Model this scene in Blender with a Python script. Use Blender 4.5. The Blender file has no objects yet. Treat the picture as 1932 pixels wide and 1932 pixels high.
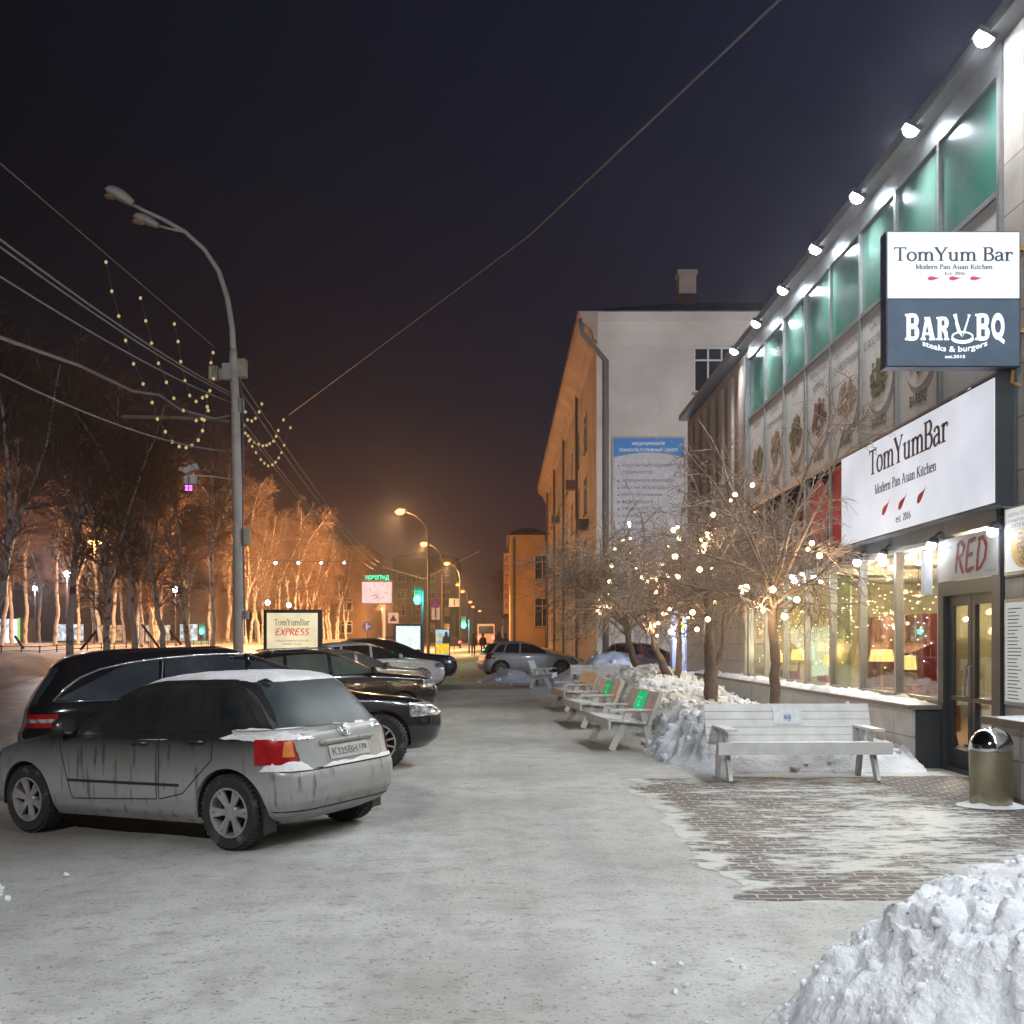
import bpy, bmesh, math, random
from mathutils import Vector, Matrix, noise
import numpy as np

random.seed(7)
RAD = math.radians
sc = bpy.context.scene
COL = sc.collection

# ------------------------------------------------------------------ camera
F_PX, VPX, VPY, HCAM = 1950.0, 945.0, 1214.0, 1.70      # in a 1932 px wide frame
cam = bpy.data.cameras.new('camera')
cam.sensor_width = 36.0
cam.lens = 36.0 * F_PX / 1932.0
cam.shift_x = (966 - VPX) / 1932.0
cam.shift_y = (VPY - 966) / 1932.0
cam.clip_end = 3000
co = bpy.data.objects.new('camera', cam)
co.location = (0, 0, HCAM)
co.rotation_euler = (RAD(90), 0, 0)
COL.objects.link(co)
sc.camera = co

# ------------------------------------------------------------------ night sky
world = bpy.data.worlds.new('World')
sc.world = world
world.use_nodes = True
nt = world.node_tree
bg = nt.nodes['Background']
tc = nt.nodes.new('ShaderNodeTexCoord')
sx = nt.nodes.new('ShaderNodeSeparateXYZ')
nt.links.new(tc.outputs['Generated'], sx.inputs[0])
rp = nt.nodes.new('ShaderNodeValToRGB')
els = rp.color_ramp.elements
els[0].position = 0.0; els[0].color = (0.075, 0.030, 0.018, 1)
els[1].position = 1.0; els[1].color = (0.0055, 0.0062, 0.0135, 1)
for p, c in ((0.10, (0.030, 0.014, 0.0135, 1)), (0.22, (0.0098, 0.0078, 0.0115, 1)), (0.45, (0.0062, 0.0067, 0.0120, 1))):
    e = els.new(p); e.color = c
nt.links.new(sx.outputs['Z'], rp.inputs[0])
rx = nt.nodes.new('ShaderNodeMapRange')                 # the town glow is bluer and lighter on the lit side of the street
rx.inputs['From Min'].default_value = -0.45; rx.inputs['From Max'].default_value = 0.5
rx.inputs['To Min'].default_value = 0.5; rx.inputs['To Max'].default_value = 2.3
nt.links.new(sx.outputs['X'], rx.inputs['Value'])
rm = nt.nodes.new('ShaderNodeMixRGB'); rm.blend_type = 'MULTIPLY'; rm.inputs[0].default_value = 1
tint = nt.nodes.new('ShaderNodeCombineXYZ')
m85 = nt.nodes.new('ShaderNodeMath'); m85.operation = 'POWER'; m85.inputs[1].default_value = 0.7
nt.links.new(rx.outputs[0], m85.inputs[0])
nt.links.new(m85.outputs[0], tint.inputs[0]); nt.links.new(m85.outputs[0], tint.inputs[1]); nt.links.new(rx.outputs[0], tint.inputs[2])
nt.links.new(rp.outputs[0], rm.inputs[1]); nt.links.new(tint.outputs[0], rm.inputs[2])
nt.links.new(rm.outputs[0], bg.inputs['Color'])
bg.inputs['Strength'].default_value = 1.0

# ------------------------------------------------------------------ exposure
vs = sc.view_settings
vs.view_transform = 'Standard'; vs.look = 'None'; vs.exposure = 0.22; vs.gamma = 1.0; vs.use_curve_mapping = False
sc.render.engine = 'CYCLES'
sc.cycles.use_denoising = True
try: sc.cycles.denoiser = 'OPENIMAGEDENOISE'
except Exception: pass
sc.cycles.max_bounces = 6
sc.cycles.diffuse_bounces = 2
sc.cycles.glossy_bounces = 3
sc.cycles.transparent_max_bounces = 12
sc.cycles.sample_clamp_indirect = 4
sc.cycles.caustics_reflective = False
sc.cycles.caustics_refractive = False
sc.cycles.volume_bounces = 0

def at(u, v, D):
    return Vector(((u - VPX) * D / F_PX, D, HCAM + (VPY - v) * D / F_PX))

def smooth(a, b, t):
    t = min(1, max(0, (t - a) / (b - a)))
    return t * t * (3 - 2 * t)

def gz(x, y):
    """ground height: the parking bay falls to the road, the street climbs gently away"""
    z = -0.14 * min(1, max(0, (-1.5 - x) / 4.0))
    return z + 0.011 * max(0, min(y, 260) - 18)

# ------------------------------------------------------------------ materials
MATS = {}
def mat(name, col, rough=0.6, metal=0.0, var=0.25, scale=6.0, bump=0.0, bscale=40.0, coat=0.0, spec=0.5, col2=None, lo=0.35, hi=0.7, detail=5):
    if name in MATS: return MATS[name]
    m = bpy.data.materials.new(name); m.use_nodes = True
    n = m.node_tree.nodes; L = m.node_tree.links
    b = n['Principled BSDF']
    b.inputs['Roughness'].default_value = rough
    b.inputs['Metallic'].default_value = metal
    b.inputs['Specular IOR Level'].default_value = spec
    b.inputs['Coat Weight'].default_value = coat
    b.inputs['Coat Roughness'].default_value = 0.06
    c1 = (*col, 1)
    c2 = (*col2, 1) if col2 else tuple(x * (1 - var) for x in col) + (1,)
    t = n.new('ShaderNodeTexCoord')
    ns = n.new('ShaderNodeTexNoise'); ns.inputs['Scale'].default_value = scale; ns.inputs['Detail'].default_value = detail
    ns.inputs['Roughness'].default_value = 0.62
    L.new(t.outputs['Object'], ns.inputs['Vector'])
    mr = n.new('ShaderNodeMapRange'); mr.inputs['From Min'].default_value = lo; mr.inputs['From Max'].default_value = hi
    L.new(ns.outputs['Fac'], mr.inputs['Value'])
    mx = n.new('ShaderNodeMixRGB'); mx.inputs[1].default_value = c1; mx.inputs[2].default_value = c2
    L.new(mr.outputs[0], mx.inputs[0]); L.new(mx.outputs[0], b.inputs['Base Color'])
    if bump:
        nb = n.new('ShaderNodeTexNoise'); nb.inputs['Scale'].default_value = bscale; nb.inputs['Detail'].default_value = 6
        L.new(t.outputs['Object'], nb.inputs['Vector'])
        bp = n.new('ShaderNodeBump'); bp.inputs['Strength'].default_value = bump; bp.inputs['Distance'].default_value = 0.02
        L.new(nb.outputs['Fac'], bp.inputs['Height']); L.new(bp.outputs[0], b.inputs['Normal'])
    MATS[name] = m
    return m

def emat(name, col, strength, sample=False, var=0.0, scale=3.0):
    """things that give off light: lamps, bulbs, backlit faces"""
    if name in MATS: return MATS[name]
    m = bpy.data.materials.new(name); m.use_nodes = True
    n = m.node_tree.nodes; L = m.node_tree.links
    b = n['Principled BSDF']
    b.inputs['Base Color'].default_value = (*[min(0.8, c * 0.25) for c in col], 1)
    b.inputs['Roughness'].default_value = 0.7; b.inputs['Specular IOR Level'].default_value = 0.08
    b.inputs['Emission Color'].default_value = (*col, 1)
    b.inputs['Emission Strength'].default_value = strength
    if var:
        t = n.new('ShaderNodeTexCoord'); ns = n.new('ShaderNodeTexNoise'); ns.inputs['Scale'].default_value = scale
        L.new(t.outputs['Object'], ns.inputs['Vector'])
        mr = n.new('ShaderNodeMapRange'); mr.inputs['To Min'].default_value = strength * (1 - var); mr.inputs['To Max'].default_value = strength * (1 + var)
        mr.inputs['From Min'].default_value = 0.3; mr.inputs['From Max'].default_value = 0.7
        L.new(ns.outputs['Fac'], mr.inputs['Value']); L.new(mr.outputs[0], b.inputs['Emission Strength'])
    try: m.cycles.emission_sampling = 'AUTO' if sample else 'NONE'
    except Exception: pass
    MATS[name] = m
    return m

def glassmat(name, tint=(1, 1, 1), refl=0.12, rough=0.02, dirt=0.0):
    """thin window pane: mostly clear, with a mirror reflection that grows at grazing angles"""
    if name in MATS: return MATS[name]
    m = bpy.data.materials.new(name); m.use_nodes = True
    n = m.node_tree.nodes; L = m.node_tree.links
    n.remove(n['Principled BSDF'])
    out = n['Material Output']
    tr = n.new('ShaderNodeBsdfTransparent'); tr.inputs[0].default_value = (*tint, 1)
    gl = n.new('ShaderNodeBsdfGlossy'); gl.inputs['Roughness'].default_value = rough
    lw = n.new('ShaderNodeLayerWeight'); lw.inputs[0].default_value = 0.35
    mr = n.new('ShaderNodeMapRange'); mr.inputs['To Min'].default_value = refl; mr.inputs['To Max'].default_value = 0.42
    L.new(lw.outputs['Fresnel'], mr.inputs['Value'])
    mx = n.new('ShaderNodeMixShader'); L.new(mr.outputs[0], mx.inputs[0]); L.new(tr.outputs[0], mx.inputs[1]); L.new(gl.outputs[0], mx.inputs[2])
    last = mx
    if dirt:
        df = n.new('ShaderNodeBsdfDiffuse'); df.inputs[0].default_value = (0.5, 0.52, 0.52, 1)
        t = n.new('ShaderNodeTexCoord'); ns = n.new('ShaderNodeTexNoise'); ns.inputs['Scale'].default_value = 5
        L.new(t.outputs['Object'], ns.inputs['Vector'])
        mm = n.new('ShaderNodeMath'); mm.operation = 'MULTIPLY'; mm.inputs[1].default_value = dirt * 2
        L.new(ns.outputs['Fac'], mm.inputs[0])
        m2 = n.new('ShaderNodeMixShader'); L.new(mm.outputs[0], m2.inputs[0]); L.new(mx.outputs[0], m2.inputs[1]); L.new(df.outputs[0], m2.inputs[2])
        last = m2
    L.new(last.outputs[0], out.inputs['Surface'])
    MATS[name] = m
    return m

def snow_ground_mat():
    m = bpy.data.materials.new('packed snow'); m.use_nodes = True
    n = m.node_tree.nodes; L = m.node_tree.links; b = n['Principled BSDF']
    t = n.new('ShaderNodeTexCoord')
    def nz(scale, detail=6, rough=0.6, vec=None):
        k = n.new('ShaderNodeTexNoise'); k.inputs['Scale'].default_value = scale; k.inputs['Detail'].default_value = detail; k.inputs['Roughness'].default_value = rough
        L.new(vec if vec else t.outputs['Object'], k.inputs['Vector']); return k
    def mr(src, a, c, d=0, e=1):
        k = n.new('ShaderNodeMapRange'); k.inputs[1].default_value = a; k.inputs[2].default_value = c; k.inputs[3].default_value = d; k.inputs[4].default_value = e
        L.new(src, k.inputs[0]); return k.outputs[0]
    def mix(f, a, c):
        k = n.new('ShaderNodeMixRGB'); L.new(f, k.inputs[0])
        for i, q in ((1, a), (2, c)):
            if isinstance(q, tuple): k.inputs[i].default_value = (*q, 1)
            else: L.new(q, k.inputs[i])
        return k.outputs[0]
    big = nz(0.35, 4); mid = nz(2.6, 8, 0.74); fine = nz(26, 4, 0.7); speck = nz(38, 3, 0.6)
    c = mix(mr(big.outputs[0], 0.38, 0.62), (0.50, 0.51, 0.495), (0.34, 0.345, 0.33))
    c = mix(mr(mid.outputs[0], 0.46, 0.70, 0, 0.75), c, (0.25, 0.248, 0.232))
    c = mix(mr(fine.outputs[0], 0.54, 0.70, 0, 0.45), c, (0.29, 0.285, 0.25))
    st_ = n.new('ShaderNodeMapping'); st_.inputs['Scale'].default_value = (2.6, 4.2, 1); L.new(t.outputs['Object'], st_.inputs['Vector'])
    streak = nz(1.6, 5, 0.75, st_.outputs[0])
    c = mix(mr(streak.outputs[0], 0.57, 0.66, 0, 0.65), c, (0.19, 0.18, 0.155))
    c = mix(mr(streak.outputs[0], 0.36, 0.28, 0, 0.5), c, (0.66, 0.67, 0.65))
    c = mix(mr(speck.outputs[0], 0.615, 0.66, 0, 0.85), c, (0.085, 0.08, 0.07))
    # ruts and trodden lanes along the pavement
    rt = n.new('ShaderNodeMapping'); rt.inputs['Scale'].default_value = (3.2, .16, 1); rt.inputs['Rotation'].default_value = (0, 0, .10); L.new(t.outputs['Object'], rt.inputs['Vector'])
    ruts = nz(1.0, 3, 0.5, rt.outputs[0])
    c = mix(mr(ruts.outputs[0], 0.52, 0.68, 0, 0.2), c, (0.27, 0.265, 0.25)); c = mix(mr(ruts.outputs[0], 0.44, 0.30, 0, 0.14), c, (0.62, 0.63, 0.63))
    # dirtier by the parked cars
    sp = n.new('ShaderNodeSeparateXYZ'); L.new(t.outputs['Object'], sp.inputs[0])
    wob = n.new('ShaderNodeMath'); wob.operation = 'MULTIPLY_ADD'; L.new(big.outputs[0], wob.inputs[0]); wob.inputs[1].default_value = 2.5; L.new(sp.outputs['X'], wob.inputs[2])
    edge = mr(wob.outputs[0], -0.4, -2.6, 0, 0.75)
    yfar = mr(sp.outputs['Y'], 8.0, 9.5, 0, 1)
    em = n.new('ShaderNodeMath'); em.operation = 'MULTIPLY'; L.new(edge, em.inputs[0]); L.new(yfar, em.inputs[1])
    c = mix(em.outputs[0], c, (0.17, 0.145, 0.125))
    L.new(c, b.inputs['Base Color'])
    b.inputs['Roughness'].default_value = 0.62; b.inputs['Specular IOR Level'].default_value = 0.35
    h = n.new('ShaderNodeMath'); h.operation = 'MULTIPLY_ADD'; L.new(mid.outputs[0], h.inputs[0]); h.inputs[1].default_value = 2.0; L.new(fine.outputs[0], h.inputs[2])
    bp = n.new('ShaderNodeBump'); bp.inputs['Strength'].default_value = 0.42; bp.inputs['Distance'].default_value = 0.02
    L.new(h.outputs[0], bp.inputs['Height']); L.new(bp.outputs[0], b.inputs['Normal'])
    return m

def paving_mat():
    m = bpy.data.materials.new('snowy clay pavers'); m.use_nodes = True
    n = m.node_tree.nodes; L = m.node_tree.links; b = n['Principled BSDF']
    t = n.new('ShaderNodeTexCoord')
    wob = n.new('ShaderNodeTexNoise'); wob.inputs['Scale'].default_value = 9
    L.new(t.outputs['Object'], wob.inputs['Vector'])
    add = n.new('ShaderNodeMixRGB'); add.blend_type = 'ADD'; add.inputs[0].default_value = 0.07
    L.new(t.outputs['Object'], add.inputs[1]); L.new(wob.outputs['Color'], add.inputs[2])
    br = n.new('ShaderNodeTexBrick')
    br.inputs['Scale'].default_value = 1.0; br.inputs['Brick Width'].default_value = 0.22; br.inputs['Row Height'].default_value = 0.11
    br.inputs['Mortar Size'].default_value = 0.009; br.inputs['Mortar Smooth'].default_value = 0.3
    br.inputs['Color1'].default_value = (0.095, 0.060, 0.050, 1); br.inputs['Color2'].default_value = (0.062, 0.045, 0.040, 1)
    br.inputs['Mortar'].default_value = (0.40, 0.40, 0.385, 1)
    L.new(add.outputs[0], br.inputs['Vector'])
    mp = n.new('ShaderNodeMapping'); mp.inputs['Scale'].default_value = (0.42, 1.1, 1.0); L.new(t.outputs['Object'], mp.inputs['Vector'])
    n1 = n.new('ShaderNodeTexNoise'); n1.inputs['Scale'].default_value = 1.3; n1.inputs['Detail'].default_value = 3
    n2 = n.new('ShaderNodeTexNoise'); n2.inputs['Scale'].default_value = 6.5; n2.inputs['Detail'].default_value = 8; n2.inputs['Roughness'].default_value = 0.78
    L.new(mp.outputs[0], n1.inputs['Vector']); L.new(mp.outputs[0], n2.inputs['Vector'])
    vc = n.new('ShaderNodeAttribute'); vc.attribute_name = 'cover'
    s1 = n.new('ShaderNodeMath'); s1.operation = 'MULTIPLY_ADD'; L.new(n1.outputs[0], s1.inputs[0]); s1.inputs[1].default_value = .40; L.new(n2.outputs[0], s1.inputs[2])
    s2 = n.new('ShaderNodeMath'); s2.operation = 'ADD'; L.new(s1.outputs[0], s2.inputs[0]); L.new(vc.outputs['Fac'], s2.inputs[1])
    mr = n.new('ShaderNodeMapRange'); mr.inputs[1].default_value = .635; mr.inputs[2].default_value = .715
    L.new(s2.outputs[0], mr.inputs[0])
    mx = n.new('ShaderNodeMixRGB'); L.new(mr.outputs[0], mx.inputs[0]); L.new(br.outputs['Color'], mx.inputs[1]); mx.inputs[2].default_value = (0.50, 0.505, 0.475, 1)
    L.new(mx.outputs[0], b.inputs['Base Color']); b.inputs['Roughness'].default_value = 0.6
    bp = n.new('ShaderNodeBump'); bp.inputs['Strength'].default_value = 0.6; bp.inputs['Distance'].default_value = 0.012
    hh = n.new('ShaderNodeMath'); hh.operation = 'ADD'; L.new(mr.outputs[0], hh.inputs[0]); L.new(n2.outputs[0], hh.inputs[1])
    L.new(hh.outputs[0], bp.inputs['Height']); L.new(bp.outputs[0], b.inputs['Normal'])
    return m

def bark_birch():
    m = mat('birch bark', (0.66, 0.63, 0.59), 0.8, col2=(0.12, 0.10, 0.09), scale=2.2, lo=0.52, hi=0.62, bump=0.3)
    return m

def stone_mat(name, c1, c2, mortar, w, h, ms=0.012, vert='yz', off=0.0):
    m = bpy.data.materials.new(name); m.use_nodes = True
    n = m.node_tree.nodes; L = m.node_tree.links; b = n['Principled BSDF']
    t = n.new('ShaderNodeTexCoord'); s = n.new('ShaderNodeSeparateXYZ'); c = n.new('ShaderNodeCombineXYZ')
    L.new(t.outputs['Object'], s.inputs[0])
    a = n.new('ShaderNodeMath'); a.operation = 'ADD'; L.new(s.outputs['X'], a.inputs[0]); L.new(s.outputs['Y'], a.inputs[1])
    L.new(a.outputs[0], c.inputs[0]); L.new(s.outputs['Z'], c.inputs[1])
    br = n.new('ShaderNodeTexBrick'); br.offset = off; br.inputs['Scale'].default_value = 1; br.inputs['Brick Width'].default_value = w; br.inputs['Row Height'].default_value = h
    br.inputs['Mortar Size'].default_value = ms; br.inputs['Color1'].default_value = (*c1, 1); br.inputs['Color2'].default_value = (*c2, 1); br.inputs['Mortar'].default_value = (*mortar, 1)
    L.new(c.outputs[0], br.inputs['Vector'])
    ns = n.new('ShaderNodeTexNoise'); ns.inputs['Scale'].default_value = 3; ns.inputs['Detail'].default_value = 6; L.new(t.outputs['Object'], ns.inputs['Vector'])
    mr = n.new('ShaderNodeMapRange'); mr.inputs[1].default_value = .3; mr.inputs[2].default_value = .75; mr.inputs[3].default_value = 1.08; mr.inputs[4].default_value = 0.78
    L.new(ns.outputs[0], mr.inputs[0])
    mx = n.new('ShaderNodeMixRGB'); mx.blend_type = 'MULTIPLY'; mx.inputs[0].default_value = 1; L.new(br.outputs['Color'], mx.inputs[1]); L.new(mr.outputs[0], mx.inputs[2])
    L.new(mx.outputs[0], b.inputs['Base Color']); b.inputs['Roughness'].default_value = 0.55
    bp = n.new('ShaderNodeBump'); bp.inputs['Strength'].default_value = 0.4; bp.inputs['Distance'].default_value = 0.01; bp.invert = True
    L.new(br.outputs['Fac'], bp.inputs['Height']); L.new(bp.outputs[0], b.inputs['Normal'])
    MATS[name] = m
    return m

# ------------------------------------------------------------------ mesh helper
class MB:
    def __init__(s): s.v = []; s.f = []
    def add(s, vs, fs):
        o = len(s.v); s.v.extend([tuple(p) for p in vs]); s.f.extend([tuple(i + o for i in f) for f in fs]); return s
    def box(s, x0, x1, y0, y1, z0, z1):
        return s.add([(x0,y0,z0),(x1,y0,z0),(x1,y1,z0),(x0,y1,z0),(x0,y0,z1),(x1,y0,z1),(x1,y1,z1),(x0,y1,z1)],
                     [(0,3,2,1),(4,5,6,7),(0,1,5,4),(1,2,6,5),(2,3,7,6),(3,0,4,7)])
    def bar(s, a, b, w, t, up=(0,0,1)):
        """a plank from a to b, w wide across, t thick"""
        a = Vector(a); b = Vector(b); d = (b - a).normalized(); u = Vector(up)
        side = d.cross(u)
        if side.length < 1e-4: side = d.cross(Vector((1,0,0)))
        side.normalize(); n = side.cross(d).normalized()
        vs = []
        for p in (a, b):
            for i, j in ((-1,-1),(1,-1),(1,1),(-1,1)):
                vs.append(p + side * (w/2*i) + n * (t/2*j))
        return s.add(vs, [(0,1,2,3),(7,6,5,4),(0,4,5,1),(1,5,6,2),(2,6,7,3),(3,7,4,0)])
    def tube(s, pts, r, n=6, cap=True):
        pts = [Vector(p) for p in pts]; R = r if isinstance(r, (list, tuple)) else [r]*len(pts)
        vs = []; fs = []; prev = None
        for i, p in enumerate(pts):
            d = (pts[min(i+1, len(pts)-1)] - pts[max(i-1, 0)])
            d = d.normalized() if d.length > 1e-9 else Vector((0,0,1))
            if prev is None:
                a = d.cross(Vector((0,0,1)));  a = a if a.length > 1e-3 else d.cross(Vector((1,0,0)))
            else: a = prev - d * prev.dot(d)
            if a.length < 1e-6: a = d.orthogonal()
            a.normalize(); prev = a; b = d.cross(a)
            for k in range(n):
                t = 2*math.pi*k/n; vs.append(p + (a*math.cos(t) + b*math.sin(t))*R[i])
        for i in range(len(pts)-1):
            for k in range(n):
                fs.append((i*n+k, i*n+(k+1)%n, (i+1)*n+(k+1)%n, (i+1)*n+k))
        if cap:
            fs.append(tuple(range(n))[::-1]); fs.append(tuple((len(pts)-1)*n+k for k in range(n)))
        return s.add(vs, fs)
    def lathe(s, prof, c=(0,0,0), axis='z', n=24, cap=True):
        """prof: (radius, height along the axis)"""
        vs = []; fs = []
        for r, h in prof:
            for k in range(n):
                t = 2*math.pi*k/n; a, b = r*math.cos(t), r*math.sin(t)
                p = {'z': (a,b,h), 'y': (a,h,b), 'x': (h,a,b)}[axis]
                vs.append((p[0]+c[0], p[1]+c[1], p[2]+c[2]))
        for i in range(len(prof)-1):
            for k in range(n): fs.append((i*n+k, i*n+(k+1)%n, (i+1)*n+(k+1)%n, (i+1)*n+k))
        if cap: fs.append(tuple(range(n))[::-1]); fs.append(tuple((len(prof)-1)*n+k for k in range(n)))
        return s.add(vs, fs)
    def ball(s, c, r, n=8, m=5, sq=(1,1,1)):
        vs = [(c[0], c[1], c[2]-r*sq[2])]; fs = []
        for i in range(1, m):
            ph = math.pi*i/m - math.pi/2
            for k in range(n):
                t = 2*math.pi*k/n
                vs.append((c[0]+r*sq[0]*math.cos(ph)*math.cos(t), c[1]+r*sq[1]*math.cos(ph)*math.sin(t), c[2]+r*sq[2]*math.sin(ph)))
        vs.append((c[0], c[1], c[2]+r*sq[2])); T = len(vs)-1
        for k in range(n):
            fs.append((0, 1+(k+1)%n, 1+k)); fs.append((T, T-n+k, T-n+(k+1)%n))
        for i in range(m-2):
            for k in range(n):
                a = 1+i*n; fs.append((a+k, a+(k+1)%n, a+n+(k+1)%n, a+n+k))
        return s.add(vs, fs)
    def grid(s, P):
        """P[i][j] points"""
        o = len(s.v); ni = len(P); nj = len(P[0])
        for r in P: s.v.extend([tuple(p) for p in r])
        for i in range(ni-1):
            for j in range(nj-1):
                s.f.append((o+i*nj+j, o+(i+1)*nj+j, o+(i+1)*nj+j+1, o+i*nj+j+1))
        return s
    def slab(s, P, off):
        """grid P thickened by the vector off, with closed rim"""
        ni = len(P); nj = len(P[0]); off = Vector(off)
        Q = [[Vector(p) + off for p in r] for r in P]
        o = len(s.v); s.grid(P); q = len(s.v); s.grid(Q)
        ring = [(0, j) for j in range(nj)] + [(i, nj-1) for i in range(1, ni)] + [(ni-1, j) for j in range(nj-2, -1, -1)] + [(i, 0) for i in range(ni-2, 0, -1)]
        for a, b in zip(ring, ring[1:] + ring[:1]):
            s.f.append((o+a[0]*nj+a[1], o+b[0]*nj+b[1], q+b[0]*nj+b[1], q+a[0]*nj+a[1]))
        return s
    def prism(s, poly, a, b):
        """poly: list of 3-D points of one face, pushed from +a*dir to b: (vector a, vector b)"""
        n = len(poly); A = [Vector(p)+Vector(a) for p in poly]; B = [Vector(p)+Vector(b) for p in poly]
        return s.add(A+B, [tuple(range(n))[::-1], tuple(range(n, 2*n))] + [(k, (k+1)%n, n+(k+1)%n, n+k) for k in range(n)])
    def xf(s, M):
        s.v = [tuple(M @ Vector(p)) for p in s.v]; return s
    def join(s, o): return s.add(o.v, o.f)
    def build(s, name, m, parent=None, world=False, smooth=False, angle=None):
        me = bpy.data.meshes.new(name); me.from_pydata(s.v, [], s.f); me.update()
        bm = bmesh.new(); bm.from_mesh(me); bmesh.ops.recalc_face_normals(bm, faces=bm.faces); bm.to_mesh(me); bm.free()
        return link(name, me, m, parent, world, smooth, angle)

BASE = {}
def link(name, me, m, parent=None, world=False, smooth=False, angle=None):
    me.materials.clear(); me.materials.append(m)
    o = bpy.data.objects.new(name, me); COL.objects.link(o)
    if smooth:
        me.polygons.foreach_set('use_smooth', [True]*len(me.polygons))
        if angle: 
            try: me.set_sharp_from_angle(angle=RAD(angle))
            except Exception: pass
    if parent:
        o.parent = parent
        if world and parent.name in BASE: o.matrix_parent_inverse = BASE[parent.name].inverted()
    return o

def tag(o, label=None, cat=None, group=None, kind=None):
    if label: o['label'] = label
    if cat: o['category'] = cat
    if group: o['group'] = group
    if kind: o['kind'] = kind
    return o

def thing(name, label, cat, loc=(0,0,0), rot=(0,0,0), group=None):
    o = bpy.data.objects.new(name, None); COL.objects.link(o); o.empty_display_size = 0.2
    o.location = loc; o.rotation_euler = rot
    from mathutils import Euler
    BASE[o.name] = Matrix.Translation(Vector(loc)) @ Euler(rot).to_matrix().to_4x4()
    return tag(o, label, cat, group)

def structure(o): o['kind'] = 'structure'; return o

def kids(o): return [c for c in COL.objects if c.parent is o]

def copy_tree(o, children_of, parent=None):
    c = o.copy(); COL.objects.link(c)
    if parent: c.parent = parent
    for ch in children_of.get(o.name, []): copy_tree(ch, children_of, c)
    return c

def child_map():
    d = {}
    for o in COL.objects:
        if o.parent: d.setdefault(o.parent.name, []).append(o)
    return d

def lamp(name, kind, loc, energy, col, parent=None, world=True, size=0.1, aim=None, cone=150, blend=1.0):
    l = bpy.data.lights.new(name, kind); l.energy = energy; l.color = col
    l.shadow_soft_size = min(size, .035) if kind == 'POINT' else size
    if kind == 'SPOT': l.spot_size = RAD(cone); l.spot_blend = blend
    o = bpy.data.objects.new(name, l); COL.objects.link(o); o.location = loc
    if aim is not None:
        o.rotation_euler = (Vector(aim) - Vector(loc)).to_track_quat('-Z', 'Y').to_euler()
    if parent:
        o.parent = parent
        if world and parent.name in BASE: o.matrix_parent_inverse = BASE[parent.name].inverted()
    return o

# ------------------------------------------------------------------ lettering
TXT = {}
def font_mesh(txt, bold=0.0):
    """built-in font, unit size, starting at x = 0 on the baseline"""
    k = (txt, bold)
    if k in TXT: return TXT[k]
    cu = bpy.data.curves.new('t', 'FONT'); cu.body = txt; cu.size = 1.0; cu.offset = bold; cu.resolution_u = 3
    ob = bpy.data.objects.new('t', cu); COL.objects.link(ob)
    dg = bpy.context.evaluated_depsgraph_get()
    me = bpy.data.meshes.new_from_object(ob.evaluated_get(dg))
    v = [(p.co.x, p.co.y) for p in me.vertices]; f = [tuple(p.vertices) for p in me.polygons]
    bpy.data.objects.remove(ob); bpy.data.curves.remove(cu); bpy.data.meshes.remove(me)
    TXT[k] = (v, f); return TXT[k]

def put(v2, f, org, ex, ez, mb=None):
    """flat 2-D mesh into the plane of ex, ez at org"""
    mb = mb or MB(); org = Vector(org); ex = Vector(ex); ez = Vector(ez)
    mb.add([org + ex*p[0] + ez*p[1] for p in v2], f); return mb

def fit(v2, w=None, h=None, x0=0.0, y0=0.0, center=False):
    xs = [p[0] for p in v2]; ys = [p[1] for p in v2]
    sx_ = w/(max(xs)-min(xs)) if w else None
    sy_ = h/(max(ys)-min(ys)) if h else None
    sx_ = sx_ or sy_; sy_ = sy_ or sx_
    mx = (max(xs)+min(xs))/2 if center else min(xs)
    return [((p[0]-mx)*sx_+x0, (p[1]-min(ys))*sy_+y0) for p in v2]

def sans(txt, org, ex, ez, x0, y0, w=None, h=None, bold=0.0, center=False, mb=None):
    v, f = font_mesh(txt, bold)
    return put(fit(v, w, h, x0, y0, center), f, org, ex, ez, mb)

def stroke(pts, ws, v, f):
    """variable-width ribbon with butt ends"""
    P = [Vector((p[0], p[1])) for p in pts]
    if not isinstance(ws, (list, tuple)): ws = [ws]*len(P)
    o = len(v)
    for i, p in enumerate(P):
        d = P[min(i+1, len(P)-1)] - P[max(i-1, 0)]
        d = d.normalized() if d.length else Vector((1,0))
        nrm = Vector((-d.y, d.x))
        v.append(tuple(p + nrm*ws[i]/2)); v.append(tuple(p - nrm*ws[i]/2))
    for i in range(len(P)-1): f.append((o+2*i, o+2*i+1, o+2*i+3, o+2*i+2))

def arc(cx, cy, rx_, ry_, a0, a1, n=14):
    return [(cx+rx_*math.cos(RAD(a0+(a1-a0)*i/n)), cy+ry_*math.sin(RAD(a0+(a1-a0)*i/n))) for i in range(n+1)]

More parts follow.
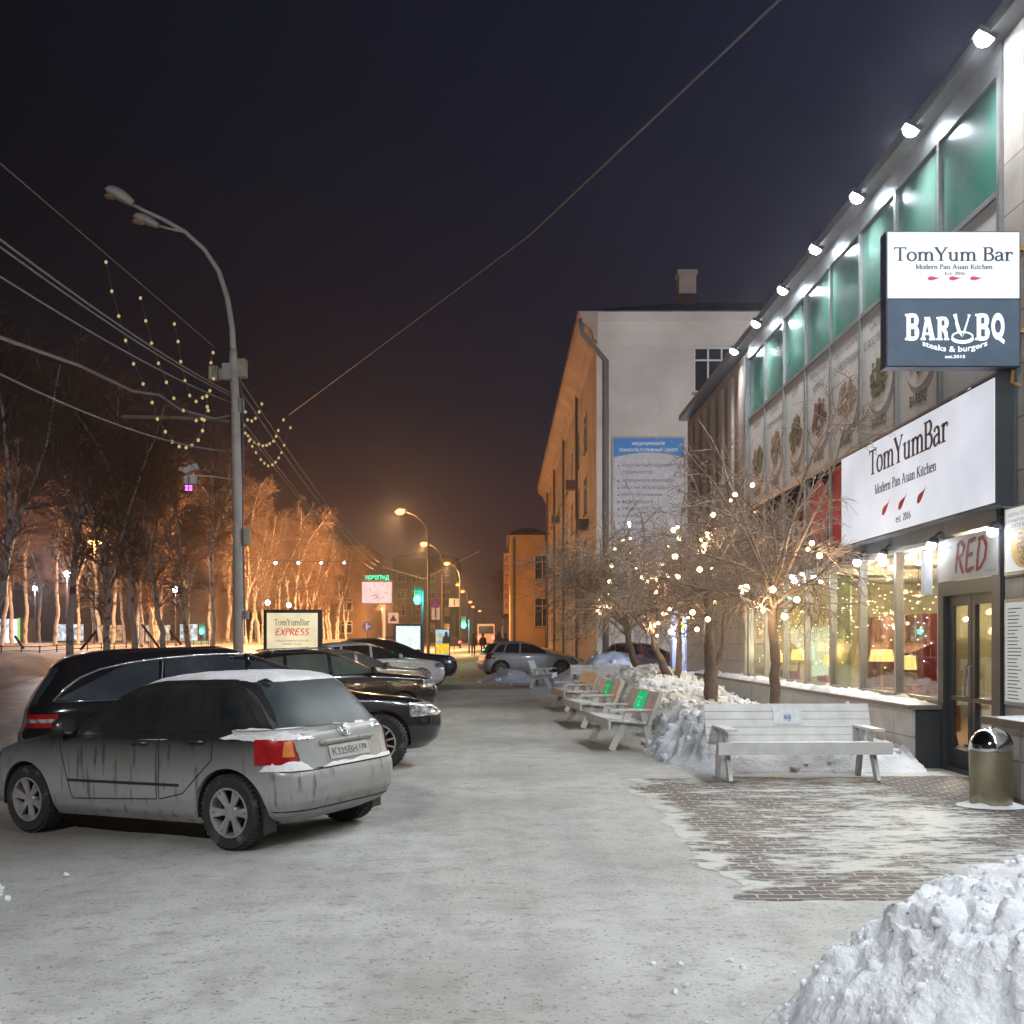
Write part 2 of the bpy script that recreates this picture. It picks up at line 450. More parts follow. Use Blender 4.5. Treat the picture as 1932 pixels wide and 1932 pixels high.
class Serif:
    """a small roman letter set drawn as strokes, cap height 1"""
    def __init__(s, T=0.13, t=0.045, sf=0.11, st=0.04): s.T, s.t, s.sf, s.st = T, t, sf, st
    def auto(s, pts):
        w = []
        for i in range(len(pts)):
            a = pts[max(i-1,0)]; b = pts[min(i+1,len(pts)-1)]
            d = math.hypot(b[0]-a[0], b[1]-a[1]) or 1
            w.append(s.t + (s.T-s.t)*(abs(b[1]-a[1])/d)**1.3)
        return w
    def glyph(s, c):
        v, f = [], []; T, t, sf, st = s.T, s.t, s.sf, s.st
        def S(pts, w=None): stroke(pts, w if w is not None else s.auto(pts), v, f)
        def stem(x, y0=0, y1=1, w=None, b=True, tp=True):
            S([(x,y0),(x,y1)], w or T)
            if b: S([(x-(w or T)/2-sf*.8,y0+st/2),(x+(w or T)/2+sf*.8,y0+st/2)], st)
            if tp is True: S([(x-(w or T)/2-sf*.8,y1-st/2),(x+(w or T)/2+sf*.8,y1-st/2)], st)
            elif tp == 'l': S([(x-(w or T)/2-sf,y1-st*1.6),(x,y1-st*.5)], [st*.8, st*1.6])
        xh = 0.66
        if c == 'T': stem(.42, tp=False); S([(.02,1-t/2),(.82,1-t/2)], t); S([(.04,.80),(.06,1)], [t*.6,t*1.5]); S([(.80,.80),(.78,1)], [t*.6,t*1.5]); W=.86
        elif c == 'o': S(arc(.33,xh/2,.27,xh/2-.02,90,450,28)); W=.68
        elif c in 'mnhru':
            x = .18
            stem(x, 0, 1 if c == 'h' else xh, tp='l', b=(c != 'u'))
            if c in 'nhm':
                S([(x,.42)]+arc(x+.21,.42,.19,.22,160,0,10)+[(x+.40,.3)]); stem(x+.40,0,.45,tp=False); W=.76
                if c == 'm': S([(x+.40,.42)]+arc(x+.61,.42,.19,.22,160,0,10)+[(x+.80,.3)]); stem(x+.80,0,.45,tp=False); W=1.14
            if c == 'r': S([(x,.40)]+arc(x+.22,.42,.2,.2,170,60,8)); S(arc(x+.32,.56,.05,.05,0,360,10), .07); W=.56
            if c == 'u':
                v.clear(); f.clear()
                stem(.17,.2,xh,tp='l',b=False); S([(.17,.3)]+arc(.36,.2,.19,.17,180,350,10)); stem(.57,0,xh,tp='l',b=False); S([(.57,.02),(.70,.02)], st); W=.76
        elif c == 'Y':
            S([(.10,1),(.44,.46)], T*1.05); S([(.80,1),(.47,.46)], t*1.3); S([(.45,.50),(.45,0)], T)
            for a, b_ in ((-.02,.26),(.66,.92)): S([(a,1-st/2),(b_,1-st/2)], st)
            S([(.28,st/2),(.62,st/2)], st); W=.90
        elif c == 'B':
            stem(.18); S([(.18,1-t/2),(.4,1-t/2)], t); S([(.4,1-t/2)]+arc(.4,.76,.23,.22,85,-85,12)+[(.4,.53)]); S([(.18,.53),(.42,.53)], t)
            S([(.42,.53)]+arc(.42,.275,.27,.25,85,-85,12)+[(.42,t/2)]); S([(.18,t/2),(.42,t/2)], t); W=.78
        elif c == 'P':
            stem(.18); S([(.18,1-t/2),(.4,1-t/2)], t); S([(.4,1-t/2)]+arc(.4,.74,.25,.24,85,-85,12)+[(.4,.5)]); S([(.18,.5),(.42,.5)], t); W=.72
        elif c == 'a':
            S(arc(.30,.46,.19,.18,165,0,10)+[(.49,.12),(.60,.02)]); S([(.49,.40),(.3,.36)]+arc(.24,.18,.15,.16,110,300,10)+[(.49,.12)]); W=.66
        elif c == 'M': stem(.14,w=t*1.3); stem(.92,w=T); S([(.14,1),(.53,.04)], T); S([(.53,.04),(.92,1)], t); W=1.10
        elif c == 'A': S([(.12,0),(.44,1)], t*1.2); S([(.44,1),(.80,0)], T); S([(.24,.34),(.66,.34)], t); S([(0,st/2),(.26,st/2)], st); S([(.64,st/2),(.94,st/2)], st); W=.94
        elif c == 'K': stem(.18); S([(.22,.42),(.74,1)], t*1.2); S([(.36,.56),(.78,0)], T); S([(.60,1-st/2),(.86,1-st/2)], st); S([(.64,st/2),(.94,st/2)], st); W=.94
        elif c == 'd': S(arc(.30,xh/2,.22,xh/2-.02,60,300,20)); stem(.52,0,1,tp='l',b=False); S([(.52,.02),(.65,.02)], st); W=.70
        elif c in 'ec':
            S(arc(.30,xh/2,.23,xh/2-.02,25 if c == 'c' else 5,320,20))
            if c == 'e': S([(.08,.37),(.53,.37)], t)
            W=.60
        elif c == 'i': stem(.15,0,xh,tp='l'); S(arc(.15,.86,.03,.03,0,360,8), .07); W=.34
        elif c == 't': S([(.18,.88),(.18,.12)]+arc(.27,.12,.09,.1,180,320,6), T*.9); S([(.04,xh-st/2),(.36,xh-st/2)], st); W=.42
        elif c == 's': S(arc(.25,.49,.15,.15,40,230,10)+arc(.25,.17,.16,.15,60,-140,10), T*.7); W=.52
        elif c == 'E': stem(.18); S([(.18,1-t/2),(.68,1-t/2)], t); S([(.18,.52),(.55,.52)], t); S([(.18,t/2),(.70,t/2)], t); S([(.68,.78),(.68,1)], t); S([(.70,.22),(.70,0)], t); W=.80
        elif c == '.': S(arc(.12,.06,.035,.035,0,360,8), .07); W=.26
        elif c == '2': S(arc(.3,.76,.2,.22,160,-40,12)+[(.1,.06)]); S([(.08,.05),(.54,.05)], .1); W=.62
        elif c == '0': S(arc(.3,.5,.22,.48,90,450,24)); W=.62
        elif c == '1': stem(.3,tp='l'); W=.55
        elif c == '6': S(arc(.31,.3,.21,.28,90,450,20)); S(arc(.52,.3,.42,.68,175,100,8)); W=.64
        else: W=.40
        return v, f, W
    def text(s, txt):
        V, Fc, x = [], [], 0
        for c in txt:
            v, f, W = s.glyph(c); o = len(V)
            V += [(p[0]+x, p[1]) for p in v]; Fc += [tuple(i+o for i in q) for q in f]; x += W
        return V, Fc

def zfix(mb, n, step=0.0003):
    """overlapping strokes of one letter set lie a hair apart"""
    n = Vector(n); mb.v = [tuple(Vector(p)) for p in mb.v]; out = []
    for k, fc in enumerate(mb.f):
        base = len(out)
        out.extend([tuple(Vector(mb.v[i]) + n*(step*(k % 7))) for i in fc]); mb.f[k] = tuple(range(base, base+len(fc)))
    mb.v = out; return mb

def chili(org, ex, ez, cx, cy, L, tilt=0.0, mb=None):
    pts = [(-.5,0),(-.42,.10),(-.30,.16),(-.12,.15),(.1,.08),(.3,.03),(.55,.06),(.3,-.04),(.1,-.10),(-.12,-.15),(-.30,-.15),(-.42,-.10)]
    c, s_ = math.cos(tilt), math.sin(tilt)
    v = [((p[0]*c-p[1]*s_)*L+cx, (p[0]*s_+p[1]*c)*L+cy) for p in pts]
    return put(v, [tuple(range(len(v)))], org, ex, ez, mb)

def brush(txt, slant=0.18):
    """hand-painted capitals for the painted signs, cap height 1"""
    V, Fc, x = [], [], 0
    G = {'R': ([[(.12,0),(.10,.5),(.14,1)], [(.02,.92),(.35,1.0),(.58,.82),(.48,.60),(.12,.46)], [(.26,.5),(.45,.2),(.66,-.06)]], .72),
         'E': ([[(.12,0),(.09,.5),(.14,1)], [(.10,.97),(.36,.98),(.60,1.03)], [(.10,.52),(.30,.52),(.50,.56)], [(.10,.02),(.36,.03),(.62,.10)]], .70),
         'D': ([[(.14,.0),(.12,.5),(.16,1)], [(.04,.98),(.38,1.0),(.62,.72),(.60,.34),(.36,.06),(.08,.0)]], .74),
         'X': ([[(.05,1),(.30,.5),(.60,-.05)], [(.62,1.02),(.34,.52),(.02,0)]], .68),
         'P': ([[(.12,-.05),(.10,.5),(.16,1)], [(.04,.95),(.36,1.0),(.58,.80),(.46,.56),(.14,.48)]], .64),
         'S': ([[(.56,.90),(.36,1.0),(.12,.86),(.16,.62),(.44,.48),(.56,.26),(.40,.02),(.06,.04)]], .64)}
    for c in txt:
        ps, W = G[c]
        for p in ps:
            q = []
            for i in range(len(p)-1):
                for k in range(4): a = k/4; q.append((p[i][0]*(1-a)+p[i+1][0]*a, p[i][1]*(1-a)+p[i+1][1]*a))
            q.append(p[-1])
            ws = [.115+.045*math.sin(3.1*i/len(q)+.4)+random.uniform(-.012,.012) for i in range(len(q))]
            v, f = [], []; stroke(q, ws, v, f); o = len(V)
            V += [(a+x+b*slant, b) for a, b in v]; Fc += [tuple(i+o for i in g) for g in f]
        x += W
    return V, Fc
# ================================================================== SETTING: ground, road, park
SNOWG = snow_ground_mat()
def sheet(name, xs, ys, zf, m, smooth=True):
    mb = MB(); mb.grid([[(x, y, zf(x, y)) for y in ys] for x in xs])
    o = mb.build(name, m, smooth=smooth); return structure(o)
def frange(a, b, st): 
    n = max(1, int(round((b-a)/st))); return [a+(b-a)*i/n for i in range(n+1)]
xs = [-7.2] + frange(-6.8, 5.6, 0.2) + [6.0, 8, 14, 30, 80]
ys = frange(-14, 2, 2) + frange(2.2, 24, 0.2)[0:] + frange(25, 60, 1)+ frange(65, 260, 15) + [420]
def gnd(x, y):
    a = 0.022 * (1 - smooth(0.2, 1.2, x)) * (1 - smooth(30, 60, y))
    return gz(x, y) + a * (noise.noise(Vector((x*1.3, y*0.9, 0))) + .5*noise.noise(Vector((x*3.1, y*2.7, 4)))) - 0.004
sheet('snow_pavement', xs, ys, gnd, SNOWG)
road_m = mat('brown road slush', (0.15, 0.095, 0.062), 0.5, col2=(0.40, 0.34, 0.29), scale=0.9, lo=0.45, hi=0.75, bump=0.5, bscale=6, detail=8)
sheet('road', [-20.6, -16, -12, -9, -7.2], frange(-14, 18, 4) + frange(22, 260, 14) + [420], lambda x, y: gz(x, y), road_m)
park_m = mat('park snow', (0.52, 0.50, 0.47), 0.7, col2=(0.33, 0.29, 0.26), scale=0.8, bump=0.6, bscale=3)
def parkz(x, y):
    return gz(x, y) + 1.05 * smooth(-20.6, -22.6, x) + 0.14 * noise.noise(Vector((x*.5, y*.4, 2))) * (1 if x < -20.7 else 0)
sheet('park_ground', [-260, -120, -70] + frange(-60, -24, 3) + frange(-23.5, -20.6, 0.4), frange(-14, 100, 1.5) + frange(110, 260, 20) + [420], parkz, park_m)

# brick paving by the door: a sheet of its own a few millimetres above the snow
PAV = paving_mat()
mb = MB(); bx = frange(1.3, 2.3, 0.02) + frange(2.35, 6.04, 0.05); by = frange(6.75, 13.75, 0.03)
mb.grid([[(x, y, 0.0) for y in by] for x in bx])
PAVE = mb
cv = []
for x in bx:
    for y in by:
        w = .18*noise.noise(Vector((x*1.7, y*1.1, 3)))
        c = .55*smooth(13.05, 13.5, y+w) + .05*(1-smooth(0, 1.6, abs(x-3.4-w*4)))*(1-smooth(0, 2.4, abs(y-9.2))) - .10*(1-smooth(1.7, 2.5, x)) - .10*(1-smooth(6.9, 7.4, y)) - .14*smooth(4.3, 5.3, x)
        e = 1.55 + .22*noise.noise(Vector((y*1.3, 0, 7))) + .10*noise.noise(Vector((y*5, 1, 7)))
        cv.append(c - .02 + .20*(1-smooth(0, .45, x-e+.25*noise.noise(Vector((x*5, y*5, 2))))))
nby = len(by)
def pave_ok(f_):
    for i in f_:
        x, y, z = PAVE.v[i]
        e = 1.55 + .22*noise.noise(Vector((y*1.3, 0, 7))) + .10*noise.noise(Vector((y*5, 1, 7))) + .05*noise.noise(Vector((y*19, x*3, 1)))
        if y > 13.02 + .10*noise.noise(Vector((x*3, 5, 7))) and x < 2.7: return False
        if x < e or y < 6.84 + .05*noise.noise(Vector((x*4, 2, 3))): return False
    return True
PAVE.f = [f_ for f_ in PAVE.f if pave_ok(f_)]
o = PAVE.build('brick_paving', PAV, smooth=True); structure(o)
at_ = o.data.attributes.new('cover', 'FLOAT', 'POINT'); at_.data.foreach_set('value', cv)

# ================================================================== the restaurant building
XF = 6.05
steel = mat('grey aluminium', (0.30, 0.31, 0.31), 0.38, 0.7, var=.15)
darkframe = mat('dark frame paint', (0.035, 0.04, 0.045), 0.45, var=.2)
beige = stone_mat('beige stone cladding', (0.50, 0.46, 0.41), (0.46, 0.42, 0.38), (0.16, 0.14, 0.13), 3.0, 0.62, .008)
greytile = stone_mat('grey plinth tiles', (0.46, 0.46, 0.44), (0.42, 0.42, 0.41), (0.16, 0.16, 0.16), 1.2, 0.42, .008)
brownwall = mat('brown cladding', (0.22, 0.17, 0.14), 0.7, col2=(0.16, 0.12, 0.10), scale=2)
peach = mat('peach plaster', (0.36, 0.29, 0.24), 0.8)
greywall = mat('grey render', (0.20, 0.195, 0.19), 0.8, scale=3)
greenglass = mat('green spandrel glass', (0.035, 0.16, 0.115), 0.22, 0.0, col2=(0.13, 0.19, 0.17), scale=1.1, spec=0.6, bump=.06, bscale=2.5)
snow_m = mat('fresh snow', (0.74, 0.75, 0.77), 0.75, col2=(0.55, 0.55, 0.55), scale=3.0, bump=0.7, bscale=22)
dirtysnow = mat('heaped snow', (0.68, 0.705, 0.75), 0.75, col2=(0.44, 0.43, 0.425), scale=2.0, lo=.48, hi=.78, bump=0.9, bscale=32)

rb = thing('restaurant_building', 'long two storey restaurant with green glass top band and big lit windows', 'building', (XF, 19, 0))
Y0, Y1, Y2 = 12.45, 25.2, 33.6
MU = [14.2 + 1.56*k for k in range(8)]          # mullions
MB().box(XF, 13, -8, Y0-.02, 0, 8.95).build('stone_wall', beige, rb, True)
MB().box(XF+.02, 13, Y1+.02, Y2, 3.2, 8.9).build('rear_wall', brownwall, rb, True)
mb = MB()
for k in range(7): mb.box(XF-.06, XF+.015, Y1+.5+k*1.15, Y1+.5+k*1.15+.38, 3.25, 8.6)
mb.build('pilaster_strips', peach, rb, True)
MB().box(XF-.02, 13, Y1+.02, Y2, 0, 3.2).build('tile_wall', greytile, rb, True)
MB().box(XF-.25, 13.1, -8, Y2+.1, 8.95, 9.12).box(XF-.02, 13, Y0, Y1, 8.66, 8.95).build('parapet', steel, rb, True)
MB().box(7.2, 13, Y0, Y1, 3.42, 8.66).build('inner_wall', greywall, rb, True)
MB().box(XF-.1, XF+.1, Y1-.06, Y1+.14, 0, 8.66).build('corner_post', steel, rb, True)
# frame of the glass front
mb = MB()
for y in MU: mb.box(XF-.05, XF+.07, y-.035, y+.035, 3.42, 8.66)
mb.box(XF-.05, XF+.07, Y0-.01, Y0+.07, 3.42, 8.66)
for z in (8.58, 7.12, 4.92): 
    ys_ = [Y0+.07] + MU
    for a, b in zip(ys_[:-1], ys_[1:]): mb.box(XF-.045, XF+.068, a+.035 if a != Y0+.07 else a, b-.035, z, z+.075)
mb.build('facade_frame', steel, rb, True)
ylist = [Y0+.07] + MU
for k, (a, b) in enumerate(zip(ylist[:-1], ylist[1:])):
    MB().box(XF+.0, XF+.02, a+.036, b-.036, 7.195, 8.58).build('green_panel', greenglass, rb, True)
transom = glassmat('smoked glass', (0.45, 0.36, 0.28), 0.08)
for k, (a, b) in enumerate(zip(ylist[:-1], ylist[1:])):
    MB().box(XF+.0, XF+.015, a+.036, b-.036, 3.425, 4.918).build('transom_pane', transom, rb, True)
# red graphics seen behind the transom glass
redp = mat('red poster', (0.45, 0.02, 0.03), 0.6)
mb = MB().box(XF-.006, XF-.002, 17.37, 18.84, 3.5, 4.88)
mb.lathe([(.60, XF-.007), (.60, XF-.002)], (0, 19.66, 4.2), 'x', 28)
mb.build('red_graphic', redp, rb, True)
warmsign = emat('amber letters', (1, .55, .12), 3.0)
sans('ОТКРЫТО', (XF-.06, 24.4, 3.9), (0,-1,0), (0,0,1), 0, 0, w=.9, h=.17, bold=.02).build('amber_lettering', warmsign, rb, True)
# beam over the shop windows
MB().box(XF-.08, 6.6, Y0, Y1, 3.14, 3.42).build('beam', darkframe, rb, True)
# shop windows
mb = MB()
for y in MU: mb.box(XF-.04, XF+.08, y-.04, y+.04, 0.94, 3.14)
for a, b in zip(MU[:-1], MU[1:]): mb.box(XF-.035, XF+.075, a+.04, b-.04, 0.86, 0.95); mb.box(XF-.035, XF+.075, a+.04, b-.04, 3.08, 3.14)
mb.build('shop_window_frame', steel, rb, True)
pane = glassmat('shop glass', (.97, .97, .95), 0.06, 0.015)
for a, b in zip(MU[:-1], MU[1:]):
    MB().box(XF+.01, XF+.022, a+.04, b-.04, 0.95, 3.08).build('shop_window', pane, rb, True)
# room behind
olive = mat('olive interior plaster', (0.40, 0.37, 0.22), 0.8, col2=(.30,.27,.16), scale=1)
floorm = mat('interior floor', (0.22, 0.13, 0.08), 0.4)
MB().box(10.2, 10.4, Y0, Y1, 0.1, 3.14).box(6.6, 10.2, Y1-.1, Y1-.01, .1, 3.14).build('interior_wall', olive, rb, True)
MB().box(XF+.1, 10.2, Y0, Y1, 0.0, 0.1).build('interior_floor', floorm, rb, True)
MB().box(6.6, 10.4, Y0, Y1, 3.16, 3.40).build('interior_ceiling', mat('interior ceiling', (.5,.47,.40), .8), rb, True)
redcol = mat('red interior curtain', (0.42, 0.03, 0.025), 0.8)
brownc = mat('dark brown drape', (0.11, 0.045, 0.03), 0.8, var=.5, scale=4)
def drape(x, y0, y1, z0, z1, n=26, amp=.05):
    P = [[(x+amp*math.sin(i*1.7), y0+(y1-y0)*i/n, z) for z in (z0, z1)] for i in range(n+1)]
    return MB().slab(P, (.02, 0, 0))
drape(6.95, 16.1, 16.9, .12, 2.18).build('red_curtain', redcol, rb, True)
drape(8.6, 21.0, 24.2, .12, 2.3, 60).build('brown_drape', brownc, rb, True)
drape(9.0, 16.0, 18.4, .12, 2.4, 30).build('brown_drape', brownc, rb, True)
greenc = mat('green interior column', (0.19, 0.24, 0.11), 0.7)
MB().lathe([(.20, .1), (.20, 3.1)], (7.35, 22.3, 0), 'z', 20).build('interior_column', greenc, rb, True, smooth=True, angle=40)
MB().box(7.42, 8.0, 25.02, 25.09, .9, 2.1).build('lit_niche', emat('lit niche', (.72, .95, .70), .75, True), rb, True)
# low ledge in front of the windows, and the one right of the door
slabm = mat('ledge slab', (0.16, 0.15, 0.145), 0.6, bump=.2)
MB().box(5.62, XF-.05, 14.12, 30.4, 0, .80).build('window_plinth', greytile, rb, True)
MB().box(5.66, XF-.05, 14.10, 14.117, 0, .80).build('plinth_end', darkframe, rb, True)
MB().box(5.54, XF-.055, 14.04, 30.5, .803, .86).build('window_ledge', slabm, rb, True)
MB().box(5.62, XF-.003, -6, 11.75, 0, .78).build('stone_plinth', greytile, rb, True)
MB().box(5.50, XF-.003, -6, 11.85, .783, .87).build('stone_ledge', slabm, rb, True)
def snowstrip(name, x0, x1, y0, y1, z, h, seed, parent, n=None):
    n = n or int((y1-y0)/.09); m_ = 7; P = []
    for i in range(n+1):
        r = []
        for j in range(m_+1):
            a, b = i/n, j/m_
            e = min(1, 6*b, 6*(1-b), 12*a, 12*(1-a))
            x = x0+(x1-x0)*b; y = y0+(y1-y0)*a
            hh = h*e**.5*max(.05, (.55+.9*noise.noise(Vector((x*3, y*1.6, seed)))+.5*noise.noise(Vector((x*9, y*6, seed)))))
            r.append((x, y, z+hh))
        P.append(r)
    return MB().slab(P, (0, 0, -.001) if False else (0,0,-.0)) if False else MB().grid(P)
snowstrip('s', 5.56, 6.0, 14.1, 30.4, .858, .11, 1, rb).build('ledge_snow', snow_m, rb, True, smooth=True)
snowstrip('s', 5.52, 6.03, 8, 11.8, .868, .04, 2, rb).build('ledge_snow', snow_m, rb, True, smooth=True)
# door bay
MB().box(XF-.06, XF+.10, 12.40, 12.62, 0, 3.42).box(XF-.06, XF+.10, 14.0, 14.16, 0, 3.42).box(XF-.06, XF+.10, 12.62, 14.0, 2.34, 2.52).box(XF-.06,XF+.1,12.62,14.0,0,.06).build('door_frame', darkframe, rb, True)
redleaf = mat('door inner red panel', (.30, .05, .04), .6)
for y0, y1, hs in ((12.64, 13.30, 1), (13.32, 13.98, -1)):
    mb = MB(); x0, x1 = XF+.01, XF+.07
    mb.box(x0, x1, y0, y0+.09, .07, 2.33); mb.box(x0, x1, y1-.09, y1, .07, 2.33); mb.box(x0, x1, y0+.09, y1-.09, 2.2, 2.33); mb.box(x0, x1, y0+.09, y1-.09, .07, .30); mb.box(x0, x1, y0+.09, y1-.09, .94, 1.0)
    d = mb.build('door', darkframe, rb, True)
    MB().box(x0+.025, x0+.035, y0+.09, y1-.09, 1.0, 2.2).box(x0+.025, x0+.035, y0+.09, y1-.09, .30, .94).build('glass', pane, d)
    yh = y1-.05 if hs > 0 else y0+.05
    MB().tube([(x0-.02, yh, 1.0), (x0-.06, yh, 1.02), (x0-.06, yh, 1.4), (x0-.02, yh, 1.42)], .014, 8).build('handle', steel, d, smooth=True)
MB().box(7.6, 7.65, 12.5, 14.1, 0.1, 3.14).build('lobby_wall', mat('lobby wall', (.26, .07, .055), .6), rb, True)
MB().box(7.3, 7.42, 13.5, 13.85, .1, 2.3).build('lobby_panel', redleaf, rb, True)
mb = MB()
for z in (.75, 1.05): mb.tube([(7.0, 12.6, z), (7.0, 13.2, z)], .02, 6)
for y in (12.6, 12.9, 13.2): mb.tube([(7.0, y, .1), (7.0, y, 1.05)], .02, 6)
mb.build('lobby_rail', darkframe, rb, True)

# ------------------------------------------------------------------ roof floodlights (lit row, continued unseen past the near corner to light the foreground)
LIT = emat('floodlight glass', (0.80, 0.90, 1.0), 130.0)
housing = mat('lamp housing', (0.12, 0.12, 0.13), 0.5, 0.5)
FLOODS = []
for k in range(-8, 7):
    y = 12.35 + 2.2*k
    t = thing('floodlight', ['nearest roof floodlight above the stone wall', ''][0] if False else 'roof floodlight', 'floodlight', (5.75, y, 8.9), group='floodlights on arms along the roof edge')
    FLOODS.append((t, y))
    MB().tube([(5.86, y, 8.98), (6.0, y, 9.04), (6.32, y, 9.135)], .018, 6).build('arm', steel, t, True, smooth=True)
    M = Matrix.Translation((5.75, y, 8.9)) @ Matrix.Rotation(RAD(28), 4, 'Y')
    MB().box(-.12, .12, -.10, .10, .03, .10).xf(M).build('housing', housing, t, True)
    MB().lathe([(.02, -.045), (.07, -.03), (.095, .0), (.10, .028)], (0,0,0), 'z', 18).xf(M).build('lens', LIT, t, True, smooth=True)
    lamp('flood_lamp', 'SPOT', (5.72, y, 8.84), 455, (.95, .985, 1.0), t, True, .12, aim=(1.3, y, 0), cone=150, blend=.75)
for t, y in FLOODS:
    if y < 11: t['label'] = 'unseen roof floodlight above the plain stone wall, continuing the row for more light'
    elif y < 13: t['label'] = 'biggest roof floodlight, nearest of the row, above the stone corner pillar'
    else:
        i = int(round((y-14.55)/2.2))
        t['label'] = ['second roof floodlight from the near corner, above the widest green panes', 'third roof floodlight from the near corner, left of the hanging sign top', 'fourth roof floodlight of the row, in the middle between near and far ends', 'third roof floodlight from the far end of the row', 'second roof floodlight from the far end, in front of the white gable roof', 'smallest roof floodlight, last of the row, in front of the white gable window'][i]

# small bright downlights under the sign beam
def downlight(y, label, e=16, x=5.88, z=3.06):
    t = thing('downlight', label, 'wall lamp', (x, y, z), group='bright small lamps under the sign beam')
    MB().tube([(x, y, z+.07), (x+.05, y, z+.13), (XF-.08, y, z+.15)], .014, 6).build('arm', darkframe, t, True)
    MB().lathe([(.045, .09), (.075, .03), (.07, .0)], (x, y, z), 'z', 14).build('lamp_shade', housing, t, True, smooth=True)
    MB().ball((x-.03, y, z-.03), .066, 10, 6).build('bulb', emat('cold bulb', (.80, .88, 1.0), 30), t, True, smooth=True)
    lamp('downlight_lamp', 'POINT', (x-.16, y, z-.12), e, (.86, .92, 1.0), t, True, .06)
downlight(16.97, 'bright downlight below the left lower corner of the big white restaurant sign')
downlight(15.87, 'bright downlight below the middle of the big white restaurant sign, second of the close pair')
downlight(14.05, 'bright downlight over the hanging pleated white banner left of the door', 5)
downlight(12.30, 'bright downlight over the red lettered door sign, near the dish poster', 4)
downlight(20.7, 'small downlight glowing through twigs right of the near lit tree trunk', 14)
downlight(22.1, 'small downlight glowing through twigs directly above the near lit tree trunk', 14)

# ------------------------------------------------------------------ interior lamps and light
shade_m = emat('lamp shade fabric', (1, .68, .22), 1.9, True)
brass = mat('lamp brass', (.45, .33, .15), .35, .8)
def table_lamp(x, y, z, s, label, h=1.0):
    t = thing('standing_lamp', label, 'lamp', (x, y, .1), group='shaded lamps behind the restaurant windows')
    MB().lathe([(.17, .1), (.16, .13), (.03, .15), (.022, z-.05)], (x, y, 0), 'z', 14).build('stem', brass, t, True, smooth=True, angle=40)
    MB().lathe([(.30*s, z-.0), (.24*s, z+.40*h*s)], (x, y, 0), 'z', 24).build('lamp_shade', shade_m, t, True, smooth=True, angle=40)
    lamp('shade_lamp', 'POINT', (x, y, z+.6*s), 24, (1, .80, .50), t, True, .15)
table_lamp(7.0, 19.0, 1.37, .76, 'wide pleated yellow lampshade on a tall stem, in the second window from the door', .72)
table_lamp(6.72, 17.0, 1.27, .38, 'small yellow lampshade on a brass stem, in the window nearest the door', 1.5)
table_lamp(7.0, 22.0, 1.23, .46, 'yellow lampshade low behind the window with the bright green niche', 1.2)
table_lamp(7.0, 24.3, 1.31, .62, 'wide yellow lampshade just right of the near lit tree trunk', 1.0)
table_lamp(6.5, 24.1, 1.26, .42, 'partly hidden yellow lampshade just left of the near lit tree trunk', 1.3)
for i, y in enumerate((14.6, 17.2, 19.8, 22.6)):
    t = thing('pendant_lamp', ['pendant lamp hanging inside the window beside the door', 'pendant lamp hanging over the brown drape inside', 'pendant lamp hanging by the green column inside', 'pendant lamp hanging inside the far end windows'][i], 'pendant lamp', (8.0, y, 3.1), group='pendant lamps inside the restaurant')
    MB().tube([(8.0, y, 3.15), (8.0, y, 2.75)], .008, 5).build('cord', darkframe, t, True)
    MB().lathe([(.03, 2.78), (.13, 2.62), (.12, 2.62), (.02, 2.76)], (8.0, y, 0), 'z', 14).build('lamp_shade', brass, t, True, smooth=True)
    MB().ball((8.0, y, 2.64), .05, 8, 5).build('bulb', emat('warm bulb', (1, .72, .35), 14), t, True, smooth=True)
    lamp('pendant_light', 'POINT', (8.0, y, 2.50), 250, (1, .84, .55), t, True, .12)
lamp('lobby_light', 'POINT', (6.9, 13.2, 2.9), 60, (1, .70, .45), rb, True, .1)

# fairy lights hung as curtains inside each pane
wb = emat('fairy bulb warm', (1, .74, .32), 9.0); bb = emat('fairy bulb blue', (.55, .58, 1), 9.0)
wire_m = mat('thin dark wire', (.05, .05, .05), .6)
proto = {}
for i, (a, b) in enumerate(zip(MU[:-1], MU[1:])):
    names = ['beside the door', 'with the widest lampshade', 'in front of the green column', 'with the bright green niche', 'behind the near lit tree', 'left of the near lit tree', 'at the far end of the window row']
    t = thing('fairy_light_curtain', 'curtain of tiny fairy lights inside the pane ' + names[i], 'fairy lights', (XF+.16, (a+b)/2, 3.05), group='fairy light curtains in the restaurant windows')
    mb = MB(); R = random.Random(i)
    pts = []
    for k in range(6):
        y = a+.15+(b-a-.3)*k/5
        mb.tube([(XF+.16, y, 3.06), (XF+.16, y, 1.25)], .0025, 3, cap=False)
        for q in range(7):
            if R.random() < .6: pts.append((XF+.145, y+R.uniform(-.03, .03), 1.25+1.75*R.random()))
    for k in range(14):
        u = k/13; pts.append((XF+.145, a+.1+(b-a-.2)*u, 2.15+.22*math.sin(u*7+i)+.06*R.random()))
    mb.build('wire', wire_m, t, True)
    for p in pts:
        blue = i < 2 and p[2] < 2.1 and R.random() < .55
        key = 'b' if blue else 'w'
        if key not in proto:
            proto[key] = MB().ball((0,0,0), .0095, 6, 4).build('bulb', bb if blue else wb, t)
            o = proto[key]
        else:
            o = proto[key].copy(); COL.objects.link(o); o.parent = t
        o.location = Vector(p) - t.location

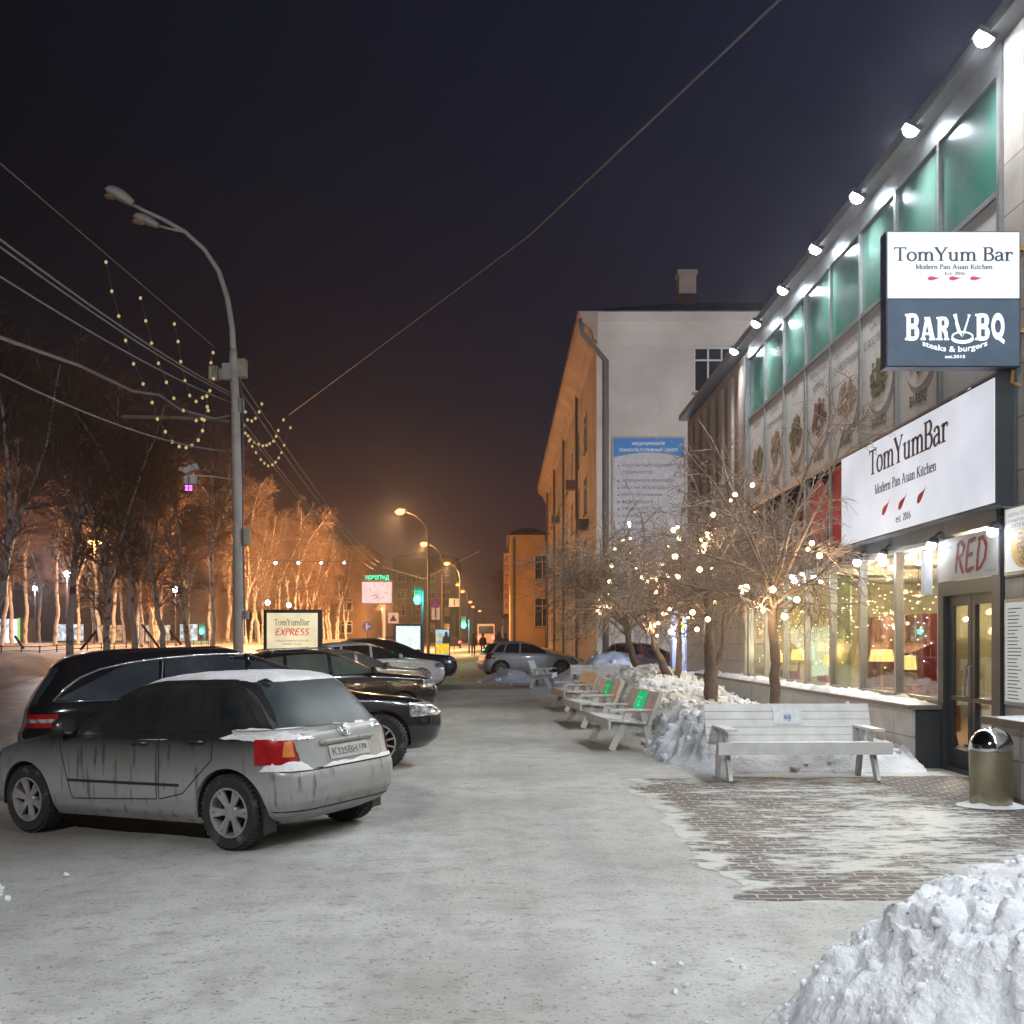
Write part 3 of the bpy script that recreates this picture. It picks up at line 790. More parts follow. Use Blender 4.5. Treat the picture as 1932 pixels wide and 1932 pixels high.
# chairs and a table inside
def bistro_chair(x, y, rz, label, col):
    t = thing('armchair', label, 'armchair', (x, y, .1), (0, 0, rz), group='armchairs inside the restaurant')
    MB().box(-.3, .3, -.3, .3, .22, .45).build('seat', col, t)
    P = [[(-.34+.68*i/8, .24+.10*math.sin(math.pi*i/8), z) for z in (.3, .6, .95)] for i in range(9)]
    MB().slab(P, (0, .09, 0)).build('backrest', col, t, smooth=True, angle=50)
    for sx_ in (-1, 1):
        MB().box(sx_*.36-.05, sx_*.36+.05, -.26, .28, .22, .62).build('armrest', col, t)
        for sy in (-1, 1): MB().tube([(sx_*.25, sy*.22, .22), (sx_*.28, sy*.26, 0)], .02, 6).build('leg', darkframe, t)
redf = mat('red velvet', (.30, .015, .02), .8); orf = mat('orange velvet', (.42, .13, .03), .8)
bistro_chair(6.75, 20.6, RAD(70), 'dark red armchair inside, beside the green column', redf)
bistro_chair(6.8, 16.2, RAD(50), 'orange armchair inside, under the small lampshade by the door', orf)
bistro_chair(7.1, 24.6, RAD(110), 'red armchair inside, beside the wide lampshade by the tree trunk', redf)
for i, y in enumerate((16.0, 19.6)):
    t = thing('bistro_table', ['round table inside next to the widest lampshade', 'round table inside below the bright green niche'][i], 'table', (7.4, y, .1), group='round tables inside the restaurant')
    MB().lathe([(.42, .72), (.42, .75)], (0, 0, 0), 'z', 20).build('tabletop', brownc, t)
    MB().lathe([(.22, 0), (.21, .03), (.04, .05), (.04, .72)], (0, 0, 0), 'z', 14).build('stem', darkframe, t)

# ------------------------------------------------------------------ menu posters in the upper windows
post_m = mat('grey poster vinyl', (0.50, 0.505, 0.50), 0.55, col2=(.42, .425, .42), scale=.9)
plate_m = mat('pale plate print', (0.58, 0.58, 0.57), 0.5); plate_sh = mat('grey plate rim print', (.20, .21, .24), .5)
ink = mat('grey print ink', (0.14, 0.14, 0.14), .6); logo_ink = mat('dark print ink', (.09, .08, .07), .6)
foods = {'g': mat('green food print', (.15, .16, .07), .6, col2=(.06,.07,.03), scale=14, lo=.4, hi=.6), 'r': mat('meat food print', (.19, .09, .07), .6, col2=(.07,.04,.03), scale=14, lo=.4, hi=.6), 'y': mat('pale food print', (.36, .30, .20), .6, col2=(.14,.10,.07), scale=14, lo=.4, hi=.6)}
POST = [(None, '', '', 'blank grey poster pane above the right end of the white sign', ''),
        (('СТЕЙК',), 'r', (.95, .70), 'grey menu poster with dark steak plate, partly under the hanging sign', 'steak'),
        (('САЛАТ', 'С РОСТБИФОМ'), 'g', (.85, .62), 'grey menu poster with large leafy salad and beef slices beside the hanging sign', ''),
        (('САЛАТ ЦЕЗАРЬ', 'С КРЕВЕТКАМИ'), 'y', (.8, .55), 'grey menu poster with pale shrimp salad bowl over a dark shadow band', ''),
        (('ОВОЩНОЙ', 'МИКС'), 'r', (.72, .5), 'grey menu poster with tilted bowl of brown vegetable mix', ''),
        (('СУП',), 'g', (.6, .45), 'grey menu poster headed soup with a small herb topped bowl', ''),
        (('САЛАТ', 'ГРЕЧЕСКИЙ'), 'y', (.5, .42), 'grey menu poster with two short lines, second from the far end', ''),
        (('САЛАТ',), 'g', (.5, .42), 'grey menu poster at the far end of the upper windows by the steel corner post', '')]
for k, (a, b) in enumerate(zip(ylist[:-1], ylist[1:])):
    words, food, rr, lab, _ = POST[k]
    y0, y1 = a+.04, b-.04
    t = thing('menu_poster', lab, 'poster', (XF-.005, (y0+y1)/2, 5.0), group='menu posters in the upper windows')
    MB().box(XF-.012, XF+.012, y0, y1, 4.998, 7.118).build('sheet', post_m, t, True)
    if not words: continue
    org = (XF-.016, y1, 5.0); ex = (0, -1, 0); ez = (0, 0, 1); W = y1-y0
    mb = MB()
    for i, w in enumerate(words):
        sans(w, org, ex, ez, W/2, 1.80-.27*i, w=min(W*.84, .145*len(w)), h=.15, center=True, mb=mb)
    mb.build('lettering', ink, t, True)
    R = random.Random(k+3); cx, cz = W*.55, .98
    def disc(r, sx_=1, sz=1, n=28, ox=0, oz=0): 
        return [(cx+ox+r*sx_*math.cos(2*math.pi*i/n), cz+oz+r*sz*math.sin(2*math.pi*i/n)) for i in range(n)]
    rad = .56
    def clipx(pts): return [(min(max(p[0], .01), W-.01), p[1]) for p in pts]
    put(clipx(disc(rad*1.02, 1, 1.0, 28, .07, -.12)), [tuple(range(28))], (XF-.0145, y1, 5.0), ex, ez).build('plate_shadow', plate_sh, t, True)
    put(clipx(disc(rad, 1, 1.02)), [tuple(range(28))], (XF-.016, y1, 5.0), ex, ez).build('plate', plate_m, t, True)
    mb = MB(); 
    for q in range(46):
        r = rad*.72*math.sqrt(R.random()); an = R.random()*6.28; s_ = R.uniform(.05, .12)
        p = [(cx+r*math.cos(an)+s_*R.uniform(.7,1.2)*math.cos(j*6.28/7), cz+r*math.sin(an)*.8+s_*R.uniform(.5,1.1)*math.sin(j*6.28/7)) for j in range(7)]
        put(clipx(p), [tuple(range(7))], (XF-.0175-.00035*q, y1, 5.0), ex, ez, mb)
    mb.build('dish', foods[food], t, True)
    sans('BARвBQ', org, ex, ez, W*.52, .14, w=.62, h=.2, bold=.03, center=True).build('logo', logo_ink, t, True)

# ------------------------------------------------------------------ big white fascia sign
sign_face = emat('backlit sign face', (.88, .90, 1.0), .62, True, var=.10, scale=1.2)
navy = mat('navy lettering', (.035, .04, .085), .5); redink = mat('chili red', (.55, .025, .05), .5)
t = thing('fascia_sign', 'big white backlit restaurant sign with three red chilies over the windows', 'sign', (5.75, 14.75, 3.34))
ZB, ZT, SA, SB = 3.345, 4.80, 17.46, 12.04
MB().box(5.765, 5.98, SB, SA, ZB-.03, ZT+.03).build('box', darkframe, t, True)
MB().box(5.75, 5.764, SB+.015, SA-.015, ZB, ZT).build('face', sign_face, t, True)
org = (5.746, SA, 0); ex = (0, -1, 0); ez = (0, 0, 1)
s1 = Serif(T=.19, t=.075, st=.055)
v, f = s1.text('TomYumBar'); zfix(put(fit(v, 2.86, .42, 1.33, 4.295), f, org, ex, ez), (-1,0,0)).build('name_lettering', navy, t, True)
s1b = Serif(T=.21, t=.11, st=.08); v, f = s1b.text('Modern Pan Asian Kitchen'); zfix(put(fit(v, 2.24, .165, 1.58, 3.975), f, org, ex, ez), (-1,0,0)).build('tagline_lettering', navy, t, True)
v, f = s1b.text('est. 2016'); zfix(put(fit(v, .55, .115, 2.42, 3.45), f, org, ex, ez), (-1,0,0)).build('date_lettering', navy, t, True)
for s_ in (2.03, 2.67, 3.34): chili(org, ex, ez, s_, 3.73, .36, .5).build('chili', redink, t, True)
mb = MB(); R = random.Random(5)
for k in range(12):
    y = SB+.2+k*.44+R.random()*.2; w = R.uniform(.05, .16); mb.ball((5.86, y, ZT+.035), w, 8, 5, (.5, 1, .25))
mb.build('snow_cap', snow_m, t, True, smooth=True)
MB().box(5.86, 6.02, 12.05, 12.22, 3.3, 4.95).build('side_post', mat('blue grey post', (.05, .075, .095), .5), t, True)

# ------------------------------------------------------------------ projecting double sign
t = thing('projecting_sign', 'square double sign box, white panel over dark grill panel, jutting from the corner', 'sign', (5.2, 12.0, 4.89))
PX = lambda c: 4.45 + (c-215)*.000913
PZ = lambda c: 6.44 - (c-125)*.000919
YS = 11.90
MB().box(4.44, 5.985, YS+.012, YS+.19, 4.885, 6.45).build('box', mat('sign box navy', (.03, .04, .075), .4), t, True)
MB().box(4.455, 5.97, YS, YS+.011, PZ(955), 6.435).build('white_face', emat('backlit white face', (.90, .96, 1.0), .74, True, var=.05), t, True)
MB().box(4.455, 5.97, YS, YS+.011, 4.90, PZ(975)).build('dark_face', emat('backlit slate face', (.075, .105, .145), .95, False, var=.12, scale=4), t, True)
org = (0, YS-.003, 0); ex = (1, 0, 0); ez = (0, 0, 1); back = (0, -1, 0)
slate = mat('slate lettering', (.03, .04, .06), .6)
s2 = Serif(T=.16, t=.08, sf=.10, st=.06); s2b = Serif(T=.20, t=.12, sf=.10, st=.08)
v, f = s2.text('TomYum Bar'); zfix(put(fit(v, PX(1800)-PX(295), .170, PX(295), PZ(497)), f, org, ex, ez), back).build('name_lettering', slate, t, True)
v, f = s2b.text('Modern Pan Asian Kitchen'); zfix(put(fit(v, PX(1540)-PX(570), .060, PX(570), PZ(598)), f, org, ex, ez), back).build('tagline_lettering', slate, t, True)
v, f = s2b.text('Est. 2016'); zfix(put(fit(v, PX(1190)-PX(935), .037, PX(935), PZ(668)), f, org, ex, ez), back).build('date_lettering', slate, t, True)
for c in (800, 1070, 1335): chili(org, ex, ez, PX(c), PZ(708), .15, .05).build('chili', emat('lit chili', (.8, .12, .2), .5), t, True)
whitel = emat('lit white lettering', (.84, .95, 1.0), 1.05, True)
def slab_letters():
    """heavy slab capitals B A R and B Q as filled stroke shapes"""
    mb = MB()
    def G(c, x0, x1, y0, y1):
        w, h = PX(x1)-PX(x0), PZ(y0)-PZ(y1); T = .34 if c != 'A' else .30
        v, f = [], []
        def S(p, ww): stroke(p, ww, v, f)
        if c in 'BR':
            S([(.26,0),(.26,1)], .30); S([(0,.045),(.5,.045)], .09); S([(0,.955),(.5,.955)], .09)
            S([(.26,.94)]+arc(.58,.745,.27,.195,90,-90,12)+[(.26,.55)], .16)
            S(arc(.60,.745,.24,.15,70,-70,8), .27)
            if c == 'B':
                S([(.26,.50)]+arc(.62,.28,.25,.22,90,-90,12)+[(.26,.06)], .16); S(arc(.63,.28,.25,.16,70,-70,8), .28)
            else:
                S([(.55,.52),(.76,.30),(.80,.05)], .27); S([(.62,.045),(1.02,.045)], .09)
        elif c == 'A':
            S([(.15,.03),(.43,.97)], .20); S([(.50,.97),(.82,.03)], .30); S([(.28,.28),(.70,.28)], .11); S([(0,.05),(.36,.05)], .1); S([(.58,.05),(1.02,.05)], .1); S([(.26,.95),(.58,.95)], .1)
        elif c == 'Q':
            S(arc(.5,.54,.36,.38,90,450,28), .26); S([(.42,.20),(.66,.07),(.98,-.06)], .17)
        o = len(mb.v)
        for i, p in enumerate(v): mb.v.append((PX(x0)+p[0]*w, YS-.004, PZ(y1)+p[1]*h))
        mb.f += [tuple(i+o for i in q) for q in f]
    G('B', 435, 612, 1155, 1485); G('A', 632, 815, 1195, 1485); G('R', 830, 990, 1195, 1485); G('B', 1320, 1500, 1155, 1485); G('Q', 1522, 1692, 1158, 1490)
    return zfix(mb, back)
slab_letters().build('grill_lettering', whitel, t, True)
mb = MB()
def pl(pts): put([(PX(a), PZ(b)) for a, b in pts], [tuple(range(len(pts)))], (0, YS-.004-.0006*len(mb.f), 0), ex, ez, mb)
pl([(1040,1165),(1088,1150),(1100,1240),(1150,1400),(1160,1450),(1095,1375),(1065,1265),(1072,1250)])
pl([(1225,1160),(1268,1165),(1250,1195),(1195,1375),(1165,1440),(1172,1370),(1228,1200)])
v, f = [], []; stroke([(PX(1160)+.118*math.cos(RAD(a)), PZ(1440)+.052*math.sin(RAD(a))) for a in range(0, 361, 12)], .02, v, f); put(v, f, (0, YS-.0062, 0), ex, ez, mb)
v, f = [], []; stroke([(PX(1160)+.12*math.cos(RAD(a)), PZ(1462)+.05*math.sin(RAD(a))) for a in range(180, 361, 12)], .026, v, f); put(v, f, (0, YS-.0068, 0), ex, ez, mb)
mb.build('steak_emblem', whitel, t, True)
vv, ff = font_mesh('steaks & burgers', .022); w_ = fit(vv, PX(1475)-PX(655), .088, 0, 0, True)
Wd = (PX(1475)-PX(655))/2
put([(PX(1065)+p[0], PZ(1610)+p[1]-.012+.075*(p[0]/Wd)**2-.03) for p in w_], ff, (0, YS-.004, 0), ex, ez).build('grill_tagline', whitel, t, True)
sans('est.2015', (0, YS-.004, 0), ex, ez, PX(1067), PZ(1710), w=.235, h=.038, bold=.03, center=True).build('grill_date', whitel, t, True)
MB().tube([(5.95, YS+.1, 4.88), (5.95, YS+.14, 4.74), (6.06, YS+.16, 4.70)], .022, 8).build('bracket', mat('rusty bracket', (.42, .22, .05), .6), t, True)
for z in (6.25, 5.3): MB().box(5.985, 6.05, YS+.05, YS+.13, z, z+.04).build('bracket', mat('rusty bracket', (.42, .22, .05), .6), t, True)

# ------------------------------------------------------------------ door sign, dish poster, menu board
t = thing('door_sign', 'pale sign with hand painted red word RED above the glass door', 'sign', (6.0, 13.3, 2.54))
MB().box(5.985, 6.0-.001+.02, 12.44, 14.14, 2.53, 3.10).build('panel', mat('pale sign panel', (.42, .415, .40), .6, scale=2), t, True)
v, f = brush('RED'); zfix(put(fit(v, .92, .46, .52, 2.59), f, (5.981, 14.14, 0), (0,-1,0), (0,0,1)), (-1,0,0)).build('lettering', mat('brush red', (.24, .004, .008), .7), t, True)
mb = sans('Restaurant', (5.981, 14.14, 0), (0,-1,0), (0,0,1), .1, 2.96, w=.34, h=.05); sans('tomyum.red', (5.981, 14.14, 0), (0,-1,0), (0,0,1), 1.38, 2.57, w=.27, h=.05, mb=mb)
mb.build('small_lettering', ink, t, True)
t = thing('pleated_banner', 'white pleated hanging banner, lit from above, left of the door sign', 'banner', (5.9, 14.35, 2.3))
P = [[(5.93-.03*(i % 2), 14.22+.31*i/14, z) for z in (2.36+.03*(i % 3), 2.99)] for i in range(15)]
MB().slab(P, (.012, 0, 0)).build('cloth', mat('white banner cloth', (.75, .76, .76), .7), t, True)
MB().tube([(5.93, 14.2, 3.0), (5.93, 14.55, 3.0)], .015, 8).build('rail', steel, t, True)
def wallboard(name, lab, cat, y0, y1, z0, z1, fm, x=6.03):
    t = thing(name, lab, cat, (x, (y0+y1)/2, z0))
    MB().box(x-.04, x, y0, y1, z0, z1).build('frame', steel, t, True)
    MB().box(x-.047, x-.041, y0+.04, y1-.04, z0+.04, z1-.04).build('sheet', fm, t, True)
    return t
t = wallboard('dish_poster', 'lit poster with a yellow noodle soup bowl on the stone wall beside the door', 'poster', 10.9, 12.30, 2.50, 3.32, emat('lit poster paper', (.9, .9, .86), .55, True))
org = (6.03-.05, 12.30, 0); ex = (0,-1,0); ez = (0,0,1)
mb = MB()
for i, w in enumerate(('ЗДЕСЬ ГОТОВЯТ', 'САМЫЙ ВКУСНЫЙ', 'СУП В МИРЕ')): sans(w, org, ex, ez, .42, 3.18-.065*i, w=.046*len(w), h=.045, center=True, mb=mb)
mb.build('lettering', ink, t, True)
put(arc(.48, 2.80, .29, .23, 0, 345, 24), [tuple(range(25))], org, ex, ez).build('bowl', mat('soup yellow', (.62, .36, .05), .5, col2=(.75, .55, .2), scale=12), t, True)
mb = MB(); R = random.Random(9)
for q in range(16):
    an, r = R.random()*6.28, .17*math.sqrt(R.random())
    v, f = [], []; stroke(arc(.48+r*math.cos(an), 2.80+r*math.sin(an), .05, .035, R.randint(0, 180), R.randint(200, 360), 6), .018, v, f); put(v, f, (6.03-.0505-.0004*q, 12.30, 0), ex, ez, mb)
mb.build('noodles', mat('dark soup bits', (.20, .09, .03), .5, col2=(.55, .2, .05), scale=20), t, True)
t = wallboard('menu_board', 'tall white menu board with fine print on the stone wall right of the door', 'menu board', 11.0, 12.30, 0.98, 2.22, emat('menu paper', (.9, .92, .9), .38, True))
mb = MB(); R = random.Random(2)
for i in range(26):
    z = 2.1-.042*i
    for c in (.10, .52, .92):
        w = R.uniform(.18, .34); v = [(c, z), (c+w, z), (c+w, z+.012), (c, z+.012)]; put(v, [(0,1,2,3)], (6.03-.05, 12.30, 0), ex, ez, mb)
mb.build('print_lines', ink, t, True)

# ------------------------------------------------------------------ white gable building
D = 62.0
white_p = mat('white gable plaster', (.50, .48, .47), .85, col2=(.38, .36, .35), scale=.35, detail=9)
ochre = mat('ochre plaster', (.36, .30, .26), .85, col2=(.24, .19, .16), scale=.45)
roofm = mat('dark tin roof', (.06, .05, .055), .6, col2=(.16, .15, .16), scale=.8)
pipe_m = mat('drain pipe', (.12, .115, .12), .6)
wb_ = thing('gable_building', 'tall pale plaster building end wall with a blue topped clinic banner', 'building', (14, D, 0))
x0 = 5.75; zt = 20.5
MB().box(x0, 26, D, D+.5, -1, zt).build('gable_wall', white_p, wb_, True)
MB().box(x0+.02, 26, D+.5, D+70, -1, zt).build('street_wall', ochre, wb_, True)
def cornice(y0, y1):
    prof = [(0, zt-.9), (-.25, zt-.65), (-.35, zt-.2), (-1.0, zt+.35), (-1.1, zt+.9), (0, zt+.9)]
    return MB().prism([(x0+p[0], 0, p[1]) for p in prof], (0, y0, 0), (0, y1, 0))
cornice(D-.7, D+70).build('eaves', ochre, wb_, True)
prof = [(0, zt-.9), (-.25, zt-.65), (-.35, zt-.2), (-.6, zt+.35), (-.65, zt+.9), (0, zt+.9)]
MB().prism([(0, D+p[0], p[1]) for p in prof], (x0-.0, 0, 0), (26, 0, 0)).build('gable_cornice', white_p, wb_, True)
MB().add([(x0-1.2, D-.8, zt+.92), (26, D-.8, zt+.92), (26, D+70, zt+.92), (x0-1.2, D+70, zt+.92), (12, D+6, zt+3.6), (26, D+6, zt+3.6), (26, D+62, zt+3.6), (12, D+62, zt+3.6)], [(0,1,5,4), (1,2,6,5), (2,3,7,6), (3,0,4,7), (4,5,6,7), (0,3,2,1)]).build('roof', roofm, wb_, True)
MB().box(11.6, 12.7, D+5.2, D+6.3, zt+1.8, zt+5.2).box(11.5, 12.8, D+5.1, D+6.4, zt+5.2, zt+5.5).build('chimney', ochre, wb_, True)
MB().tube([(x0-1.0, D-.6, zt+.5), (x0-.9, D-.35, zt-.3), (x0+.55, D-.22, zt-1.9), (x0+.55, D-.22, 0)], .16, 8).build('drain_pipe', pipe_m, wb_, True, smooth=True)
dkglass = mat('dark window glass', (.012, .014, .02), .12, spec=.6)
winw = mat('white window frame', (.55, .55, .56), .6)
def win(parent, M, w, h, mull=(1/3, 2/3), tr=.72):
    """window in the local x-z plane facing -y"""
    fr = MB(); a = .10
    for x in (0, w): fr.box(x-a/2, x+a/2, -.06, .02, 0, h)
    for m_ in mull: fr.box(w*m_-a/2, w*m_+a/2, -.05, .02, a/2, h-a/2)
    for z in (0, h): fr.box(a/2, w-a/2, -.058, .018, z-a/2, z+a/2)
    last = 0
    xs_ = [0] + [w*m_ for m_ in mull] + [w]
    for p, q in zip(xs_[:-1], xs_[1:]): fr.box(p+a/2, q-a/2, -.045, .018, h*tr-.05, h*tr+.05)
    o = fr.xf(M).build('window', winw, parent, True)
    MB().box(.0, w, -.02, -.005, 0, h).xf(M).build('pane', dkglass, o)
    MB().box(-.15, w+.15, -.14, .0, -.2, -.06).xf(M).build('sill', greywall, o)
T = Matrix.Translation
win(wb_, T((11.6, D-.015, 16.8)), 2.45, 2.6)
win(wb_, T((17.6, D-.015, 16.8)), 2.45, 2.6)
win(wb_, T((11.6, D-.015, 12.6)), 2.45, 2.6)
RZ = Matrix.Rotation(RAD(-90), 4, 'Z')
for k in range(9):
    for z in (2.2, 6.4, 10.6, 14.8): win(wb_, T((x0-.0, D+9+k*6.6, z)) @ RZ, 1.7, 2.4, (.5,))
for k in range(4):
    y = D+14+k*16; MB().tube([(x0-.2, y, 0), (x0-.2, y, zt-.6)], .12, 6).build('drain_pipe', pipe_m, wb_, True)
for k in range(5):
    MB().box(x0-.8, x0-.05, D+6+k*11, D+6.9+k*11, 9.2+(k % 2)*4.3, 9.9+(k % 2)*4.3).build('air_conditioner', greywall, wb_, True)
# clinic banner
t = thing('clinic_banner', 'tall clinic banner with blue header and listed services on the pale gable', 'banner', (8.8, D-.1, 8))
z1 = 14.0; z0_ = 7.6; xa, xb = 6.75, 10.95
MB().box(xa-.12, xb+.12, D-.10, D-.02, z0_-.12, z1+.12).build('frame', mat('banner frame', (.36, .34, .31), .7), t, True)
MB().box(xa, xb, D-.125, D-.101, z0_, z1).build('sheet', mat('banner sheet', (.47, .47, .52), .7), t, True)
n_ = 16; top = [(xa, z1), (xb, z1)]; bot = [(xb-(xb-xa)*i/n_, z1-1.15+.28*math.sin(math.pi*i/n_)) for i in range(n_+1)]
pts = top + bot
put(pts, [tuple(range(len(pts)))], (0, D-.13, 0), (1,0,0), (0,0,1)).build('blue_header', mat('banner blue', (.03, .20, .55), .6), t, True)
mb = MB()
sans('МЕДИЦИНСКИЙ', (0, D-.135, 0), (1,0,0), (0,0,1), 8.85, z1-.46, w=1.95, h=.26, bold=.02, center=True, mb=mb); sans('КОНСУЛЬТАТИВНЫЙ ЦЕНТР', (0, D-.135, 0), (1,0,0), (0,0,1), 8.85, z1-.84, w=3.5, h=.26, bold=.02, center=True, mb=mb)
mb.build('header_lettering', mat('white ink', (.75, .76, .78), .6), t, True)
mb = MB()
for i, w in enumerate(('КОНСУЛЬТАЦИИ ВЕДУЩИХ', 'СПЕЦИАЛИСТОВ', 'МЕДИЦИНСКИЕ КОМИССИИ', 'МАССАЖ (ВСЕ ВИДЫ)', 'РЕНТГЕН (снимки)', 'ФИЗИОТЕРАПИЯ', 'УЗИ ДИАГНОСТИКА', 'АНАЛИЗЫ', 'ПРОЦЕДУРЫ', 'ВАКЦИНАЦИЯ')):
    z = z1-1.75-.42*i-(0 if i < 2 else .08)
    sans(w, (0, D-.135, 0), (1,0,0), (0,0,1), 7.25, z, w=.152*len(w), h=.21, bold=.015, mb=mb)
    if i != 1: put([(7.0, z+.03), (7.1, z+.03), (7.1, z+.13), (7.0, z+.13)], [(0,1,2,3)], (0, D-.135, 0), (1,0,0), (0,0,1), mb)
mb.build('list_lettering', mat('slate ink', (.10, .11, .16), .6), t, True)

# ------------------------------------------------------------------ yellow corner building and the far town
def block(name, lab, x0, x1, y0, y1, h, m, wins=(), base=None, roof=1.0, group=None):
    b = gz((x0+x1)/2, y0) if base is None else base
    t = thing(name, lab, 'building', ((x0+x1)/2, y0, b), group=group)
    MB().box(x0, x1, y0, y1, b-.5, b+h).build('wall', m, t, True)
    e = .5
    MB().add([(x0-e, y0-e, b+h), (x1+e, y0-e, b+h), (x1+e, y1+e, b+h), (x0-e, y1+e, b+h), ((x0*.7+x1*.3), y0+3, b+h+roof), (x1*.7+x0*.3, y0+3, b+h+roof), (x1*.7+x0*.3, y1-3, b+h+roof), (x0*.7+x1*.3, y1-3, b+h+roof)], [(0,1,5,4), (1,2,6,5), (2,3,7,6), (3,0,4,7), (4,5,6,7), (0,3,2,1)]).build('roof', roofm, t, True)
    for (px, pz, w, h_) in wins: win(t, T((px, y0-.02, b+pz)), w, h_, (.5,))
    return t
t = block('corner_building', 'small ochre yellow building with two windows at the pavement end', 1.2, 5.6, 131, 150, 14.2, mat('yellow plaster', (.50, .38, .22), .85, col2=(.38, .28, .16), scale=.5), [(4.3, 8.6, 1.9, 3.0), (4.3, 2.6, 1.9, 3.6)], roof=1.2)
MB().tube([(1.6, 130.85, gz(1,131)), (1.6, 130.85, 15)], .12, 6).build('drain_pipe', pipe_m, t, True)
sg = MB().box(.35, 1.1, 131.5, 131.9, 5.5, 13.2).build('vertical_sign', mat('pale vertical sign', (.5, .42, .36), .6), t, True)
mb = MB()
for i, c in enumerate('АПТЕКА'): sans(c, (0, 131.48, 0), (1,0,0), (0,0,1), .72, 12.1-1.2*i, h=.8, w=.5, bold=.03, center=True, mb=mb)
mb.build('sign_lettering', mat('red ink', (.4, .05, .04), .6), t, True)
far_m = mat('far ochre wall', (.20, .12, .065), .9, col2=(.14, .085, .05), scale=.15)
t = block('apartment_block', 'broad dim apartment block behind the park with four blue lamps', -42, -19.6, 150, 170, 14.5, far_m, [(-40+4.2*k, 1.8+3.3*j, 1.6, 1.7) for k in range(5) for j in range(4)], base=1.4)
t = thing('span_lamps', 'row of four small blue white lamps on a wire before the orange trees', 'lamp string', at(585, 1058, 74))
MB().tube([at(455, 1050, 74), at(520, 1058, 74), at(610, 1060, 74), at(700, 1058, 74)], .02, 5).build('cable', wire_m, t, True)
for k in range(4):
    p = at(520+43*k, 1062, 74)
    o = MB().ball(p, .11-.012*k, 10, 6).build('globe', emat('blue white lamp', (.42, .58, 1), 26), t, True)
    MB().lathe([(.04, p.z+.08), (.13, p.z+.10), (.05, p.z+.2)], (p.x, p.y, 0), 'z', 10).build('lamp_shade', darkframe, t, True)
block('street_block', 'dim brown block at the end of the road behind the traffic lights', -22, -9, 210, 230, 17, mat('far brown wall', (.16, .11, .06), .9), [(-21+3*k, 2+3.4*j, 1.6, 1.8) for k in range(4) for j in range(4)], roof=1.5)
t = block('long_shop_building', 'low dark building with bright shopfronts behind the birches', -78, -33, 118, 130, 6.5, mat('dim shop wall', (.20, .14, .11), .9), [], base=1.3, roof=.8)
for (x, z, w, h, c, st) in ((-72, .4, 3, 2.4, (1,.85,.7), 1.6), (-66, .4, 2.2, 2.4, (.7,.8,1), 1.2), (-57.5, 1.0, 2.4, 1.7, (1,.45,.15), .5), (-51, .4, 3.4, 2.2, (.85,.9,1), 1.5), (-45.6, .5, 2.4, 2.0, (1, .6, .3), 1.0), (-40.5, .4, 2.8, 2.1, (1,.8,.6), 1.3), (-36.6, .4, 2.0, 2.2, (.8,.9,.95), 1.4)):
    f_ = MB().box(x-.1, x+w+.1, 117.88, 117.96, 1.3+z-.1, 1.3+z+h+.1).build('shopfront', darkframe, t, True)
    MB().box(x, x+w, 117.84, 117.87, 1.3+z, 1.3+z+h).build('pane', emat('shopfront light %.2f %.1f' % (c[1], st), c, st*.4, False, var=.9, scale=2.2), f_)
t = block('tower_block', 'dark tall block far behind the park with a few lit windows', -85, -40, 170, 190, 22, mat('far dark wall', (.09, .06, .05), .9), [(-80+5*k, 3+3.5*j, 1.6, 1.8) for k in range(8) for j in range(5)], base=1.3)
for x, z in ((-57.2, 9.6), (-53.6, 9.2), (-52.4, 9.4), (-70, 6)):
    MB().box(x, x+.9, 169.9, 169.97, 1.3+z, 1.3+z+1.5).build('lit_window', emat('lit flat window', (1, .68, .32), 1.4), t, True)

# unseen lamp added behind the restaurant to brighten the pale gable
lamp('gable_fill_light', 'SPOT', (12.0, 38, 9.6), 14500, (1.0, .95, .92), rb, True, .2, aim=(12, 62, 13), cone=120, blend=.8)
MB().tube([(12.0, 33.6, 8.4), (12.0, 38, 9.7)], .06, 6).build('gable_fill_arm', steel, rb, True)

# ------------------------------------------------------------------ frosty night air
hz = bpy.data.materials.new('frosty air'); hz.use_nodes = True
n_ = hz.node_tree.nodes; n_.remove(n_['Principled BSDF'])
pv = n_.new('ShaderNodeVolumePrincipled'); pv.inputs['Color'].default_value = (.82, .86, 1, 1); pv.inputs['Density'].default_value = 0.0008; pv.inputs['Anisotropy'].default_value = 0.8
hz.node_tree.links.new(pv.outputs[0], n_['Material Output'].inputs['Volume'])
o = MB().box(-275, 85, -16, 430, -1.4, 36).build('haze', hz); o['kind'] = 'stuff'
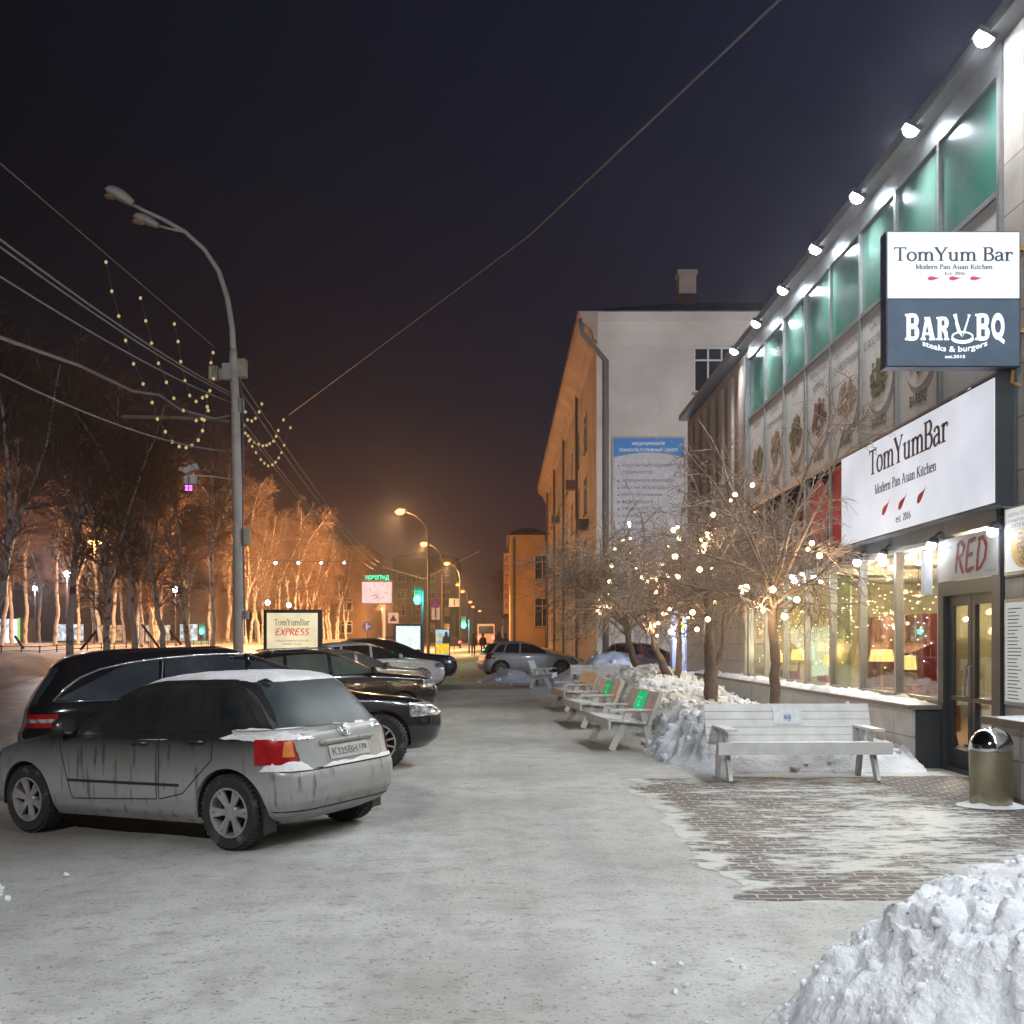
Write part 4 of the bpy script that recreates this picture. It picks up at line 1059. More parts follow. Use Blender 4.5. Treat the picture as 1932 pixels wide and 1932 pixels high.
# ================================================================== CARS
class Body:
    def __init__(s, rows, L):
        r = np.array(rows, float); zz = np.linspace(r[0,0], r[-1,0], 90)
        c = [np.interp(zz, r[:,0], r[:,k]) for k in range(1, 5)]
        ker = np.array([1,2,3,2,1])/9
        for k in range(4):
            p = np.concatenate([[c[k][0]]*2, c[k], [c[k][-1]]*2]); q = np.convolve(p, ker, 'valid'); q[0] = c[k][0]; q[-1] = c[k][-1]; c[k] = q
        s.z = zz; s.xr, s.xf, s.w, s.n = c; s.L = L
    def par(s, z):
        i = lambda a: float(np.interp(z, s.z, a))
        xr, xf, w, n = i(s.xr), i(s.xf), i(s.w), i(s.n)
        return (xr+xf)/2 - s.L/2, (xf-xr)/2, w, n
    def P(s, t, z, off=0.0):
        xc, a, w, n = s.par(z); c, q = math.cos(t), math.sin(t)
        X = math.copysign(abs(c)**(2/n), c); Y = math.copysign(abs(q)**(2/n), q)
        g = Vector((math.copysign(abs(X)**(n-1), X)/a, math.copysign(abs(Y)**(n-1), Y)/w, 0))
        if g.length: g.normalize()
        return Vector((xc+a*X, w*Y, z)) + g*off
    def t_side(s, x, z, sd):
        xc, a, w, n = s.par(z); X = max(-1, min(1, (x-xc)/a))
        return math.atan2(sd*math.sqrt(max(0, 1-abs(X)**n)), math.copysign(abs(X)**(n/2), X))
    def t_end(s, y, z, fr):
        xc, a, w, n = s.par(z); Y = max(-1, min(1, y/w))
        return math.atan2(math.copysign(abs(Y)**(n/2), Y), fr*math.sqrt(max(0, 1-abs(Y)**n)))
    def hull(s, M=128):
        mb = MB(); N = len(s.z)
        for z in s.z:
            for k in range(M): mb.v.append(tuple(s.P(2*math.pi*(k+.5)/M, z)))
        for i in range(N-1):
            for k in range(M): mb.f.append((i*M+k, i*M+(k+1)%M, (i+1)*M+(k+1)%M, (i+1)*M+k))
        mb.f.append(tuple(range(M))[::-1]); mb.f.append(tuple((N-1)*M+k for k in range(M)))
        return mb
    def side(s, q, sd, off=.004, nx=14, nz=8, arch=0.0):
        """q: BL, BR, TR, TL in (x from the rear, z)"""
        q = [(a - s.L/2, b) for a, b in q]; P = []
        for i in range(nx+1):
            u = i/nx; r = []
            for j in range(nz+1):
                v = j/nz
                x = (q[0][0]*(1-u)+q[1][0]*u)*(1-v) + (q[3][0]*(1-u)+q[2][0]*u)*v
                z = (q[0][1]*(1-u)+q[1][1]*u)*(1-v) + (q[3][1]*(1-u)+q[2][1]*u)*v + arch*v*math.sin(math.pi*u)
                r.append(s.P(s.t_side(x, z, sd), z, off))
            P.append(r)
        return MB().grid(P)
    def end(s, y0b, y1b, y0t, y1t, z0, z1, fr, off=.004, ny=16, nz=8, archb=0.0, archt=0.0):
        P = []
        for i in range(ny+1):
            u = i/ny; r = []
            for j in range(nz+1):
                v = j/nz; y = (y0b*(1-u)+y1b*u)*(1-v)+(y0t*(1-u)+y1t*u)*v
                z = z0*(1-v)+z1*v + (archb*(1-v)+archt*v)*math.sin(math.pi*u)
                r.append(s.P(s.t_end(y, z, fr), z, off))
            P.append(r)
        return MB().grid(P)
    def corner(s, y, x, z0, z1, fr, sd, off=.006, n=14, nz=5, dz0=0.0, dz1=0.0):
        """a lamp that wraps the corner from y on the end round to x on the side"""
        P = []
        for i in range(n+1):
            u = i/n; r = []
            for j in range(nz+1):
                z = (z0+dz0*u)*(1-j/nz)+(z1+dz1*u)*j/nz
                a = s.t_end(sd*y, z, fr); b = s.t_side(x - s.L/2, z, sd)
                if fr < 0:
                    a %= 2*math.pi; b %= 2*math.pi
                r.append(s.P(a*(1-u)+b*u, z, off))
            P.append(r)
        return MB().grid(P)

tyre_m = mat('tyre rubber', (.018, .018, .019), .85, col2=(.16, .155, .15), scale=7, lo=.55, hi=.8)
rim_m = mat('grimy alloy', (.40, .39, .38), .5, .35, col2=(.24, .22, .21), scale=9)
dark_m = mat('under car black', (.008, .008, .009), .9)
trim_m = mat('black plastic trim', (.018, .018, .019), .6)
chrome = mat('chrome trim', (.62, .63, .65), .18, 1.0, var=.1)
carglass = mat('dark car glass', (.012, .014, .015), .07, spec=.7, col2=(.03,.032,.032), scale=3)
frost = mat('frosted rear glass', (.055, .068, .072), .42, col2=(.035, .045, .05), scale=3, spec=.25)
red_l = mat('red tail lamp', (.34, .010, .012), .18, coat=.6, col2=(.20, .006, .008), scale=9); amber_l = mat('amber lamp', (.55, .17, .03), .2, coat=.5)
clear_l = mat('clear head lamp', (.45, .47, .50), .12, .3, col2=(.12, .13, .14), scale=14, lo=.45, hi=.55, coat=.8)
plate_w = mat('licence plate', (.42, .42, .40), .5, col2=(.30, .30, .28), scale=12)

HATCH = [(.19,.34,3.95,.74,6),(.28,.10,4.10,.82,6),(.40,.02,4.17,.852,6),(.52,.0,4.18,.857,6),(.63,.01,4.17,.857,6),(.665,.045,4.14,.856,6),(.76,.07,4.02,.853,6),(.84,.09,3.75,.848,6),(.91,.11,3.35,.838,6),(.965,.15,3.02,.822,5.6),(1.04,.22,2.86,.775,5.4),(1.2,.34,2.52,.700,5.2),(1.34,.47,2.20,.635,5),(1.41,.55,1.98,.575,4.6),(1.45,.72,1.80,.47,4),(1.472,1.02,1.58,.28,3)]
SUV = [(.27,.30,4.50,.80,6),(.38,.10,4.64,.89,6),(.56,.0,4.70,.928,6),(.72,.02,4.70,.93,6),(.82,.10,4.67,.926,6),(.95,.14,4.55,.915,6),(1.02,.16,4.22,.902,6),(1.08,.18,3.74,.886,6),(1.12,.21,3.42,.87,5.6),(1.2,.27,3.24,.825,5.4),(1.35,.40,2.95,.758,5.2),(1.5,.56,2.62,.69,5),(1.59,.70,2.34,.63,4.6),(1.645,.88,2.10,.53,4),(1.675,1.25,1.8,.3,3)]
MPV = [(.24,.30,4.95,.84,6),(.34,.10,5.08,.92,6),(.52,.0,5.14,.955,6),(.70,.02,5.13,.957,6),(.80,.06,5.04,.953,6),(.90,.08,4.72,.943,6),(.98,.10,4.14,.93,6),(1.04,.13,3.86,.91,5.6),(1.2,.22,3.50,.85,5.4),(1.36,.34,3.12,.78,5.2),(1.49,.40,2.80,.72,5),(1.57,.52,2.58,.66,4.8),(1.625,.72,2.42,.57,4.4),(1.655,1.05,2.3,.40,3.4)]

def make_wheel(R, w, style, seed=0):
    """local: axle along y, outer face at -y"""
    ty = MB().lathe([(R*.66, -w/2+.012), (R*.93, -w/2), (R*.985, -w/2+.03), (R, -w/2+.07), (R, w/2-.07), (R*.985, w/2-.03), (R*.93, w/2), (R*.66, w/2-.012)], (0,0,0), 'y', 40, cap=False)
    for k in range(44):
        a = 2*math.pi*k/44
        ty.box(-.012, .012, -w/2+.02, w/2-.02, R-.006, R+.004).xf(Matrix.Identity(4)) if False else None
        m = Matrix.Rotation(a, 4, 'Y'); b = MB().box(-.014, .014, -w/2+.015, -.02, R-.008, R+.006).box(-.006, .022, .02, w/2-.015, R-.008, R+.006).xf(m); ty.join(b)
    rm = MB(); Ri = R*.66
    rm.lathe([(Ri, -w/2+.02), (Ri*1.01, -w/2+.004), (Ri*.93, -w/2+.004), (Ri*.90, -w/2+.05), (Ri*.90, w/2-.03), (Ri, w/2-.03)], (0,0,0), 'y', 40, cap=False)
    rm.lathe([(.062, -w/2+.022), (.075, -w/2+.035), (.075, .0)], (0,0,0), 'y', 16)
    n = {'five': 5, 'six': 6, 'multi': 12, 'steel': 8}[style]
    for k in range(n):
        a = 2*math.pi*k/n
        for da in ((-.13, .13) if style == 'six' else ((-.17, .17) if style == 'five' else (0,))):
            ww = .036 if style in ('six', 'five') else (.022 if style == 'multi' else .09)
            p0 = (math.sin(a+da*.5)*.06, -w/2+.034, math.cos(a+da*.5)*.06); p1 = (math.sin(a+da)*Ri*.93, -w/2+.022, math.cos(a+da)*Ri*.93)
            rm.bar(p0, p1, ww, .022, up=(0,1,0))
    hub = MB().lathe([(Ri*.9, .01), (.03, .015)], (0,0,0), 'y', 24).lathe([(R*.36, -.02), (R*.36, .0)], (0,0,0), 'y', 20)
    return ty, rm, hub

def boolean_cut(o, cutters):
    for c in cutters:
        md = o.modifiers.new('b', 'BOOLEAN'); md.object = c; md.operation = 'DIFFERENCE'; md.solver = 'EXACT'
    dg = bpy.context.evaluated_depsgraph_get(); dg.update()
    me = bpy.data.meshes.new_from_object(o.evaluated_get(dg))
    o.modifiers.clear(); old = o.data; o.data = me; bpy.data.meshes.remove(old)
    for c in cutters:
        d = c.data; bpy.data.objects.remove(c); bpy.data.meshes.remove(d)

def make_car(name, label, cat, rows, L, nose, yaw, paint, R=.32, ax=(.62, 3.3), group=None, style='five', S=1.0, side_wins=(), rear=None, ws=None, head=None, tail=None, handles=(), doors=(), rails=False, rearglass=None, glass=None, steer=0.0, zoff=0.0, mirrors=None, full=True):
    glass = glass or carglass
    b = Body(rows, L); W = max(b.w)
    c = Vector((nose[0]-math.cos(yaw)*L*S/2, nose[1]-math.sin(yaw)*L*S/2))
    ex = Vector((math.cos(yaw), math.sin(yaw))); ey = Vector((-ex.y, ex.x))
    def g(dx, dy): p = c+ex*dx+ey*dy; return gz(p.x, p.y)
    zf, zr, zl, zq = g(1.3,0), g(-1.3,0), g(0,.75), g(0,-.75)
    rot = Matrix.Rotation(yaw, 4, 'Z') @ Matrix.Rotation(-math.atan2(zf-zr, 2.6), 4, 'Y') @ Matrix.Rotation(math.atan2(zl-zq, 1.5), 4, 'X')
    t = thing(name, label, cat, (c.x, c.y, (zf+zr)/2+zoff), rot.to_euler(), group); t.scale = (S, S, S)
    body = b.hull().build('body', paint, t)
    cut = []
    for xa in ax:
        for sd in (-1, 1):
            y = sd*(W-.12); cb = MB().lathe([(R+.055, -.17), (R+.055, .3)] if sd > 0 else [(R+.055, -.3), (R+.055, .17)], (xa-L/2, y, R-.0), 'y', 40).build('cut', paint, t); cut.append(cb)
    boolean_cut(body, cut)
    body.data.materials.clear(); body.data.materials.append(paint)
    body.data.polygons.foreach_set('use_smooth', [True]*len(body.data.polygons)); body.data.set_sharp_from_angle(angle=RAD(38))
    mb = MB()
    for xa in ax:
        for sd in (-1, 1):
            P = []
            for i in range(19):
                a = math.pi*(i/18)*1.1-.05*math.pi
                P.append([(xa-L/2+math.cos(a)*(R+.048), sd*(W-y_), R+math.sin(a)*(R+.048)) for y_ in (.035, .285)])
            mb.grid(P); mb.box(xa-L/2-R, xa-L/2+R, sd*(W-.288)-.002, sd*(W-.288)+.002, .2, 2*R)
    mb.box(-L/2+.75, L/2-.8, -W+.25, W-.25, .17, .26)
    mb.build('underbody', dark_m, t)
    ty, rm, hub = make_wheel(R, .205, style)
    for k, xa in enumerate(ax):
        for sd in (-1, 1):
            M = Matrix.Translation((xa-L/2, sd*(W-.12), R)) @ Matrix.Rotation(steer if k else 0, 4, 'Z') @ (Matrix.Rotation(math.pi, 4, 'Z') if sd > 0 else Matrix.Identity(4)) @ Matrix.Rotation(.3*k+.5, 4, 'Y')
            wh = MB().join(hub).xf(M).build('wheel', dark_m, t)
            a = MB(); a.join(ty); a.xf(M).build('tyre', tyre_m, wh, smooth=True, angle=30)
            a = MB(); a.join(rm); a.xf(M).build('rim', rim_m, wh, smooth=True, angle=40)
    for sd in (-1, 1):
        for q, arch in side_wins:
            b.side(q, sd, .005, arch=arch).build('window', glass, t, smooth=True)
        for q, hx, hz in doors:
            d = MB()
            ring = []
            N_ = 12
            for (p0, p1) in zip(q, q[1:]+q[:1]):
                for i in range(N_): ring.append((p0[0]+(p1[0]-p0[0])*i/N_-L/2, p0[1]+(p1[1]-p0[1])*i/N_))
            pts = [b.P(b.t_side(x, z, sd), z, .0035) for x, z in ring]
            d.tube(pts+pts[:1], .004, 4, cap=False)
            dd = d.build('door_seam', dark_m, t)
            h = MB(); 
            hp = [b.P(b.t_side(hx-L/2+k_, hz+.012*(1-abs(k_)/.09), sd), hz+.012*(1-abs(k_)/.09), o_) for k_, o_ in ((-.10, .004), (-.08, .03), (0, .038), (.08, .03), (.10, .004))]
            h.tube(hp, .013, 6).build('handle', paint, t, smooth=True)
    if rearglass: b.end(*rearglass, -1, .006).build('rear_window', rear or glass, t, smooth=True)
    if ws: b.end(*ws, 1, .006).build('windshield', glass, t, smooth=True)
    if tail:
        for sd in (-1, 1): b.corner(*tail, -1, sd).build('tail_lamp', red_l, t, smooth=True)
    if head:
        for sd in (-1, 1): b.corner(*head, 1, sd).build('headlight', clear_l, t, smooth=True)
        z = head[2]
        b.end(-head[0]*.8, head[0]*.8, -head[0]*.9, head[0]*.9, z-.02, z+.10, 1, .004).build('grille', trim_m, t, smooth=True)
        b.end(-.55, .55, -.6, .6, z-.33, z-.22, 1, .004).build('lower_grille', trim_m, t, smooth=True)
    if mirrors:
        mx, mz = mirrors
        for sd in (-1, 1):
            p = b.P(b.t_side(mx-L/2, mz, sd), mz, 0)
            m_ = MB().ball((p.x+.02, p.y+sd*.13, p.z+.05), .10, 12, 8, (.75, 1.05, .72)); m_.bar(p+Vector((0, -sd*.02, 0)), p+Vector((.02, sd*.10, .03)), .05, .03)
            mo = m_.build('mirror', paint, t, smooth=True)
            MB().lathe([(.072, -.003), (.072, .0)], (p.x-.062, p.y+sd*.13, p.z+.05), 'x', 14).build('mirror_glass', chrome, mo)
    if rails:
        for sd in (-1, 1):
            pts = [(x-L/2, sd*(b.par(z)[2]-.02), z+.05) for x, z in ((rails[0], rails[2]-.05), (rails[0]+.12, rails[2]), (rails[1]-.12, rails[2]), (rails[1], rails[2]-.05))]
            MB().tube(pts, .018, 6).build('roof_rail', chrome, t, smooth=True)
    return t, b

def dirty_paint():
    """silver metallic under a film of road dirt: heavy on the sills and all over the tail"""
    m = bpy.data.materials.new('dirty silver paint'); m.use_nodes = True
    n = m.node_tree.nodes; L = m.node_tree.links; b = n['Principled BSDF']
    b.inputs['Base Color'].default_value = (.11, .105, .10, 1); b.inputs['Metallic'].default_value = .85; b.inputs['Roughness'].default_value = .30
    d = n.new('ShaderNodeBsdfPrincipled'); d.inputs['Roughness'].default_value = .75
    t = n.new('ShaderNodeTexCoord'); s_ = n.new('ShaderNodeSeparateXYZ'); L.new(t.outputs['Object'], s_.inputs[0])
    ns = n.new('ShaderNodeTexNoise'); ns.inputs['Scale'].default_value = 3.5; ns.inputs['Detail'].default_value = 7; ns.inputs['Roughness'].default_value = .7; L.new(t.outputs['Object'], ns.inputs['Vector'])
    mp = n.new('ShaderNodeMapping'); mp.inputs['Scale'].default_value = (9, 9, 1.2); L.new(t.outputs['Object'], mp.inputs['Vector'])
    dr = n.new('ShaderNodeTexNoise'); dr.inputs['Scale'].default_value = 2.0; dr.inputs['Detail'].default_value = 4; L.new(mp.outputs[0], dr.inputs['Vector'])
    def mr(src, a, c, d_=0, e_=1):
        k = n.new('ShaderNodeMapRange'); k.inputs[1].default_value = a; k.inputs[2].default_value = c; k.inputs[3].default_value = d_; k.inputs[4].default_value = e_; L.new(src, k.inputs[0]); return k.outputs[0]
    def mth(op, a, c):
        k = n.new('ShaderNodeMath'); k.operation = op; k.use_clamp = op != 'MULTIPLY'
        for i, q in enumerate((a, c)):
            if isinstance(q, float): k.inputs[i].default_value = q
            else: L.new(q, k.inputs[i])
        return k.outputs[0]
    low = mr(s_.outputs['Z'], .92, .52, 0, .80); tail = mr(s_.outputs['X'], -1.75, -2.0, 0, .80)
    base = mth('MAXIMUM', low, tail); base = mth('ADD', base, mr(ns.outputs[0], .3, .75, -.25, .25)) if False else mth('MULTIPLY', base, mr(ns.outputs[0], .25, .7, .75, 1.15))
    base = mth('MULTIPLY', base, mr(dr.outputs[0], .58, .66, 1.0, .35))
    cl = n.new('ShaderNodeMixRGB'); L.new(mr(ns.outputs[0], .35, .7), cl.inputs[0]); cl.inputs[1].default_value = (.38, .39, .38, 1); cl.inputs[2].default_value = (.25, .25, .24, 1); L.new(cl.outputs[0], d.inputs['Base Color'])
    mx = n.new('ShaderNodeMixShader'); L.new(base, mx.inputs[0]); L.new(b.outputs[0], mx.inputs[1]); L.new(d.outputs[0], mx.inputs[2]); L.new(mx.outputs[0], n['Material Output'].inputs['Surface'])
    MATS['dirty silver paint'] = m; return m
dirty_silver = dirty_paint()
black_p = mat('black car paint', (.008, .008, .010), .16, .0, var=.3, coat=1.0)
gold_p = mat('champagne paint', (.34, .32, .28), .32, .5, coat=.6)
white_p2 = mat('white car paint', (.62, .63, .66), .28, .0, coat=.7, var=.08)
silver_p = mat('silver car paint', (.46, .47, .46), .42, .1, coat=.3)
red_p = mat('red car paint', (.45, .02, .03), .3, coat=.7)
PARK = 'cars parked along the pavement'

# the silver hatchback, rear to the pavement, in the foreground
SH = RAD(150.5)
hn = Vector((-2.98, 9.97)) + Vector((math.cos(SH), math.sin(SH)))*2.18
car, b = make_car('parked_car', 'dirty silver hatchback with snow on its roof and bumper, red and amber tail lamp', 'car', HATCH, 4.18, (hn.x, hn.y), SH, dirty_silver,
    R=.315, ax=(.70, 3.30), group=PARK, style='six',
    side_wins=[([(1.55,.985),(2.72,.955),(2.30,1.31),(1.62,1.375)], .012), ([(.86,1.0),(1.47,.985),(1.54,1.375),(1.02,1.36)], .01), ([(.42,1.03),(.80,1.0),(.95,1.35),(.70,1.32)], 0)],
    rear=frost, rearglass=(-.685,.685,-.585,.585,.985,1.385), ws=(-.70,.70,-.56,.56,.99,1.36), head=(.42, 3.72, .64, .78), tail=(.615, .42, .715, .925),
    doors=[([(1.52,.40),(2.62,.36),(2.80,.93),(1.50,.97)], 1.72, .885), ([(1.20,.46),(1.49,.40),(1.47,.97),(.84,.985),(.86,.75)], 1.04, .905)], mirrors=(2.62, .98))
L = 4.18
# reversing lamp insets, bumper groove, plate, badge, handle bar
for sd in (-1, 1):
    b.corner(.635, .20, .775, .90, -1, sd, .010, 5).build('reversing_lamp', amber_l, car, smooth=True)
    pts = [b.P(b.t_side(x-L/2, .53, sd), .53, .006) for x in [1.24+.11*i for i in range(19)] if x < 2.75 or x > 99]
    MB().tube(pts, .011, 5).build('side_moulding', trim_m, car)
    P = [b.P(b.t_side(x-L/2, .20, sd), .20, .01) for x in (.28, .36)]
    mf = MB().box(.335-L/2, .35-L/2, .66 if sd > 0 else -.80, .80 if sd > 0 else -.66, .15, .36); mf.build('mud_flap', trim_m, car)
mb = MB()
for z, r_ in ((.325, .007), (.655, .006)):
    mb.tube([b.P(b.t_end(-.74+1.48*i/20, z, -1), z, .002) for i in range(21)], r_, 5)
# tailgate seam
ring = [(-.60,.665),(.60,.665),(.61,.80),(.69,.975),(.57,1.40),(-.57,1.40),(-.69,.975),(-.61,.80)]
pts = []
for p, q in zip(ring, ring[1:]+ring[:1]):
    for i in range(6): y = p[0]+(q[0]-p[0])*i/6; z = p[1]+(q[1]-p[1])*i/6; pts.append(b.P(b.t_end(y, z, -1), z, .003))
mb.tube(pts+pts[:1], .005, 4, cap=False)
mb.build('tailgate_seam', dark_m, car)
b.end(-.34, .34, -.34, .34, .845, .885, -1, .022).build('tailgate_grip', dirty_silver, car, smooth=True)
MB().tube([b.P(b.t_end(-.36+.72*i/10, .865, -1), .865, .012) for i in range(11)], .022, 8).build('grip_bar', dirty_silver, car, smooth=True)
b.end(-.27, .27, -.27, .27, .715, .83, -1, .012).build('number_plate', plate_w, car)
p = b.P(math.pi, .77, .016)
def rear_text(s_, z, y, w, h, m, nm, bold=.012):
    v, f = font_mesh(s_, bold); q = fit(v, w, h, 0, 0, True); mb = MB(); o = []
    for a, c_ in q:
        yy = y - a; zz = z + c_; mb.v.append(tuple(b.P(b.t_end(yy, zz, -1), zz, .0155)))
    mb.f = list(f); return mb.build(nm, m, car)
pi_ = mat('plate ink', (.10, .10, .10), .6)
rear_text('К325ВН', .742, .065, .34, .062, pi_, 'plate_lettering'); rear_text('178', .760, -.19, .10, .045, pi_, 'plate_lettering')
rear_text('D-4D', .935, -.50, .17, .028, chrome, 'badge_lettering'); rear_text('COROLLA', .905, .50, .20, .025, chrome, 'badge_lettering')
mb = MB()
for (rx_, rz_, oz) in ((.072, .05, 0), (.03, .046, 0), (.05, .02, .022)):
    mb.tube([b.P(b.t_end(rx_*math.cos(6.283*i/24), .945+oz+rz_*math.sin(6.283*i/24), -1), .945+oz+rz_*math.sin(6.283*i/24), .014) for i in range(25)], .006, 6, cap=False)
mb.build('badge', chrome, car, smooth=True)
# snow lying on the car
def snow_patch(nm, P, h, seed):
    """P grid of surface points; a lumpy layer that thins to its edge"""
    ni, nj = len(P)-1, len(P[0])-1; Q = []
    for i in range(ni+1):
        r = []
        for j in range(nj+1):
            e = min(i, ni-i, 3)/3 * min(j, nj-j, 3)/3 
            p = Vector(P[i][j]); k = .55+.7*noise.noise(Vector((p.x*7, p.y*7, seed))) + .3*noise.noise(Vector((p.x*19, p.y*19, seed)))
            r.append(p + Vector((0,0,h*max(-.25, (e**.5)*k - (.12 if e < .4 else 0)))) - Vector((0,0,.004 if e == 0 else 0)))
        Q.append(r)
    return MB().grid(Q).build(nm, snow_m, car, smooth=True)
def roof_z(x, y):
    lo, hi = 1.0, 1.47
    for _ in range(22):
        m_ = (lo+hi)/2; xc, a, w, n = b.par(m_)
        inside = (abs((x-xc)/a)**n + (abs(y)/w)**n) < 1 if a > 0 else False
        lo, hi = (m_, hi) if inside else (lo, m_)
    return lo
snow_patch('roof_snow', [[(x, y, roof_z(x, y)+.004) for y in np.linspace(-.56, .56, 24)] for x in np.linspace(.62-L/2, 1.95-L/2, 30)], .009, 1)
snow_patch('spoiler_snow', [[(b.P(b.t_end(y, z, -1), z, .004)) for z in np.linspace(1.375, 1.435, 8)] for y in np.linspace(-.5, .42, 30)], .016, 2)
def ledge_patch(nm, y0, y1, x0, x1, z, h, seed, n=22, m_=8):
    P = []
    for i in range(n+1):
        y = y0+(y1-y0)*i/n; r = []
        for j in range(m_+1):
            q = b.P(b.t_end(y, z, -1), z); r.append(Vector((q.x+x0+(x1-x0)*j/m_, y, z)))
        P.append(r)
    return snow_patch(nm, P, h, seed)
ledge_patch('bumper_snow', -.80, .40, -.02, .05, .672, .035, 3)
ledge_patch('bumper_snow', .52, .80, -.03, .10, .675, .085, 4)
ledge_patch('lamp_snow', .50, .84, -.02, .12, .925, .075, 5)
ledge_patch('window_snow', -.60, .30, -.012, .06, .985, .035, 6, 40)
P = [[b.P(b.t_side(x-L/2, .965+.01*j, 1), .965+.01*j, .01+.015*j) for j in range(6)] for x in np.linspace(.16, .62, 16)]
snow_patch('window_snow', P, .05, 8)
MB().tube([(1.25-L/2, 0, 1.465), (1.08-L/2, 0, 1.60)], [.006, .003], 5).build('aerial', trim_m, car)

# black people carrier beside it, nose to the pavement
c2, b = make_car('parked_car', 'long glossy black people carrier with chrome arched window trim behind the silver hatchback', 'car', MPV, 5.14, (-1.06, 15.1), RAD(25.5), black_p, R=.36, ax=(1.0, 4.15), group=PARK, style='multi', S=1.055, glass=mat('blue grey car glass', (.022, .028, .036), .06, spec=.9, col2=(.05, .06, .07), scale=2),
    side_wins=[([(2.55,1.02),(3.72,1.0),(3.10,1.38),(2.60,1.52)], .01), ([(1.55,1.05),(2.48,1.02),(2.53,1.52),(1.60,1.52)], .015), ([(.40,1.10),(1.48,1.05),(1.53,1.51),(1.05,1.42)], .03)],
    rearglass=(-.68,.68,-.56,.56,1.05,1.46), ws=(-.78,.78,-.62,.62,1.06,1.50), head=(.50, 4.55, .66, .84), tail=(.60, .42, .80, .95), doors=[([(2.5,.36),(3.8,.36),(3.84,.95),(2.5,1.0)], 2.75, .90), ([(1.45,.50),(2.46,.36),(2.46,1.0),(1.45,1.02)], 1.65, .92)], mirrors=(3.55, 1.03), steer=RAD(-30))
L = 5.14
for sd in (-1, 1):
    pts = [b.P(b.t_side(x-L/2, z, sd), z, .012) for x, z in ((.38,1.085),(.50,1.22),(.66,1.34),(.88,1.43),(1.2,1.49),(1.6,1.53),(2.0,1.55),(2.5,1.545),(2.75,1.51))]
    MB().tube(pts, .021, 6).build('chrome_trim', chrome, c2, smooth=True)
    MB().tube([b.P(b.t_side(x-L/2, 1.085-.01*x, sd), 1.085-.01*x, .01) for x in (.4, .7, 1.0, 1.5)], .012, 6).build('chrome_trim', chrome, c2, smooth=True)
    for xx in (1.51, 2.515): MB().tube([b.P(b.t_side(xx-L/2+.03*k, z, sd), z, .010) for k, z in enumerate((1.06, 1.3, 1.50))], .010, 5).build('pillar_trim', chrome, c2)
b.end(-.27, .27, -.27, .27, .60, .72, -1, .01).build('number_plate', plate_w, c2)
for sd in (-1, 1): b.corner(.62, .38, .855, .895, -1, sd, .010, 12).build('reversing_lamp', clear_l, c2, smooth=True)

suvkw = dict(ax=(.92, 3.72), head=(.50, 4.22, .78, .93), tail=(.56, .42, .82, 1.05), ws=(-.74,.74,-.60,.60,1.14,1.52), rearglass=(-.68,.68,-.55,.55,1.12,1.52),
    side_wins=[([(2.22,1.13),(3.30,1.12),(2.72,1.43),(2.26,1.55)], .01), ([(1.28,1.14),(2.14,1.13),(2.18,1.55),(1.34,1.55)], .012), ([(.52,1.16),(1.20,1.14),(1.26,1.54),(.86,1.50)], .01)],
    doors=[([(2.18,.42),(3.34,.42),(3.38,1.06),(2.18,1.10)], 2.40, 1.0), ([(1.30,.58),(2.15,.42),(2.15,1.10),(1.22,1.12)], 1.45, 1.01)], mirrors=(3.05, 1.14), rails=(1.05, 2.35, 1.63))
clearwin = mat('car glass with pale inside', (.05, .065, .06), .10, spec=.7, col2=(.10,.115,.10), scale=2)
make_car('parked_car', 'black estate car with pale roof rails, third in the row behind the people carrier', 'car', SUV, 4.70, (-1.62, 22.4), RAD(31), black_p, R=.34, group=PARK, style='five', S=.985, glass=clearwin, **suvkw)
kw = dict(suvkw); kw['rails'] = False
make_car('parked_car', 'champagne coloured car, only its bonnet and front window visible before the white one', 'car', SUV, 4.70, (-2.10, 28.4), RAD(33), gold_p, R=.34, group=PARK, style='six', S=.93, glass=clearwin, **kw)
make_car('parked_car', 'white crossover with dark windows and big multi spoke wheel', 'car', SUV, 4.70, (-2.02, 33.6), RAD(27), white_p2, R=.375, group=PARK, style='multi', S=1.02, **kw)
make_car('parked_car', 'dark blue SUV with a tall roof, last of the row behind the white crossover', 'car', SUV, 4.70, (-1.86, 39.0), RAD(27), mat('dark blue paint', (.008, .010, .022), .2, coat=1.0), R=.37, group=PARK, style='five', S=1.06, **suvkw)
hk = dict(ax=(.70, 3.30), side_wins=[([(1.55,.985),(2.72,.955),(2.30,1.31),(1.62,1.375)], .012), ([(.86,1.0),(1.47,.985),(1.54,1.375),(1.02,1.36)], .01), ([(.42,1.03),(.80,1.0),(.95,1.35),(.70,1.32)], 0)], rearglass=(-.66,.66,-.545,.545,.985,1.375), ws=(-.70,.70,-.56,.56,.99,1.36), head=(.42, 3.72, .64, .78), tail=(.60, .42, .74, .97), doors=[([(1.52,.40),(2.62,.36),(2.80,.93),(1.50,.97)], 1.72, .885)], mirrors=(2.62, .98))
make_car('parked_car', 'clean silver hatchback standing across the far pavement, nose in the snow heap', 'car', HATCH, 4.18, (3.25, 45.4), RAD(15), silver_p, R=.33, style='multi', S=1.03, **hk)
make_car('parked_car', 'red car half hidden behind the snow bank and tree trunks', 'car', HATCH, 4.18, (8.4, 44.0), RAD(5), red_p, R=.32, style='five', **hk)
